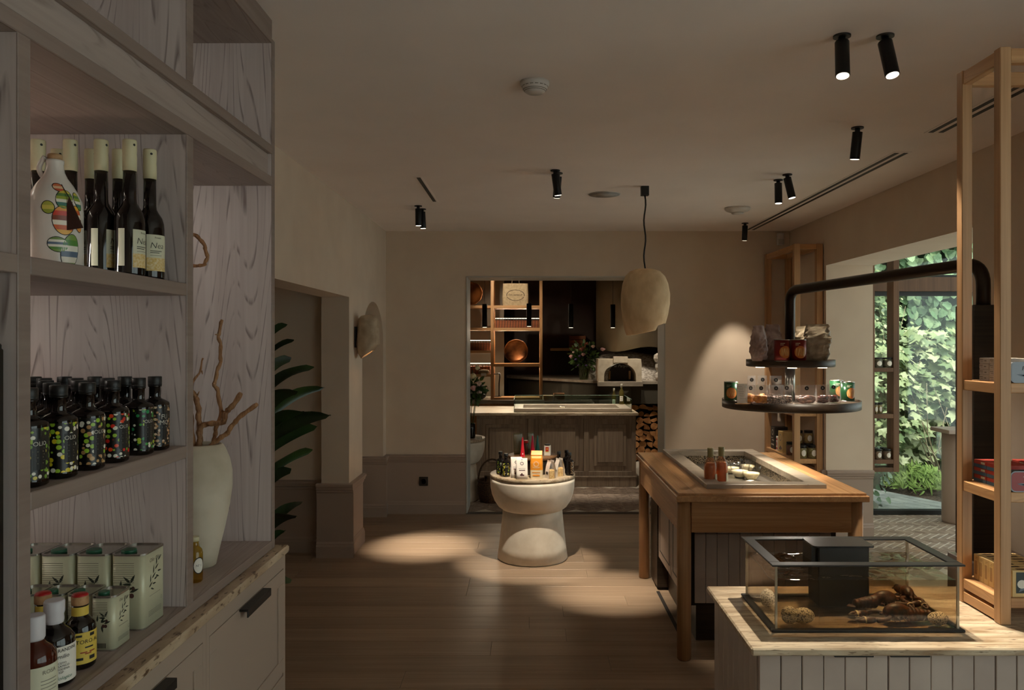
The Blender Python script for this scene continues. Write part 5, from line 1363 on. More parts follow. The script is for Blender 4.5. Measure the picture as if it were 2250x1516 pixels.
# ------------------------------------------------------------------ goods in the chilled well
t0 = None
M_ROSE = glassy('rose wine', (250, 226, 206), 0.95, 0.03, solid=(0.10, (226, 160, 116)))
M_OLCAP = flat('olive capsule', (150, 142, 96), 0.45)
for u, y, lab in ((1561, 4.24, 'left rosé bottle with olive capsule standing in the chilled well'), (1585, 4.28, 'right rosé bottle with olive capsule standing in the chilled well')):
    t = bottle('rose_bottle', lab, 'bottle', (PX(u, y), y, wz), ([(0.03, 0), (0.034, 0.004), (0.0345, 0.012), (0.0345, 0.150), (0.033, 0.164), (0.026, 0.182), (0.018, 0.195), (0.0155, 0.203), (0.015, 0.214)], M_ROSE), ([(0.0158, 0.203), (0.0162, 0.22), (0.0162, 0.250), (0.015, 0.252)], M_OLCAP, 'capsule'), 0, 'rosé bottles in the chilled well')
    MB().lathe([(0.028, 0.004), (0.031, 0.008), (0.031, 0.148), (0.022, 0.172)], 20).build('wine', (MATS.get('rose liquid') or glassy('rose liquid', (240, 178, 132), 0.85, 0.1, solid=(0.55, (230, 158, 112)))), t, True)
    sheet('label', 0.045, 0.06, onround((0, 0, 0), 0.0347, RAD(-20)), M_CREAMLAB, t, 0, 0.085, nx=12)
def bowl(u, y, r, h, label, fill):
    t = thing('glass_bowl', label, 'bowl', (PX(u, y), y, wz), 0, 'glass bowls in the chilled well')
    MB().lathe([(0.0, 0.004), (r * 0.5, 0.004), (r * 0.8, h * 0.35), (r * 0.96, h * 0.75), (r, h), (r * 1.02, h), (r * 0.99, h * 0.72), (r * 0.84, h * 0.3), (r * 0.52, 0.0), (0.0, 0.0)], 28, cap=False).build('glass', M_GLASS, t, True)
    if fill: MB().lathe([(0.0, 0.006), (r * 0.5, 0.006), (r * 0.78, h * 0.35), (r * 0.86, h * 0.5), (0.0, h * 0.58)], 24, cap=False, wob=lambda a, z: 0.04 * sin(7 * a)).build('filling', fill, t, True)
    return t
M_CREAMF = noisy('cream cheese', (228, 214, 178), (244, 236, 212), 60, 0.6); M_SALAD = noisy('pale salad', (222, 206, 158), (240, 230, 200), 50, 0.6)
z0 = wz
bowl(1626, 4.78, 0.058, 0.085, 'glass bowl of cream spread, left one in the well', M_CREAMF)
bowl(1651, 4.70, 0.056, 0.085, 'glass bowl of pale salad, right one in the well', M_SALAD)
bowl(1608, 4.92, 0.052, 0.08, 'glass bowl behind the rosé bottles in the well', M_CREAMF)
bowl(1643, 5.02, 0.05, 0.075, 'glass bowl at the back of the chilled well', M_SALAD)
M_TRAYC = noisy('deli slices', (206, 176, 110), (232, 214, 176), 30, 0.4)
M_MEAT = noisy('cured meat', (120, 44, 36), (196, 140, 116), 40, 0.45)
for k, (u, y, lab, m) in enumerate(((1628, 4.42, 'clear deli pack with pale slices, middle of the well', M_TRAYC), (1655, 4.36, 'clear deli pack with golden slices, right of the well', M_TRAYC), (1600, 4.36, 'clear deli pack with cured meat beside the rosé bottles', M_MEAT), (1558, 4.62, 'clear deli pack with cured meat at the left of the well', M_MEAT), (1648, 4.52, 'clear deli pack with pale slices before the bowls', M_TRAYC), (1575, 4.85, 'clear deli pack at the left back of the well', M_TRAYC))):
    t = thing('deli_pack', lab, 'package', (PX(u, y), y, wz + 0.0002), RAD(-20 + 17 * k), 'deli packs in the chilled well')
    loft([rb_(0.07, 0.05, 0.001), rb_(0.074, 0.054, 0.012), rb_(0.06, 0.04, 0.018)], 'slices', m, t)
    loft([rb_(0.085, 0.064, 0.0), rb_(0.094, 0.072, 0.016), rb_(0.07, 0.05, 0.025)], 'film', M_FILM, t)
    MB().box(-0.02, 0.024, -0.012, 0.016, 0.0255, 0.0262).build('price_label', M_PAPER, t, True)
t = thing('small_tray', 'small black tray at the front of the chilled well', 'tray', (PX(1628, 4.24), 4.235, wz))
MB().lathe([(0.0, 0.002), (0.03, 0.002), (0.042, 0.012), (0.044, 0.012), (0.034, 0.0), (0.0, 0.0)], 24, cap=False, sx=1.5).build('dish', M_BLACK, t, True)

# ------------------------------------------------------------------ hanging tray stand with its bent pipe
HX, HY = 1.563, 4.72; EX, EY = 1.995, 3.46; pz = 1.93
t = thing('hanging_tray_stand', 'dark bronze bent pipe carrying two round trays above the oak table', 'stand', (EX, EY, 0))
def bend(a, c, b, r, n=8):
    a, c, b = Vector(a), Vector(c), Vector(b); d1, d2 = (a - c).normalized(), (b - c).normalized()
    p, q = c + d1 * r, c + d2 * r; out = []
    for i in range(n + 1):
        s_ = i / n; out.append(p * (1 - s_) ** 2 + c * 2 * s_ * (1 - s_) + q * s_ ** 2)
    return out
A, B, C, D = (EX, EY, 1.62), (EX, EY, pz + 0.02), (HX, HY, pz - 0.02), (HX, HY, 1.20)
pa = [Vector(A)] + bend(A, B, C, 0.10) + bend(B, C, D, 0.075) + [Vector((HX, HY, 1.44))]
MB().tube(pa, 0.0295, 20).build('pipe', M_BRONZE, t)
MB().tube([(HX, HY, 1.455), (HX, HY, 1.24)], 0.029, 20).build('lower_pipe', M_STEEL, t)
def disc(r, z0, z1, nm):
    return MB().lathe([(r - 0.006, z0), (r, z0 + 0.003), (r, z1), (r - 0.008, z1), (r - 0.008, z1 - 0.006), (0.0, z1 - 0.006)], 56, (HX, HY, 0), cap=True).build(nm, M_DARKOAK, t)
disc(0.255, 1.455, 1.497, 'upper_tray'); disc(0.397, 1.207, 1.258, 'lower_tray')
for k in range(6):
    a = 2 * pi * (k + 0.25) / 6; x, y = HX + 0.20 * cos(a), HY + 0.20 * sin(a)
    MB().lathe([(0.026, 1.450), (0.026, 1.4555)], 18, (x, y, 0)).build('puck_lamp', M_LENS, t)
    lamp('puck_light', 'SPOT', (x, y, 1.447), (HX + 0.32 * cos(a), HY + 0.32 * sin(a), 1.25), 15.0, (1.0, 0.90, 0.76), spot_size=RAD(125), spot_blend=0.7, shadow_soft_size=0.02)
for k in range(4):
    a = 2 * pi * (k + 0.5) / 4; x, y = HX - 0.12 + 0.16 * cos(a), HY - 0.05 + 0.2 * sin(a)
    MB().lathe([(0.026, 1.203), (0.026, 1.2075)], 18, (x, y, 0)).build('puck_lamp', M_LENS, t)
    lamp('puck_light', 'SPOT', (x, y, 1.199), (x - 0.1, y, 0.8), 11.0, (1.0, 0.86, 0.66), spot_size=RAD(105), spot_blend=0.7, shadow_soft_size=0.02)
bx('column', M_DARKOAK, t, EX - 0.075, EX + 0.075, EY - 0.06, EY + 0.09, 0.652, 1.762, 0.003)
bx('plinth', M_TILE, t, EX - 0.10, EX + 0.10, EY - 0.08, EY + 0.11, 0.0, 0.652, 0.003)
UZ, LZ = 1.4912, 1.2522
M_BISC = noisy('breadsticks', (176, 124, 60), (226, 184, 116), 30, 0.6, stretch=(6, 6, 0.6))
def stick_tin(x, y, z, rot, mat, label, h=0.125, r=0.044):
    t = thing('breadstick_tin', label, 'tin', (x, y, z), rot, 'printed breadstick tins')
    MB().lathe([(r, 0.002), (r, h - 0.003)], 28).build('can', mat, t, True)
    MB().lathe([(r - 0.002, 0), (r + 0.001, 0.001), (r + 0.001, 0.003)], 28, cap=True).build('base_rim', M_TINM, t, True)
    MB().lathe([(r + 0.001, h - 0.004), (r + 0.001, h), (r - 0.003, h), (r - 0.003, h - 0.003), (0, h - 0.003)], 28, cap=False).build('top_rim', M_TINM, t, True)
    sf = onround((0, 0, 0), r, RAD(-90))
    el = ell(0.004, h * 0.42, r * 0.78, h * 0.28, 24, 0.1)
    decal('picture', [el[i:i + 2] + [(0.004, h * 0.42)] for i in range(23)] + [[el[23], el[0], (0.004, h * 0.42)]], sf, MATS.get('picture orange') or flat('picture orange', (196, 112, 40), 0.4), t, 0.0012)
    decal('sticks', [[(x_ - 0.0026 + s0 * (-0.02), h * 0.26), (x_ + 0.0026 + s0 * (-0.02), h * 0.26), (x_ + 0.0026 + s0 * 0.02, h * 0.60), (x_ - 0.0026 + s0 * 0.02, h * 0.60)] for x_, s0 in ((-0.02, 0.05), (-0.013, -0.1), (-0.006, 0.1), (0.001, -0.25), (0.009, -0.3), (0.017, -0.2), (0.023, 0.1))], sf, M_BISC, t, 0.002)
    decal('text_bars', [rect(-0.012, h * 0.82, 0.025, 0.003), rect(-0.016, h * 0.75, 0.018, 0.003)], sf, M_CREAMLAB, t, 0.0012)
    return t
M_REDT = flat('red tin', (128, 24, 20), 0.3, 0.2); M_GRNT = flat('green tin', (26, 72, 40), 0.3, 0.2)
stick_tin(PX(1718, 4.52), 4.52, UZ, RAD(4), M_REDT, 'red breadstick tin, left one on the upper tray')
stick_tin(PX(1754, 4.52), 4.52, UZ, RAD(-6), M_REDT, 'red breadstick tin, right one on the upper tray')
stick_tin(PX(1606, 4.68), 4.68, LZ, RAD(-15), M_GRNT, 'green breadstick tin at the left end of the lower tray', 0.115, 0.04)
stick_tin(PX(1862, 4.66), 4.66, LZ, RAD(10), M_GRNT, 'green breadstick tin at the right end of the lower tray', 0.115, 0.04)
stick_tin(PX(1838, 4.86), 4.86, LZ, RAD(10), M_GRNT, 'green breadstick tin behind the bags at the right of the lower tray', 0.115, 0.04)
# soft sacks on the upper tray
def sack(x, y, z, rot, w_, h_, d_, mat, label, seed):
    t = thing('snack_sack', label, 'bag', (x, y, z), rot, 'crinkled snack bags on the upper tray')
    mb = MB(); vs = []; n = 28; m_ = 16
    for j in range(m_ + 1):
        s_ = j / m_; kd = max(0.05, min(1, (1 - s_) * 2.6)) * (0.8 + 0.2 * min(1, s_ * 6)); kw = (0.93 + 0.1 * sin(pi * s_) - 0.04 * s_) * (0.9 + 0.1 * min(1, s_ * 5))
        for i in range(n):
            a = 2 * pi * i / n; ca, sa = cos(a), sin(a)
            px_ = w_ / 2 * kw * (abs(ca) ** 0.6) * (1 if ca > 0 else -1); py_ = d_ / 2 * kd * (abs(sa) ** 0.8) * (1 if sa > 0 else -1)
            q = Vector((px_ * 26 + seed, py_ * 26, s_ * h_ * 26)); cr = abs(noise.noise(q)) + 0.5 * noise.noise(q * 2.3)
            k = 1 + (0.34 * cr if j > 0 else 0)
            zz = s_ * h_ + (0.008 * noise.noise(Vector((px_ * 30, seed, 0))) if j > m_ - 3 else 0)
            vs.append((px_ * k, py_ * k * (1.0 if j else 0.9), zz))
    mb.add(vs, [(j * n + i, j * n + (i + 1) % n, (j + 1) * n + (i + 1) % n, (j + 1) * n + i) for j in range(m_) for i in range(n)] + [tuple(range(n)), tuple(range(m_ * n, (m_ + 1) * n))], False)
    mb.build('bag', mat, t, True)
    sf = onplane((0, -d_ / 2 - 0.006, 0), (1, 0, 0), (0, 0.0, 1))
    return t
M_SACKM = noisy('mauve snack bag', (150, 124, 116), (196, 172, 164), 18, 0.3, bumpy=0.2)
M_SACKT = noisy('tan snack bag', (150, 134, 112), (190, 176, 152), 22, 0.32, bumpy=0.2)
sack(PX(1667, 4.60), 4.60, UZ, RAD(25), 0.085, 0.205, 0.075, M_SACKM, 'mauve crinkled snack bag at the left of the upper tray', 1)
sack(PX(1697, 4.72), 4.72, UZ, RAD(15), 0.10, 0.215, 0.07, M_SACKM, 'mauve crinkled snack bag beside the pipe on the upper tray', 5)
sack(PX(1796, 4.62), 4.63, UZ, RAD(-12), 0.135, 0.215, 0.075, M_SACKT, 'large silvery tan snack bag at the right of the upper tray', 9)
sack(PX(1763, 4.82), 4.82, UZ, RAD(0), 0.085, 0.205, 0.06, M_SACKT, 'tan snack bag behind the red tins on the upper tray', 13)
# clear bags of dried fruit and nuts on the lower tray
M_APR = noisy('dried apricots', (196, 110, 24), (236, 160, 50), 40, 0.4); M_NUT = noisy('mixed nuts', (52, 34, 26), (176, 140, 116), 120, 0.5, detail=3, lo=0.42, hi=0.58)
M_FIG = noisy('dried figs', (84, 44, 30), (150, 96, 70), 40, 0.45); M_DATE = noisy('dates', (48, 20, 14), (120, 56, 36), 40, 0.25)
def fruitbag(u, y, w_, h_, fill, pr_, n_, label, rot=0.0, seed=0, fh=0.46):
    t = thing('fruit_bag', label, 'bag', (PX(u, y), y, LZ), RAD(rot), 'clear bags of dried fruit and nuts')
    mb = MB(); r_ = random.Random(seed); d_ = w_ * 0.62
    for k in range(n_):
        zz = pr_ + (h_ * fh - 1.6 * pr_) * (k / n_)
        a = r_.uniform(0, 2 * pi); q = r_.uniform(0.3, 1.0)
        mb.ball((q * (w_ / 2 - pr_ * 1.3) * cos(a), q * (d_ / 2 - pr_ * 1.2) * sin(a), zz), pr_, 8, 5, 0.25, seed + k, (1.3, 1.0, 0.75))
    mb.build('fruit_pieces', fill, t, True, kind='stuff')
    loft([rb_(w_ * 0.94, d_, 0.0005), rb_(w_, d_ * 1.06, h_ * 0.22), rb_(w_ * 0.97, d_ * 0.85, h_ * 0.5), rb_(w_ * 0.9, d_ * 0.3, h_ * 0.75), rb_(w_ * 0.92, 0.006, h_ * 0.84), rb_(w_ * 0.92, 0.003, h_)], 'film', M_FILM, t)
    decal('sticker', [ell(0, h_ * 0.84, 0.0115, 0.0115, 18)], onplane((0, -d_ * 0.12 - 0.002, 0), (1, 0, 0), (0, 0, 1)), M_INK, t, 0.0015)
    lettering('&', 0.014, 0, h_ * 0.84, onplane((0, -d_ * 0.12 - 0.002, 0), (1, 0, 0), (0, 0, 1)), M_WINK, t, 0.002)
    return t
fruitbag(1648, 4.47, 0.07, 0.105, M_APR, 0.0125, 24, 'small clear bag of dark apricots beside the price card', 12, 1)
fruitbag(1671, 4.42, 0.092, 0.108, M_APR, 0.0135, 38, 'clear bag of bright orange dried apricots on the lower tray', 4, 2)
fruitbag(1704, 4.41, 0.10, 0.108, M_NUT, 0.0075, 120, 'clear bag of mixed nuts left of the pipe on the lower tray', 0, 3, 0.44)
fruitbag(1728, 4.47, 0.07, 0.106, M_NUT, 0.0075, 80, 'narrow clear bag of dark nuts before the pipe', -6, 4, 0.44)
fruitbag(1771, 4.41, 0.118, 0.108, M_FIG, 0.016, 34, 'wide clear bag of dried figs right of the pipe', 0, 5)
fruitbag(1807, 4.44, 0.08, 0.108, M_DATE, 0.0135, 28, 'clear bag of glossy dates on the lower tray', -8, 6)
fruitbag(1831, 4.50, 0.078, 0.11, M_DATE, 0.0135, 26, 'cream topped bag of dates at the right of the lower tray', -14, 7, 0.42)
fruitbag(1651, 4.66, 0.05, 0.15, M_APR, 0.01, 16, 'tall silvery fruit bag standing behind, leftmost', 0, 8, 0.3)
fruitbag(1675, 4.64, 0.06, 0.152, M_APR, 0.011, 18, 'tall silvery fruit bag standing behind the apricots', 0, 9, 0.3)
fruitbag(1704, 4.64, 0.078, 0.15, M_NUT, 0.007, 50, 'tall silvery fruit bag standing behind the nuts', 0, 10, 0.3)
t = thing('price_card', 'printed price card leaning on the lower tray beside the green tin', 'card', (PX(1632, 4.44), 4.44, LZ), RAD(14))
MB().box(-0.045, 0.045, -0.008, 0.008, 0, 0.004, 0.001).build('holder', M_OAK, t, True)
vs = [(-0.034, 0.0, 0.0035), (0.030, 0.0, 0.0035), (0.042, 0.028, 0.112), (-0.022, 0.028, 0.112)]
MB().add(vs + [(a, b + 0.001, c) for a, b, c in vs], [(0, 1, 2, 3), (4, 5, 6, 7), (0, 1, 5, 4), (2, 3, 7, 6), (1, 2, 6, 5), (0, 3, 7, 4)]).build('card', M_PAPER, t, True)
sf = onplane((0.002, 0.0, 0.0), (1, 0, 0), (0.0, 0.25, 1))
decal('print_lines', [rect(-0.006 + 0.008 * (k / 8), 0.1 - 0.010 * k, 0.028 + 0.008 * (k % 2), 0.0016) for k in range(8)], sf, M_GREYINK, t, 0.001)

# ------------------------------------------------------------------ oak corner shelf at the far right
RX0, RX1, RY0, RY1 = 2.187, 2.424, 6.50, 7.32
t = thing('corner_shelf', 'tall narrow oak frame shelf against the right wall beside the garden opening', 'shelf', ((RX0 + RX1) / 2, (RY0 + RY1) / 2, 0))
pw = 0.05
for x in (RX0, RX1 - pw):
    for y in (RY0, RY1 - pw): bx('post', M_OAKZ, t, x, x + pw, y, y + pw, 0.0003, 2.415, 0.002)
for x in (RX0 + 0.004, RX1 - pw + 0.004): bx('top_rail', M_OAKY, t, x, x + pw - 0.008, RY0 + pw, RY1 - pw, 2.37, 2.412, 0.002)
for y in (RY0 + 0.004, RY1 - pw + 0.004): bx('top_rail', M_OAK, t, RX0 + pw, RX1 - pw, y, y + pw - 0.008, 2.37, 2.412, 0.002)
CSH = [PZ(905, RY0), PZ(1009, RY0), 1.46, 0.16]
for z in CSH:
    bx('shelf', M_OAKY, t, RX0 + 0.004, RX1 - 0.004, RY0 + 0.006, RY1 - 0.006, z - 0.038, z, 0.002)
M_JARG = glassy('jar glass', (240, 244, 236), 0.85, 0.03, solid=(0.12, (220, 210, 180)))
def jar(x, y, z, r, h, fill, label, grp, lid=None, rot=0.0):
    t = thing('preserve_jar', label, 'jar', (x, y, z), rot, grp)
    MB().lathe([(r * 0.93, 0), (r, 0.003), (r, h * 0.78), (r * 0.9, h * 0.83)], 18).build('glass', M_JARG, t, True)
    MB().lathe([(r * 0.92, 0.003), (r * 0.94, h * 0.74), (0, h * 0.745)], 16).build('filling', fill, t, True)
    MB().lathe([(r * 0.93, h * 0.83), (r * 0.95, h * 0.99), (r * 0.9, h)], 18).build('lid', lid or M_BLACK, t, True)
    sf = onround((0, 0, 0), r + 0.0005, RAD(-90))
    decal('label', [ell(0, h * 0.42, r * 0.5, h * 0.24, 14)], sf, M_PAPER, t, 0.001)
    return t
M_PICK = noisy('pickles', (128, 110, 44), (190, 172, 96), 60, 0.5); M_PEAS = noisy('chickpeas', (190, 140, 66), (226, 184, 110), 90, 0.5); M_REDP = noisy('red pepper paste', (110, 16, 10), (150, 30, 18), 30, 0.4)
g1 = 'preserve jars on the corner shelf'
zs = CSH[1]
for k, (x, y, z, f, lab) in enumerate(((2.275, 6.56, zs, M_PICK, 'pickle jar with round white label, front left of the corner shelf'), (2.360, 6.56, zs, M_PICK, 'pickle jar with round white label, front right of the corner shelf'),
     (2.275, 6.66, zs, M_PEAS, 'chickpea jar under another, second row of the corner shelf'), (2.360, 6.66, zs, M_PEAS, 'chickpea jar under another beside the right post'),
     (2.275, 6.66, zs + 0.111, M_PEAS, 'chickpea jar stacked on another, left, on the corner shelf'), (2.360, 6.66, zs + 0.111, M_PEAS, 'chickpea jar stacked on another, right, on the corner shelf'),
     (2.275, 6.56, CSH[0], M_PICK, 'pickle jar on the upper corner shelf, left'), (2.360, 6.56, CSH[0], M_PICK, 'pickle jar on the upper corner shelf, right'),
     (2.245, 6.76, zs, M_REDP, 'dark red sauce jar seen through the side of the corner shelf'), (2.245, 6.78, CSH[0], M_REDP, 'dark red jar on the upper corner shelf near the tray'))):
    jar(x, y, z + 0.0003, 0.038, 0.11, f, lab, g1)
def carton(x, y, z, w_, d_, h_, mat, label, sfn=None, rot=0.0):
    t = thing('food_carton', label, 'carton', (x, y, z + 0.0003), rot, 'food cartons on the corner shelf')
    bx('box', mat, t, -w_ / 2, w_ / 2, -d_ / 2, d_ / 2, 0, h_, 0.0015, True)
    sf = onplane((-w_ / 2, 0, 0), (0, -1, 0), (0, 0, 1))
    if sfn: sfn(sf, t)
    return t
M_CBLK = speckled('patterned carton', (34, 30, 26), [(210, 200, 180), (190, 176, 150), (60, 54, 46), (206, 190, 170)], 5, 0.42)
def fp1(sf, t):
    decal('emblem', ringpoly(0.0, 0.15, 0.018, 0.026, 18) + [rect(-0.02, 0.10, 0.05, 0.006), rect(0.01, 0.08, 0.06, 0.01), rect(0.0, 0.04, 0.08, 0.014)], sf, M_WINK, t, 0.0008)
def fp2(sf, t):
    decal('emblem', ringpoly(0.0, 0.13, 0.024, 0.03, 20), sf, M_TINB, t, 0.0008)
    decal('fruit_print', [ell(-0.02 + 0.012 * k, 0.03 + 0.01 * (k % 3), 0.01, 0.01, 10) for k in range(5)], sf, flat('plum print', (66, 56, 84), 0.5), t, 0.0008)
def fp3(sf, t):
    decal('red_bands', [rect(0, 0.1, 0.04, 0.016), rect(0, 0.02, 0.04, 0.016), ell(0, 0.06, 0.012, 0.02, 12)], sf, flat('red print', (176, 30, 26), 0.5), t, 0.0008)
carton(2.27, 7.15, zs, 0.12, 0.11, 0.20, flat('black carton', (36, 30, 26), 0.5), 'dark carton with white emblem at the back of the corner shelf', fp1)
carton(2.255, 7.03, zs, 0.09, 0.045, 0.125, M_PAPER, 'slim white and red carton between two larger cartons', fp3)
carton(2.265, 6.915, zs, 0.12, 0.12, 0.185, M_CARDT, 'beige carton with plum picture on the corner shelf', fp2)
# hanging shelf frame in the opening
hy = 6.85
hx0, hx1 = PX(1915.5, hy), PX(1976, hy)
t = thing('hanging_shelf', 'slim oak frame shelf of jars hanging before the garden window', 'shelf', ((hx0 + hx1) / 2, hy, PZ(1037, hy)))
pw = 0.026; hzb = PZ(1037, hy); dep = 0.13
for x0, x1 in ((hx0, hx0 + pw), (hx1 - 0.05, hx1)):
    bx('post', M_OAK_BACKLIT, t, x0, x1, hy, hy + dep, hzb, 2.8, 0.002)
bx('bottom_rail', M_OAK_BACKLIT, t, hx0 + pw, hx1 - 0.05, hy, hy + dep, hzb, hzb + 0.038, 0.002)
HS = [PZ(808, hy), PZ(910, hy), PZ(1010, hy)]
for z in HS: bx('shelf', M_OAK_BACKLIT, t, hx0 + pw, hx1 - 0.05, hy + 0.001, hy + dep - 0.001, z - 0.036, z, 0.002)
g2 = 'small jars on the hanging shelf'
M_HON = noisy('honey', (150, 110, 40), (190, 150, 70), 30, 0.3); M_JAM = noisy('jam', (80, 40, 30), (130, 76, 60), 30, 0.4)
xa = hx0 + pw
for k, (x, y, z, r, h, f, lab) in enumerate(((xa + 0.046, hy + 0.05, HS[0], 0.043, 0.088, M_INK, 'squat black jar on the top hanging shelf, left'), (xa + 0.134, hy + 0.05, HS[0], 0.043, 0.088, M_INK, 'squat black jar on the top hanging shelf, right'),
     (xa + 0.024, hy + 0.04, HS[1], 0.022, 0.098, M_HON, 'slim honey jar on the middle hanging shelf, left'), (xa + 0.07, hy + 0.06, HS[1], 0.022, 0.098, M_HON, 'slim honey jar on the middle hanging shelf, second'), (xa + 0.03, hy + 0.098, HS[1], 0.022, 0.098, M_HON, 'slim honey jar on the middle hanging shelf, behind'),
     (xa + 0.044, hy + 0.036, HS[2], 0.034, 0.09, M_JAM, 'jam jar on the lowest hanging shelf, front left'), (xa + 0.124, hy + 0.036, HS[2], 0.034, 0.09, M_JAM, 'jam jar on the lowest hanging shelf, front right'), (xa + 0.044, hy + 0.106, HS[2], 0.03, 0.094, M_JAM, 'jam jar on the lowest hanging shelf, back left'), (xa + 0.122, hy + 0.106, HS[2], 0.03, 0.094, M_JAM, 'jam jar on the lowest hanging shelf, back right'))):
    j_ = jar(x, y, z + 0.0003, r, h, f, lab, g2)
# pale pedestal at the window
t = thing('window_pedestal', 'brown plaster column with ledge beside the garden window', 'pedestal', (3.80, 7.0, 0))
MB().lathe([(0.125, 0), (0.13, 0.02), (0.13, 0.80)], 32, (3.81, 7.0, 0)).build('column', M_TAUPE, t)
bx('ledge', M_TAUPE, t, 3.645, 4.0, 6.84, 7.16, 0.80, 0.835, 0.004)

# ------------------------------------------------------------------ back room: counter
BY = 8.72
t = thing('shop_counter', 'weathered oak panelled counter in the back room', 'counter', (0.3, 9.1, 0))
bx0, bx1 = PX(1047, BY), PX(1397.5, BY)
bx('carcass', M_OAKG, t, bx0, bx1, BY + 0.03, 9.55, 0.0, 0.79)
bx('plinth', M_OAKG, t, bx0 - 0.005, bx1 + 0.005, BY + 0.001, BY + 0.03, 0.0, 0.10, 0.003)
bx('base_mould', M_OAKG, t, bx0 - 0.008, bx1 + 0.008, BY - 0.008, BY + 0.03, 0.10, 0.118, 0.004)
bx('bottom_rail', M_OAKG, t, bx0, bx1, BY + 0.005, BY + 0.03, 0.118, 0.168, 0.002)
bx('top_rail', M_OAKG, t, bx0, bx1, BY + 0.005, BY + 0.03, 0.752, 0.79, 0.002)
for a, b in ((1047, 1056), (1160, 1172), (1283, 1294), (1388, 1397.5)):
    bx('stile', M_OAKG, t, PX(a, BY), PX(b, BY), BY + 0.004, BY + 0.03, 0.168, 0.752, 0.002)
for a, b in ((1056, 1160), (1172, 1283), (1294, 1388)):
    x0, x1 = PX(a, BY), PX(b, BY)
    p = bx('panel', M_OAKG, t, x0, x1, BY + 0.026, BY + 0.031, 0.168, 0.752)
    bx('raised_field', M_OAKG, p, x0 + 0.055, x1 - 0.055, BY + 0.016, BY + 0.027, 0.225, 0.69, 0.004)
    bx('centre_field', M_OAKG, p, x0 + 0.095, x1 - 0.095, BY + 0.002, BY + 0.017, 0.27, 0.65, 0.003)
tag(bx('stone_worktop', M_STONET, None, -0.95, PX(1402, BY), BY - 0.05, 9.6, 0.791, 0.822, 0.004), 'cream stone worktop on the weathered oak counter', 'worktop')
# glass sided display on the counter
gx0, gx1, gy0, gy1 = PX(1130, 8.76), PX(1387, 8.76), 8.74, 9.42
t = thing('glass_display', 'stone framed chilled display with low glass sides on the shop counter', 'display', ((gx0 + gx1) / 2, 9.08, 0.822))
zt = 0.864; fw = 0.10
MB().box(gx0, gx1, gy0, gy0 + 0.09, 0.8225, zt, 0.003).box(gx0, gx1, gy1 - 0.09, gy1, 0.8225, zt, 0.003).box(gx0, gx0 + 0.10, gy0 + 0.09, gy1 - 0.09, 0.8225, zt, 0.003).box(gx1 - 0.12, gx1, gy0 + 0.09, gy1 - 0.09, 0.8225, zt, 0.003).build('stone_surround', M_STONEG, t)
bx('well', M_MESH, t, gx0 + 0.10, gx1 - 0.12, gy0 + 0.09, gy1 - 0.09, 0.8225, 0.832)
for a in ((gx0 - 0.004, gx0, gy0, gy1), (gx1, gx1 + 0.004, gy0, gy1), (gx0, gx1, gy1, gy1 + 0.004)):
    bx('glass_side', M_GREENG, t, *a, 0.8225, 0.965)
MB().box(gx0 - 0.004, gx0, gy0, gy1, 0.965, 0.967).box(gx1, gx1 + 0.004, gy0, gy1, 0.965, 0.967).box(gx0, gx1, gy1, gy1 + 0.004, 0.965, 0.967).build('glass_edge', flat('polished edge', (176, 206, 190), 0.2), t)
t = thing('cheese_pack', 'small clear pack of white cheese lying in the glass display', 'package', (PX(1236, 9.02), 9.02, 0.8325))
loft([rb_(0.07, 0.05, 0.0), rb_(0.075, 0.055, 0.03), rb_(0.06, 0.04, 0.038)], 'film', M_FILM, t); loft([rb_(0.055, 0.04, 0.002), rb_(0.055, 0.04, 0.026)], 'cheese', M_CREAMF, t)
def wine(x, y, z, h, label):
    k = h / 0.3
    t = bottle('white_wine_bottle', label, 'bottle', (x, y, z), ([(r * k, q * k) for r, q in ((0.034, 0), (0.037, 0.004), (0.037, 0.17), (0.034, 0.19), (0.018, 0.215), (0.0145, 0.23), (0.014, 0.255))], glassy('white wine', (236, 226, 150), 0.8, 0.03, solid=(0.15, (176, 160, 90))) if 'white wine' not in MATS else MATS['white wine']), ([(r * k, q * k) for r, q in ((0.0152, 0.25), (0.0155, 0.298), (0.0145, 0.3))], M_WINK, 'capsule'), 0, 'white wine bottles on the shop counter')
    sheet('label', 0.05 * k, 0.075 * k, onround((0, 0, 0), 0.0372 * k, RAD(-100)), M_PAPER, t, 0, 0.085 * k, nx=12)
    decal('label_print', [rect(0, 0.1 * k, 0.03 * k, 0.006 * k), rect(0, 0.07 * k, 0.024 * k, 0.004 * k)], onround((0, 0, 0), 0.0373 * k, RAD(-100)), M_GREYINK, t, 0.001)
wine(PX(1349, 9.48), 9.48, 0.8225, 0.225, 'smaller white wine bottle behind the glass display')
wine(PX(1367, 9.3), 9.36, 0.8645, 0.24, 'larger white wine bottle on the stone edge of the glass display')
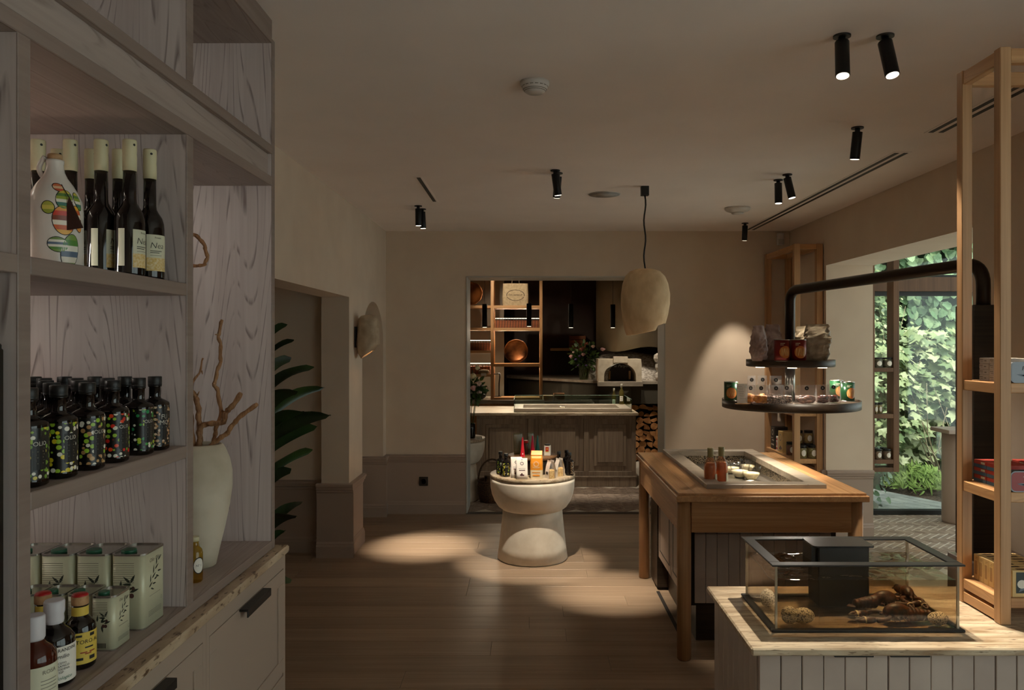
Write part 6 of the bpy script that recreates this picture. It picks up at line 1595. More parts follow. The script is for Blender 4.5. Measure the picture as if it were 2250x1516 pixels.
# pendants over the counter
for u, v0, v1, y, lab in ((1065, 668, 719, 9.1, 'slim black tube pendant over the counter, leftmost'), (1162.5, 667, 717, 9.1, 'slim black tube pendant over the counter, second from the left'), (1254.5, 668, 720, 9.1, 'slim black tube pendant over the counter, third from the left'), (1346.5, 669, 720, 9.1, 'slim black tube pendant over the counter, rightmost')):
    x = PX(u, y); z0, z1 = PZ(v1, y), PZ(v0, y)
    t = thing('tube_pendant', lab, 'lamp', (x, y, BC), 0, 'black tube pendants over the shop counter')
    MB().lathe([(0.027, z0), (0.029, z0 + 0.002), (0.029, z1)], 20, (x, y, 0)).build('tube', M_BLACKM, t)
    MB().lathe([(0.024, z0 - 0.001), (0.024, z0)], 16, (x, y, 0)).build('lens', M_LENS, t)
    MB().tube([(x, y, z1), (x, y, BC)], 0.0025, 6).build('cord', M_BLACK, t)
    lamp('tube_light', 'SPOT', (x, y, z0 - 0.01), (x, y, 0), 30, WARM, spot_size=RAD(80), spot_blend=0.8, shadow_soft_size=0.02)

# ------------------------------------------------------------------ back counter and oak rack
RYB = 10.3
t = thing('back_counter', 'low oak back counter under the oak rack in the back room', 'counter', (-0.5, 10.6, 0))
bx('carcass', M_OAKR, t, -1.5, 0.175, RYB - 0.06, 10.95, 0.0, 0.80)
bx('stone_top', M_STONEG, t, -1.52, 0.195, RYB - 0.09, 10.97, 0.80, 0.848, 0.004)
for a, b in ((-1.2, -0.72), (-0.70, -0.22), (-0.20, 0.15)):
    d = bx('drawer', M_OAKRX, t, a, b, RYB - 0.075, RYB - 0.06, 0.55, 0.78, 0.002)
    bx('pull', M_BLACK, d, (a + b) / 2 - 0.08, (a + b) / 2 + 0.08, RYB - 0.085, RYB - 0.075, 0.735, 0.75)
t = thing('oak_rack', 'tall oak post and board rack standing on the back counter', 'rack', (-0.4, 10.45, 0.848))
p0, p1, p2 = (-0.506, -0.464), (0.137, 0.173), (-1.25, -1.21)
for a, b in (p0, p1, p2):
    for y in (RYB, RYB + 0.30): bx('post', M_OAKR, t, a, b, y, y + 0.04, 0.8485, 2.75, 0.002)
RZL = [2.082, 1.79, 1.493, 1.183]; RZR = [2.082, 1.79, 1.32]
for z in RZR: bx('shelf', M_OAKRX, t, p0[1], p1[0], RYB + 0.002, RYB + 0.338, z - 0.038, z, 0.002)
for z in RZL: bx('shelf', M_OAKRX, t, p2[1], p0[0], RYB + 0.002, RYB + 0.338, z - 0.034, z, 0.002)
bx('foot_board', M_OAKRX, t, p0[1], p1[0], RYB + 0.002, RYB + 0.338, 0.8485, 0.875, 0.002)
for x0, x1, z, e in ((p0[1], p1[0], 1.945, 6.0), (p2[1], p0[0], 1.648, 5.0), (p2[1], p0[0], 1.338, 5.0)):
    bx('led_strip', M_LED, t, x0 + 0.005, x1 - 0.005, RYB + 0.335, RYB + 0.345, z - 0.027, z - 0.019)
for x0, x1, z, e in ((p0[1], p1[0], 2.04, 3.0), (p0[1], p1[0], 1.75, 5.0), (p2[1], p0[0], 1.755, 4.0), (p2[1], p0[0], 1.455, 4.0), (p0[1], p1[0], 1.28, 3.0), (p0[1], p1[0], 2.6, 1.5)):
    lamp('rack_led', 'AREA', ((x0 + x1) / 2, RYB + 0.30, z - 0.012), ((x0 + x1) / 2, RYB + 0.1, z - 0.5), e * 0.8, (1.0, 0.82, 0.58), shape='RECTANGLE', size=(x1 - x0) * 0.9, size_y=0.01)
M_REDW = wood('red brown slats', (120, 62, 34), (160, 92, 54), 'X', 2, 0.5)
def slat_tray(x0, x1, z, label, n_):
    t = thing('slat_tray', label, 'tray', ((x0 + x1) / 2, RYB + 0.2, z), 0, 'slatted wooden trays on the oak rack')
    bx('tray', M_REDW, t, x0, x1, RYB + 0.10, RYB + 0.28, z + 0.0004, z + 0.10, 0.002)
    m0 = None
    for k in range(n_):
        x = x0 + (x1 - x0) * (k + 0.5) / n_
        if m0 is None:
            m0 = MB().box(-0.003, 0.003, -0.004, 0.10, 0.0, 0.125).build('slat', M_DARKOAK, t, True); m0.location = (x - t.location.x, -0.1, 0.002); continue
        inst('slat', m0.data, t, (x - t.location.x, -0.1, 0.002), (0, 0.06, 0))
slat_tray(p0[1] + 0.01, p1[0] - 0.01, 1.79, 'slatted wooden tray on the middle board of the right rack bay', 16)
slat_tray(p2[1] + 0.30, p0[0] - 0.01, 1.493, 'slatted wooden tray on the left rack bay, upper one', 11)
slat_tray(p2[1] + 0.30, p0[0] - 0.01, 1.183, 'slatted wooden tray on the left rack bay, lower one behind the cheese', 9)
M_COPP = noisy('hammered copper', (70, 38, 18), (190, 110, 52), 5, 0.28, 0.7, detail=6, bumpy=0.35, dist=0.01)
def copper(x, z, r, label):
    t = thing('copper_dish', label, 'dish', (x, RYB + 0.14, z), 0, 'hammered copper dishes on the oak rack')
    MB().lathe([(0.0, 0.0), (r * 0.75, 0.006), (r * 0.95, 0.022), (r, 0.04), (r * 0.985, 0.044), (r * 0.92, 0.028), (r * 0.72, 0.014), (0.0, 0.008)], 40, cap=False, wob=lambda a, z: 0.012 * sin(9 * a)).build('dish', M_COPP, t, True)
    o = t.children[0]; o.rotation_euler = (RAD(80), 0, 0); o.location = (0, 0, r * 0.985)
copper(PX(1134, RYB + 0.1), 1.3205, 0.158, 'round hammered copper dish on the lower board of the oak rack')
copper(PX(1034, RYB + 0.1), 2.0825, 0.158, 'round copper dish at the top left of the oak rack, cut by the jamb')
# tote bag
M_CANV = noisy('canvas', (176, 152, 116), (196, 172, 136), 40, 0.85, bumpy=0.1)
tx0, tx1 = PX(1104, RYB), PX(1161, RYB); tz0, tz1 = 2.0825, PZ(622, RYB)
t = thing('tote_bag', 'cream canvas tote bag lettered DELLAFAILLE on the top of the oak rack', 'bag', ((tx0 + tx1) / 2, RYB + 0.10, tz0))
ww = tx1 - tx0
loft([rb_(ww, 0.13, 0.0), rb_(ww * 1.03, 0.14, 0.12), rb_(ww * 0.97, 0.11, tz1 - tz0)], 'bag', M_CANV, t)
for y in (-0.05, 0.04):
    xs = [(-0.05, 0.0), (-0.045, 0.09), (-0.02, 0.15), (0.02, 0.15), (0.045, 0.09), (0.05, 0.0)]
    MB().tube([(x, y, tz1 - tz0 - 0.03 + z) for x, z in xs], 0.012, 6, flat_=0.25).build('handle', M_CANV, t, True)
sf = onplane((0, -0.069, 0.0), (1, 0, 0), (0, 0.02, 1))
M_BINK = flat('brown ink2', (62, 40, 26), 0.7)
decal('oval', ringpoly(0.0, 0.135, 0.112, 0.12, 28, ky=0.6), sf, M_BINK, t, 0.003)
lettering('DELLAFAILLE', 0.036, 0, 0.135, sf, M_BINK, t, 0.003, wscale=0.88)
t = thing('round_cheese', 'small grey cheese wheel with a white price tag on the left rack bay', 'cheese', (PX(1063, RYB), RYB + 0.05, 1.1835))
MB().lathe([(0.06, 0.0), (0.072, 0.012), (0.074, 0.03), (0.066, 0.05), (0.03, 0.058), (0.0, 0.059)], 24).build('rind', noisy('cheese rind', (120, 100, 72), (160, 138, 106), 20, 0.9), t, True)
MB().box(-0.035, 0.035, -0.072, -0.070, -0.022, 0.012).build('price_tag', M_PAPER, t, True)
t = thing('iron_pot', 'dark lidded pot on the left of the back counter', 'pot', (PX(1048, RYB), RYB + 0.14, 0.8485))
MB().lathe([(0.07, 0), (0.11, 0.03), (0.125, 0.09), (0.11, 0.15), (0.10, 0.16), (0.105, 0.165), (0.06, 0.19), (0.015, 0.2), (0.018, 0.22), (0.0, 0.225)], 28).build('pot', M_BLACKM, t, True)
MB().tube([(0.11, -0.03, 0.12), (0.15, -0.04, 0.15), (0.11, -0.03, 0.17)], 0.008, 8).build('handle', M_STEEL, t, True)
t = thing('iron_stand', 'black iron hook stand on the back counter right of the oak post', 'stand', (PX(1092, RYB), RYB + 0.2, 0.8755))
MB().tube([(0.02, 0, 0.0), (0.02, 0, 0.18), (0.03, 0, 0.26), (0.03, 0, 0.31)], 0.008, 8).build('stem', M_BLACKM, t, True)
MB().tube([(-0.05, 0, 0.30), (0.0, 0, 0.305), (0.03, 0, 0.31)], 0.006, 8).build('hook', M_BLACKM, t, True)
MB().lathe([(0.05, 0), (0.05, 0.006)], 20).build('foot', M_BLACKM, t, True)

# ------------------------------------------------------------------ ledge, oven, hood, logs
M_LEDGE = flat('dark green plaster', (72, 66, 54), 0.7)
for k, (x, y, tg, lab, e_) in enumerate(((-0.55, 9.0, (-0.25, 10.3, 2.1), 'added unseen black spotlight in the back room lighting the tote bag', 60), (0.3, 8.1, (0.3, 8.75, 0.4), 'added unseen black spotlight in the back room lighting the counter front, left', 44), (0.95, 8.1, (0.95, 8.75, 0.4), 'added unseen black spotlight in the back room lighting the counter front, right', 44), (1.15, 9.7, (1.3, 10.5, 1.2), 'added unseen black spotlight in the back room lighting the oven', 60), (1.55, 9.6, (1.45, 10.55, 0.4), 'added unseen black spotlight in the back room lighting the firewood', 34))):  # out-of-view lamps added to brighten the back room
    t = thing('ceiling_spotlight', lab, 'spotlight', (x, y, BC), 0, 'black cylinder spotlights on the ceiling')
    c0 = Vector((x, y, BC - 0.03)); d_ = (Vector(tg) - c0).normalized()
    MB().tube([(x, y, BC), c0], 0.012, 10).build('stem', M_BLACK, t); MB().tube([c0, c0 + d_ * 0.12], 0.024, 20).build('housing', M_BLACKM, t)
    MB().tube([c0 + d_ * 0.1202, c0 + d_ * 0.1212], 0.02, 16).build('lens', M_LENS, t)
    lamp('spot_light', 'SPOT', c0 + d_ * 0.13, tg, e_, WARM, spot_size=RAD(46), spot_blend=0.7, shadow_soft_size=0.02)
t = thing('oven_ledge', 'curving dark plaster ledge with stone top at the back of the room', 'ledge', (1.0, 11.4, 0))
poly = [(-0.355, 12.25), (0.20, 11.45), (0.92, 10.62), (1.35, 10.46), (2.60, 10.42), (2.60, 12.65), (-0.355, 12.65)]
MB().prism(poly, 1.045, 1.08, 'Z').build('stone_top', M_STONEG, t)
poly2 = [(-0.33, 12.28), (0.22, 11.49), (0.94, 10.66), (1.36, 10.50), (2.59, 10.46), (2.59, 12.64), (-0.33, 12.64)]
MB().prism(poly2, 0.78, 1.045, 'Z').build('apron', M_LEDGE, t)
MB().prism([(-0.30, 12.3), (0.25, 11.55), (0.92, 10.95), (1.10, 10.9), (1.10, 12.63), (-0.30, 12.63)], 0.0, 0.78, 'Z').build('support', M_GROOVE, t)
bx('niche_back', M_GROOVE, t, 1.12, 2.59, 10.98, 11.0, 0, 0.78)
OYN = 10.40; ox0, ox1 = PX(1315, OYN), PX(1410, OYN); oz0, oz1 = 1.081, PZ(789, OYN)
M_OVEN = noisy('oven plaster', (196, 180, 156), (212, 198, 176), 14, 0.8, bumpy=0.12)
t = thing('pizza_oven', 'white arched stone oven front with dark door on the ledge', 'oven', ((ox0 + ox1) / 2, OYN + 0.3, 1.08))
cx = (ox0 + ox1) / 2; hw = (ox1 - ox0) / 2; ai = hw * 0.74; zs_ = 1.15; ah = PZ(798, OYN) - zs_
inner = [(cx - ai, 1.081)] + [(cx - ai * cos(pi * k / 16), zs_ + ah * sin(pi * k / 16)) for k in range(17)] + [(cx + ai, 1.081)]
outer = []
for x, z in inner:
    if z <= 1.0811: outer.append((ox0 if x < cx else ox1, 1.081)); continue
    a = math.atan2(z - 1.15, x - cx); c_, s_ = cos(a), sin(a)
    k = min(hw / max(abs(c_), 1e-6), (oz1 - 1.15) / max(s_, 1e-6) if s_ > 0 else 9)
    outer.append((cx + k * c_, 1.15 + k * s_))
n = len(inner); y0, y1 = OYN, OYN + 0.42
vs = [(x, y0, z) for x, z in inner] + [(x, y0, z) for x, z in outer] + [(x, y1, z) for x, z in inner] + [(x, y1, z) for x, z in outer]
fs = []
for i in range(n - 1):
    fs += [(i, i + 1, n + i + 1, n + i), (2 * n + i, 2 * n + i + 1, 3 * n + i + 1, 3 * n + i), (i, i + 1, 2 * n + i + 1, 2 * n + i), (n + i, n + i + 1, 3 * n + i + 1, 3 * n + i)]
MB().add(vs, fs).build('arch_front', M_OVEN, t)
bx('sill', M_STONEG, t, ox0 - 0.01, ox1 + 0.01, OYN - 0.05, OYN + 0.055, 1.02, 1.0805, 0.003)
bx('keystone', M_OVEN, t, cx - 0.09, cx + 0.10, OYN - 0.02, OYN + 0.02, oz1 - 0.05, oz1 + 0.035, 0.003)
lettering('P', 0.05, cx, oz1 - 0.006, onplane((0, OYN - 0.021, 0), (1, 0, 0), (0, 0, 1)), M_GREYINK, t, 0.001, local=False) if False else None
dv = [(cx + 0.03 + 0.94 * (x - cx) * 0.82, 1.082 + (z - 1.081) * 0.96) for x, z in inner]
d = MB().prism(dv, OYN + 0.22, OYN + 0.26, 'Y').build('door', flat('oven door', (34, 22, 16), 0.5), t)
for x in (-0.12, 0.15): MB().tube([(cx + x, OYN + 0.19, 1.10), (cx + x, OYN + 0.19, 1.215)], 0.014, 10).build('door_handle', M_OAKZ, d)
def wsurf(o, right, up):
    f = onplane(o, right, up); off = Vector(root_of(d).location)
    return lambda x, y, e: f(x, y, e) - off
lettering('le Panyol', 0.055, 0.04, 0.20, wsurf((cx, OYN + 0.22, 1.08), (1, 0, 0), (0, 0, 1)), M_WINK, d, 0.002, shear=0.3)
M_NEWS = noisy('printed oven cover', (176, 164, 150), (232, 224, 214), 26, 0.7, detail=3, bumpy=0.1, lo=0.42, hi=0.56, stretch=(1, 1, 2.2))
mb = MB().ball((1.45, 11.30, 1.14), 0.56, 28, 14, 0.16, 4, (1.15, 0.95, 0.62))
mb.build('oven_dome', M_NEWS, t)
# hood
M_HOOD = noisy('hood plaster', (150, 136, 112), (158, 144, 120), 5, 0.35, bumpy=0.03)
hx = 1.62; hyc = 11.30; hr = 0.66
t = thing('oven_hood', 'curved olive plaster hood with wavy lower edge above the oven', 'hood', (hx, hyc, BC))
mb = MB(); n = 48; vs = []
for k, (rr, zf) in enumerate(((hr, 0), (hr, 1), (hr - 0.02, 1), (hr - 0.02, 0))):
    for i in range(n):
        a = 2 * pi * i / n; zb = 1.505 + 0.035 * sin(4.2 * a + 0.6)
        vs.append((hx + rr * cos(a), hyc + rr * sin(a), zb if zf == 0 else BC))
mb.add(vs, [(j * n + i, j * n + (i + 1) % n, ((j + 1) % 4) * n + (i + 1) % n, ((j + 1) % 4) * n + i) for j in range(4) for i in range(n)], True)
mb.build('shell', M_HOOD, t)
# sacks of printed flour beside the oven
for k, (x, y, z, lab) in enumerate(((1.86, 10.56, 1.0805, 'printed paper sack leaning right of the oven, lowest'), (1.87, 10.57, 1.21, 'printed paper sack right of the oven, in the middle'), (1.85, 10.58, 1.33, 'printed paper sack right of the oven, on top'))):
    s_ = thing('flour_sack', lab, 'sack', (x, y, z), RAD(8 * k), 'printed flour sacks by the oven')
    loft([rb_(0.30, 0.2, 0.0), rb_(0.34, 0.22, 0.05), rb_(0.33, 0.21, 0.10), rb_(0.26, 0.15, 0.124)], 'sack', M_NEWS, s_)
# firewood: each split log
M_BARK = noisy('bark', (52, 36, 24), (96, 68, 46), 30, 0.9, bumpy=0.5)
M_LOGE = noisy('log end', (150, 96, 52), (206, 148, 92), 12, 0.8, bumpy=0.2)
rl = random.Random(11); cnt = 0
lx0, lx1 = 1.13, 2.0
row = 0; z = 0.01
names_r = ['bottom', 'second', 'third', 'fourth', 'fifth', 'sixth', 'seventh', 'eighth', 'ninth', 'tenth']
while z < 0.68:
    x = lx0 + (0.05 if row % 2 else 0.0); c_ = 0
    while x < lx1 - 0.06 and c_ < 10:
        r_ = rl.uniform(0.034, 0.052); kind = rl.random(); y = 10.55 + rl.uniform(0, 0.05)
        if kind < 0.4: poly = [(r_ * 1.25 * cos(pi * i / 8), r_ * 1.25 * sin(pi * i / 8) - r_ * 0.5) for i in range(9)]
        elif kind < 0.75: poly = [(-r_, -r_ * 0.8)] + [(-r_ + 2.1 * r_ * cos(pi / 2 * i / 6), -r_ * 0.8 + 1.9 * r_ * sin(pi / 2 * i / 6)) for i in range(7)]
        else: poly = [(r_ * cos(2 * pi * i / 10) * (1 + 0.1 * rl.random()), r_ * sin(2 * pi * i / 10)) for i in range(10)]
        a = rl.uniform(-0.6, 0.6) + (pi if rl.random() < 0.4 else 0)
        poly = [(p * cos(a) - q * sin(a), p * sin(a) + q * cos(a)) for p, q in poly]
        mb = MB(); mb.m = 0; k = len(poly)
        mb.add([(p, 0.0, q) for p, q in poly] + [(p, 0.35, q) for p, q in poly], [(i, (i + 1) % k, k + (i + 1) % k, k + i) for i in range(k)])
        mb.m = 1; mb.add([(p, 0.0, q) for p, q in poly] + [(p, 0.35, q) for p, q in poly], [tuple(range(k)), tuple(range(k, 2 * k))])
        zz = z + r_ + rl.uniform(0, 0.018)
        o = mb.build('split_log', [M_BARK, M_LOGE], None, True, merge=False)
        o.location = (x + r_, y, zz)
        tag(o, 'split firewood log, %s row from the floor, %s from the counter end' % (names_r[row], (['first'] + names_r[1:])[c_]), 'log', 'split firewood logs under the oven ledge')
        x += 2.05 * r_ + 0.004; c_ += 1; cnt += 1
    z += 0.082; row += 1

# cardboard boxes
M_KRAFT = noisy('cardboard', (158, 122, 86), (176, 140, 102), 10, 0.85, bumpy=0.03)
t = thing('low_cabinet', 'dark low cabinet behind the shop counter carrying cardboard boxes', 'cabinet', (0.45, 10.55, 0))
bx('body', M_DARKOAK, t, 0.21, 0.84, 10.3, 10.75, 0.0, 0.80, 0.004); bx('top', M_DARKOAK, t, 0.20, 0.85, 10.28, 10.76, 0.80, 0.82, 0.003)
for u0, u1, h_, zz, lab in ((1194, 1215, 0.07, 0.8205, 'low cardboard box on the dark cabinet'), (1217, 1241, 0.10, 0.8205, 'open cardboard box with raised flap on the dark cabinet')):
    x0, x1 = PX(u0, 10.4), PX(u1, 10.4)
    t = thing('cardboard_box', lab, 'box', ((x0 + x1) / 2, 10.5, zz), 0, 'cardboard boxes behind the counter')
    bx('carton', M_KRAFT, t, x0, x1, 10.40, 10.60, zz, zz + h_, 0.002)
    if h_ > 0.08: MB().add([(x0, 10.4, zz + h_), (x0 + 0.004, 10.6, zz + h_), (x0 - 0.02, 10.6, zz + h_ + 0.07), (x0 - 0.03, 10.42, zz + h_ + 0.09)], [(0, 1, 2, 3)]).build('flap', M_KRAFT, t)
    else: MB().box(x0, x1, 10.398, 10.40, zz + h_ * 0.6, zz + h_ * 0.7).build('tape', M_CARDT, t)
t = thing('wall_board_shelf', 'short floating oak shelf on the dark back wall', 'shelf', (PX(1240, 12.5), 12.6, 1.43))
bx('board', M_OAKRX, t, PX(1210, 12.3), PX(1290, 12.3), 12.38, 12.70, PZ(771, 12.3), PZ(765, 12.3), 0.003)
bx('bracket', M_BLACK, t, PX(1248, 12.3), PX(1252, 12.3), 12.5, 12.70, PZ(775, 12.3), PZ(771.2, 12.3))
t = thing('wooden_crate', 'small dark wooden crate on the floating shelf', 'crate', (PX(1268, 12.4), 12.5, PZ(765, 12.3)))
x0, x1, z0, z1 = PX(1252, 12.3), PX(1288, 12.3), PZ(764.8, 12.3), PZ(737, 12.3)
M_CRATE = wood('crate wood', (120, 66, 34), (150, 88, 48), 'X', 1.5, 0.6)
for k in range(3): bx('slat', M_CRATE, t, x0, x1, 12.40, 12.412, z0 + (z1 - z0) * k / 3 + 0.004, z0 + (z1 - z0) * (k + 1) / 3 - 0.004, 0.001)
bx('side', M_CRATE, t, x0, x0 + 0.012, 12.412, 12.62, z0, z1); bx('side', M_CRATE, t, x1 - 0.012, x1, 12.412, 12.62, z0, z1); bx('bottom', M_CRATE, t, x0 + 0.012, x1 - 0.012, 12.412, 12.62, z0, z0 + 0.012)

# flowers
rf = random.Random(21)
M_FL = [flat('pink petal', (222, 168, 168), 0.6), flat('blush petal', (232, 196, 184), 0.6), flat('violet petal', (92, 66, 120), 0.6), flat('russet petal', (150, 84, 66), 0.6), flat('cream petal', (226, 216, 176), 0.6)]
M_FOL = noisy('bouquet leaf', (34, 56, 24), (84, 112, 48), 8, 0.5, bumpy=0)
def leafmesh(name, mat, L=1.0, w_=0.55, heart=False):
    vs = [(0, 0, 0), (w_ / 2 * 0.8, L * 0.22, 0.05), (w_ / 2, L * 0.45, 0.06), (w_ / 2 * 0.6, L * 0.78, 0.03), (0, L, -0.04), (-w_ / 2 * 0.6, L * 0.78, 0.03), (-w_ / 2, L * 0.45, 0.06), (-w_ / 2 * 0.8, L * 0.22, 0.05), (0, L * 0.5, 0)]
    if heart: vs[1] = (w_ / 2 * 0.75, -L * 0.06, 0.04); vs[7] = (-w_ / 2 * 0.75, -L * 0.06, 0.04); vs[2] = (w_ / 2, L * 0.3, 0.06); vs[6] = (-w_ / 2, L * 0.3, 0.06)
    me = bpy.data.meshes.new(name); me.from_pydata(vs, [], [(0, 1, 8), (1, 2, 8), (2, 3, 8), (3, 4, 8), (4, 5, 8), (5, 6, 8), (6, 7, 8), (7, 0, 8)])
    me.materials.append(mat)
    for p in me.polygons: p.use_smooth = True
    return me
def bouquet(c, r, heads, nleaf, label, zlow):
    t = thing('flower_bouquet', label, 'flowers', (c[0], c[1], zlow))
    c = Vector(c)
    mb = MB()
    for k in range(10):
        a = 2 * pi * k / 10; mb.tube([(c.x + 0.02 * cos(a), c.y + 0.02 * sin(a), zlow), (c.x + 0.5 * r * cos(a), c.y + 0.5 * r * sin(a), c.z)], 0.0025, 5)
    mb.build('stems', M_FOL, t, kind='stuff')
    mb = MB(); lm = leafmesh('l', M_FOL)
    for k in range(nleaf):
        d_ = Vector((rf.gauss(0, 1), rf.gauss(0, 1), rf.gauss(0, 0.7))).normalized(); s_ = rf.uniform(0.04, 0.08)
        q = d_.to_track_quat('Y', 'Z').to_matrix() @ Matrix.Rotation(rf.uniform(0, 6), 3, 'Y'); p = c + d_ * r * rf.uniform(0.25, 0.85)
        mb.add([p + q @ (v.co * s_) for v in lm.vertices], [tuple(f.vertices) for f in lm.polygons], True)
    mb.build('foliage', M_FOL, t, kind='stuff', fix=False)
    for (dx, dy, dz, rr, mi) in heads:
        mb = MB(); p = c + Vector((dx, dy, dz))
        for k in range(14):
            d_ = Vector((rf.gauss(0, 1), rf.gauss(0, 1) - 0.3, abs(rf.gauss(0, 0.8)))).normalized()
            mb.ball(p + d_ * rr * 0.55, rr * 0.5, 7, 5, 0.2, k, (1, 1, 0.7))
        mb.ball(p, rr * 0.7, 8, 6)
        mb.build('flower_head', M_FL[mi], t)
    return t
FX, FY = PX(1283, 10.95), 10.98
t = thing('flower_vase', 'clear glass vase on the oven ledge holding the pink bouquet', 'vase', (FX, FY, 1.081))
MB().lathe([(0.05, 0), (0.06, 0.006), (0.07, 0.12), (0.075, 0.19), (0.071, 0.19), (0.066, 0.12), (0.055, 0.012), (0, 0.012)], 28, cap=False).build('glass', glassy('vase glass', (214, 222, 190), 0.8, 0.03, solid=(0.1, (150, 150, 110))), t, True)
bouquet((FX + 0.02, FY, 1.38), 0.26, [(-0.20, -0.1, 0.02, 0.032, 0), (-0.04, -0.18, 0.05, 0.030, 0), (0.10, -0.12, 0.16, 0.03, 1), (0.24, -0.06, 0.12, 0.036, 0), (-0.05, -0.1, 0.12, 0.04, 3), (-0.14, -0.16, -0.02, 0.022, 2), (-0.09, -0.2, 0.03, 0.02, 2), (-0.1, -0.15, -0.10, 0.02, 2), (0.0, -0.2, -0.10, 0.018, 2), (0.02, -0.1, 0.2, 0.024, 3), (-0.17, -0.12, 0.08, 0.02, 1)], 260, 'pink and violet flower bouquet on the oven ledge', 1.10)
VX2, VY2 = PX(1034, 7.98), 7.98
t = thing('black_vase', 'glossy black vase on the far pedestal at the left jamb', 'vase', (VX2, VY2, 0.6292))
MB().lathe([(0.04, 0), (0.048, 0.004), (0.05, 0.02), (0.047, 0.06), (0.05, 0.10), (0.046, 0.15), (0.04, 0.15), (0.04, 0.01), (0, 0.01)], 24, cap=False).build('vase', flat('black glaze', (14, 13, 14), 0.1), t, True)
bouquet((VX2 - 0.01, VY2, 1.12), 0.17, [(0.04, -0.1, 0.14, 0.036, 4), (0.09, -0.08, 0.06, 0.038, 1), (0.05, -0.14, 0.02, 0.034, 0), (0.08, -0.06, 0.22, 0.03, 4), (-0.05, -0.1, 0.1, 0.036, 0), (0.10, -0.04, -0.03, 0.028, 1)], 220, 'tall cream and pink bouquet in the black vase by the jamb', 0.66)
t = thing('name_card', 'small white tent card on the far pedestal', 'card', (PX(1052, 7.86), 7.86, 0.6292), RAD(-30))
MB().add([(-0.035, -0.02, 0), (0.035, -0.02, 0), (0.035, 0, 0.035), (-0.035, 0, 0.035), (0.035, 0.02, 0), (-0.035, 0.02, 0)], [(0, 1, 2, 3), (3, 2, 4, 5)]).build('card', M_PAPER, t, True)
decal('print', [rect(0, 0.02, 0.04, 0.003), rect(0, 0.012, 0.03, 0.002)], onplane((0, -0.02, 0), (1, 0, 0), (0, 0.02, 0.035)), M_GREYINK, t)
# wicker basket of kindling
M_WICK = noisy('wicker', (44, 30, 20), (96, 68, 44), 60, 0.7, detail=2, bumpy=0.6, stretch=(1, 1, 2.5), dist=0.006)
KX, KYB = -0.375, 7.92
t = thing('wicker_basket', 'dark round wicker basket with a hoop handle behind the pedestal table', 'basket', (KX, KYB, 0))
MB().lathe([(0.10, 0), (0.125, 0.01), (0.145, 0.08), (0.15, 0.16), (0.14, 0.21), (0.132, 0.21), (0.14, 0.15), (0.13, 0.05), (0, 0.04)], 32, cap=False, wob=lambda a, z: 0.02 * sin(24 * a)).build('body', M_WICK, t, True)
MB().tube([(0.142 * cos(2 * pi * k / 24), 0.142 * sin(2 * pi * k / 24), 0.212) for k in range(25)], 0.010, 8, cap=False).build('rim', M_WICK, t, True)
MB().tube([(0.14 * cos(pi * k / 16), 0.02, 0.2 + 0.22 * sin(pi * k / 16)) for k in range(17)], 0.009, 8).build('handle', M_WICK, t, True)
for k in range(7):
    a = k * 0.9; o = MB().tube([(KX + 0.08 * cos(a), KYB + 0.08 * sin(a), 0.06), (KX + 0.06 * cos(a + 0.6), KYB + 0.06 * sin(a + 0.6), 0.25 + 0.02 * sin(k * 2.2))], 0.018, 7).build('kindling_stick', [M_BARK], None)
    tag(o, 'thin stick of kindling in the wicker basket', 'stick', 'kindling sticks in the wicker basket')

# ------------------------------------------------------------------ garden beyond the glazing
M_MULCH = noisy('bark mulch', (58, 44, 36), (132, 108, 92), 40, 0.95, detail=3, bumpy=0.6, dist=0.02)
struct(bx('ground_garden', M_MULCH, None, 1.5, 12.0, 7.38, 14.0, -0.2, -0.06))
M_PAV = noisy('paving', (150, 150, 146), (188, 186, 178), 5, 0.8, bumpy=0.1)
pv = struct(bx('ground_path', M_GROOVE, None, 2.6, 4.6, 7.37, 9.6, -0.2, -0.045)) if False else struct(MB().prism([(2.5, 7.38), (4.62, 7.38), (3.6, 9.3), (2.5, 9.8)], -0.2, -0.045, 'Z').build('ground_path', M_GROOVE))
rp = random.Random(8); dv = Vector((-0.47, 0.883)); nv = Vector((0.883, 0.47))
pm = MB().box(-0.2, 0.2, -0.06, 0.06, -0.03, 0.0, 0.004).build('paver', M_PAV, pv, True); PM = pm.data; bpy.data.objects.remove(pm)
for i in range(-14, 3):
    for j in range(-4, 9):
        q = Vector((4.5, 7.4)) + nv * (0.124 * i - 0.06) + dv * (0.41 * (j + 0.5 * (i % 2)))
        edge = 4.62 + (q.y - 7.38) * (3.6 - 4.62) / 1.92
        if 7.42 < q.y < 9.2 and 2.55 < q.x < edge - 0.10:
            inst('paver', PM, pv, (q.x, q.y, -0.02), (rp.uniform(-.01, .01), rp.uniform(-.01, .01), math.atan2(dv.y, dv.x)))
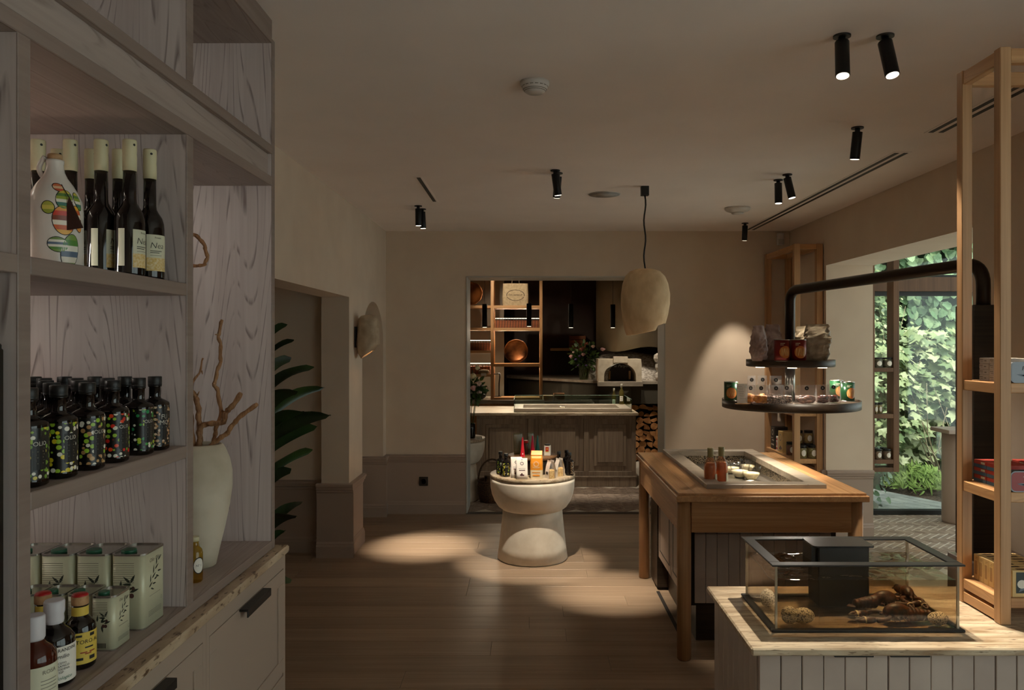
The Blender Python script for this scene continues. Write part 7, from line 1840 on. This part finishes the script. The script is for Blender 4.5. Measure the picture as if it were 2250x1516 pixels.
# urn with trailing ivy
ux, uy = 3.24, 7.80
t = thing('stone_urn', 'mossy stone urn planter outside the garden window', 'urn', (ux, uy, -0.045))
MB().lathe([(0.20, 0), (0.20, 0.05), (0.15, 0.09), (0.11, 0.14), (0.12, 0.17), (0.21, 0.26), (0.255, 0.36), (0.262, 0.44), (0.285, 0.47), (0.285, 0.49), (0.24, 0.49), (0.2, 0.42), (0, 0.42)], 32, (ux, uy, -0.045), cap=False).build('body', noisy('mossy stone', (96, 92, 78), (150, 146, 130), 10, 0.95, bumpy=0.5), t)
rg = random.Random(31)
M_LV = [noisy('vine leaf %d' % i, a, b, 6, 0.5, bumpy=0, spec=0.6) for i, (a, b) in enumerate((((92, 122, 82), (122, 152, 106)), ((78, 106, 70), (106, 136, 92)), ((126, 152, 104), (158, 180, 132))))]
M_SH = [noisy('shrub leaf %d' % i, a, b, 6, 0.5, bumpy=0, spec=0.5) for i, (a, b) in enumerate((((128, 142, 92), (168, 178, 124)), ((98, 118, 74), (130, 148, 98)), ((166, 172, 124), (200, 202, 158))))]
VL = [leafmesh('vine_leaf', m, 1.0, 0.95, True) for m in M_LV]
SL = [leafmesh('shrub_leaf', m, 1.0, 0.6) for m in M_SH]
def lobed(name, mat):
    vs = [(0, 0.35, 0.02)]; out = []
    for k, (a, r) in enumerate(((-90, 0.28), (-50, 0.42), (-20, 0.62), (8, 0.40), (38, 0.78), (62, 0.46), (90, 1.0), (118, 0.46), (142, 0.78), (172, 0.40), (200, 0.62), (230, 0.42))):
        vs.append((r * 0.72 * cos(RAD(a)), 0.35 + r * 0.72 * sin(RAD(a)), 0.03 * sin(k)))
    me = bpy.data.meshes.new(name); me.from_pydata(vs, [], [(0, i, i % 12 + 1) for i in range(1, 13)]); me.materials.append(mat)
    return me
LB = [lobed('lobed_leaf', m) for m in M_SH]
def leafrot(nrm, roll):
    q = Vector(nrm).normalized().to_track_quat('Z', 'Y')
    return (q.to_matrix() @ Matrix.Rotation(roll, 3, 'Z')).to_euler()
def mass(name, parent, gen, meshes, n_):
    """joined leaf mass: GEN yields (point, euler, size)"""
    mbs = [MB() for _ in meshes]
    for k in range(n_):
        p, e, s_ = gen(); i = rg.randrange(len(meshes)); M_ = e.to_matrix()
        mbs[i].add([Vector(p) + M_ @ (v.co * s_) for v in meshes[i].vertices], [tuple(f.vertices) for f in meshes[i].polygons], True)
    for i, mb in enumerate(mbs): mb.build(name, meshes[i].materials[0], parent, kind='stuff', fix=False)
iv = thing('ivy_plant', 'trailing ivy growing over the stone urn', 'plant', (ux, uy, 0.4))
def g_ivy():
    a = rg.uniform(0, 6.283); r = 0.27 + rg.uniform(-0.2, 0.08); z = 0.46 + rg.gauss(0, 0.05) - (rg.random() ** 2) * 0.30 * (r > 0.2)
    return (ux + r * cos(a), uy + r * sin(a), z), leafrot((cos(a), sin(a) - 0.4, 0.7), rg.uniform(0, 6)), rg.uniform(0.04, 0.075)
mass('ivy_leaves', iv, g_ivy, VL, 420)
for k in range(5):
    a = -2.2 + 0.55 * k; MB().tube([(ux + 0.2 * cos(a), uy + 0.2 * sin(a), 0.42), (ux + 0.30 * cos(a), uy + 0.30 * sin(a), 0.40), (ux + 0.31 * cos(a), uy + 0.31 * sin(a), 0.12 + 0.05 * k)], 0.003, 5).build('runner', M_FOL, iv)
# leafy wall
vw = thing('climbing_vine', 'broad leaved climbing vine covering the garden wall', 'vine', (5.0, 10.1, -0.06))
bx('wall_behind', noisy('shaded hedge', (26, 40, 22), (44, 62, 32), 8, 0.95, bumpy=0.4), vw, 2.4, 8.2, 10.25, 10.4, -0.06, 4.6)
vo = vw.location; used = 0
spots = []
for k in range(1500):
    x, z = rg.uniform(2.9, 7.4), rg.uniform(0.9, 4.3)
    spots.append((x, 10.0 + rg.uniform(-0.10, 0.20), z))
vis = [s_ for s_ in spots if 3.9 < s_[0] < 5.75 and 1.55 < s_[2] < 3.1]
vis = vis[:280]
for x, y, z in vis:
    o = inst('leaf', VL[rg.randrange(3)], vw, (x - vo.x, y - vo.y - 0.05, z - vo.z), leafrot((rg.gauss(0, 0.35), -1, 0.55 + rg.gauss(0, 0.3)), pi + rg.gauss(0, 0.6)))
    s_ = rg.uniform(0.09, 0.15); o.scale = (s_, s_, s_)
def g_vine():
    x, z = rg.uniform(2.6, 7.8), rg.uniform(0.3, 4.4)
    return (x, 10.12 + rg.uniform(-0.12, 0.08), z), leafrot((rg.gauss(0, 0.4), -1, 0.5 + rg.gauss(0, 0.3)), pi + rg.gauss(0, 0.7)), rg.uniform(0.08, 0.14)
mass('leaf_mass', vw, g_vine, VL, 4200)
# shrubs in front
def shrub(c, rx, ry, h, n_parts, n_mass, label, kind, sz, meshes, stems=10):
    t = thing(kind, label, 'shrub', c)
    c = Vector(c)
    for k in range(stems):
        a = rg.uniform(0, 6.28); q = rg.uniform(0.3, 0.9)
        p = [c + Vector((0.1 * rx * cos(a), 0.1 * ry * sin(a), 0)), c + Vector((0.5 * q * rx * cos(a + 0.3), 0.5 * q * ry * sin(a), h * 0.5)), c + Vector((q * rx * cos(a), q * ry * sin(a), h * rg.uniform(0.75, 1.0)))]
        MB().tube(p, [0.007, 0.005, 0.0025], 5).build('stem', M_TWIG, t)
    def gen():
        a = rg.uniform(0, 6.28); q = rg.random() ** 0.45; zz = rg.random() ** 0.7
        w_ = (0.55 + 0.45 * sin(pi * min(1, zz * 1.05)))
        return (c.x + rx * q * w_ * cos(a), c.y + ry * q * w_ * sin(a), c.z + h * (0.12 + 0.9 * zz)), leafrot((cos(a) * 0.5 + rg.gauss(0, .3), sin(a) * 0.5 - 0.5 + rg.gauss(0, .3), 0.9), rg.uniform(0, 6.28)), sz * rg.uniform(0.7, 1.25)
    for k in range(n_parts):
        p, e, s_ = gen(); p = (p[0], min(p[1], c.y) - 0.1, p[2])
        inst('leaf', meshes[rg.randrange(len(meshes))], t, Vector(p) - c, e, (s_, s_, s_))
    mass('leaf_mass', t, gen, meshes, n_mass)
    return t
M_TWIG = noisy('pale twig', (150, 128, 100), (196, 178, 150), 20, 0.8)
shrub((4.75, 9.25, -0.06), 0.75, 0.45, 1.75, 90, 900, 'pale green lobed shrub in the middle of the garden window', 'lobed_shrub', 0.15, LB)
shrub((4.05, 9.0, -0.06), 0.5, 0.4, 1.55, 60, 600, 'pale green lobed shrub behind the hanging jar shelf', 'lobed_shrub', 0.13, LB)
shrub((5.5, 9.2, -0.06), 0.6, 0.45, 1.5, 30, 600, 'pale green lobed shrub at the right of the garden window', 'lobed_shrub', 0.15, LB)
shrub((4.2, 9.5, -0.06), 0.45, 0.3, 2.45, 40, 700, 'tall small leaved flowering shrub behind the hanging jar shelf', 'flowering_shrub', 0.06, SL, 12)
t = thing('bare_twigs', 'tangle of pale bare twigs rising among the garden shrubs', 'twigs', (4.85, 8.85, -0.06))
for k in range(22):
    x = 4.85 + rg.uniform(-0.45, 0.45); L = rg.uniform(0.5, 1.15); dx = rg.uniform(-0.35, 0.35)
    MB().tube([(x * 0.4 + 4.85 * 0.6, 8.85 + rg.uniform(-.1, .1), -0.05), (x, 8.83 + rg.uniform(-.1, .1), 0.5 * L), (x + dx, 8.8 + rg.uniform(-.15, .1), L)], [0.008, 0.006, 0.003], 5).build('twig', M_TWIG, t)
M_JUN = [noisy('juniper', (110, 138, 58), (156, 178, 92), 10, 0.7, bumpy=0)]
JL = [leafmesh('juniper_spray', M_JUN[0], 1.0, 0.22)]
for c, lab in (((4.30, 8.72, -0.06), 'low feathery juniper beside the paving, left'), ((4.75, 8.35, -0.06), 'low feathery juniper beside the paving, middle'), ((5.15, 8.05, -0.06), 'low feathery juniper beside the pale column'), ((3.85, 9.15, -0.06), 'low feathery juniper at the far end of the paving')):
    t = thing('juniper', lab, 'shrub', c); cc = Vector(c)
    def gen():
        a = rg.uniform(0, 6.28); q = rg.random() ** 0.5
        return (cc.x + 0.34 * q * cos(a), cc.y + 0.26 * q * sin(a), cc.z + 0.06 + 0.24 * (1 - q * q) * rg.uniform(0.4, 1.1)), leafrot((cos(a) * 0.2, sin(a) * 0.2 - 0.9, 0.6 + rg.gauss(0, .3)), rg.gauss(0, 1.2)), rg.uniform(0.05, 0.10)
    mass('sprays', t, gen, JL, 900)
    MB().tube([cc, cc + Vector((0.05, 0, 0.15))], 0.012, 6).build('stem', M_TWIG, t)
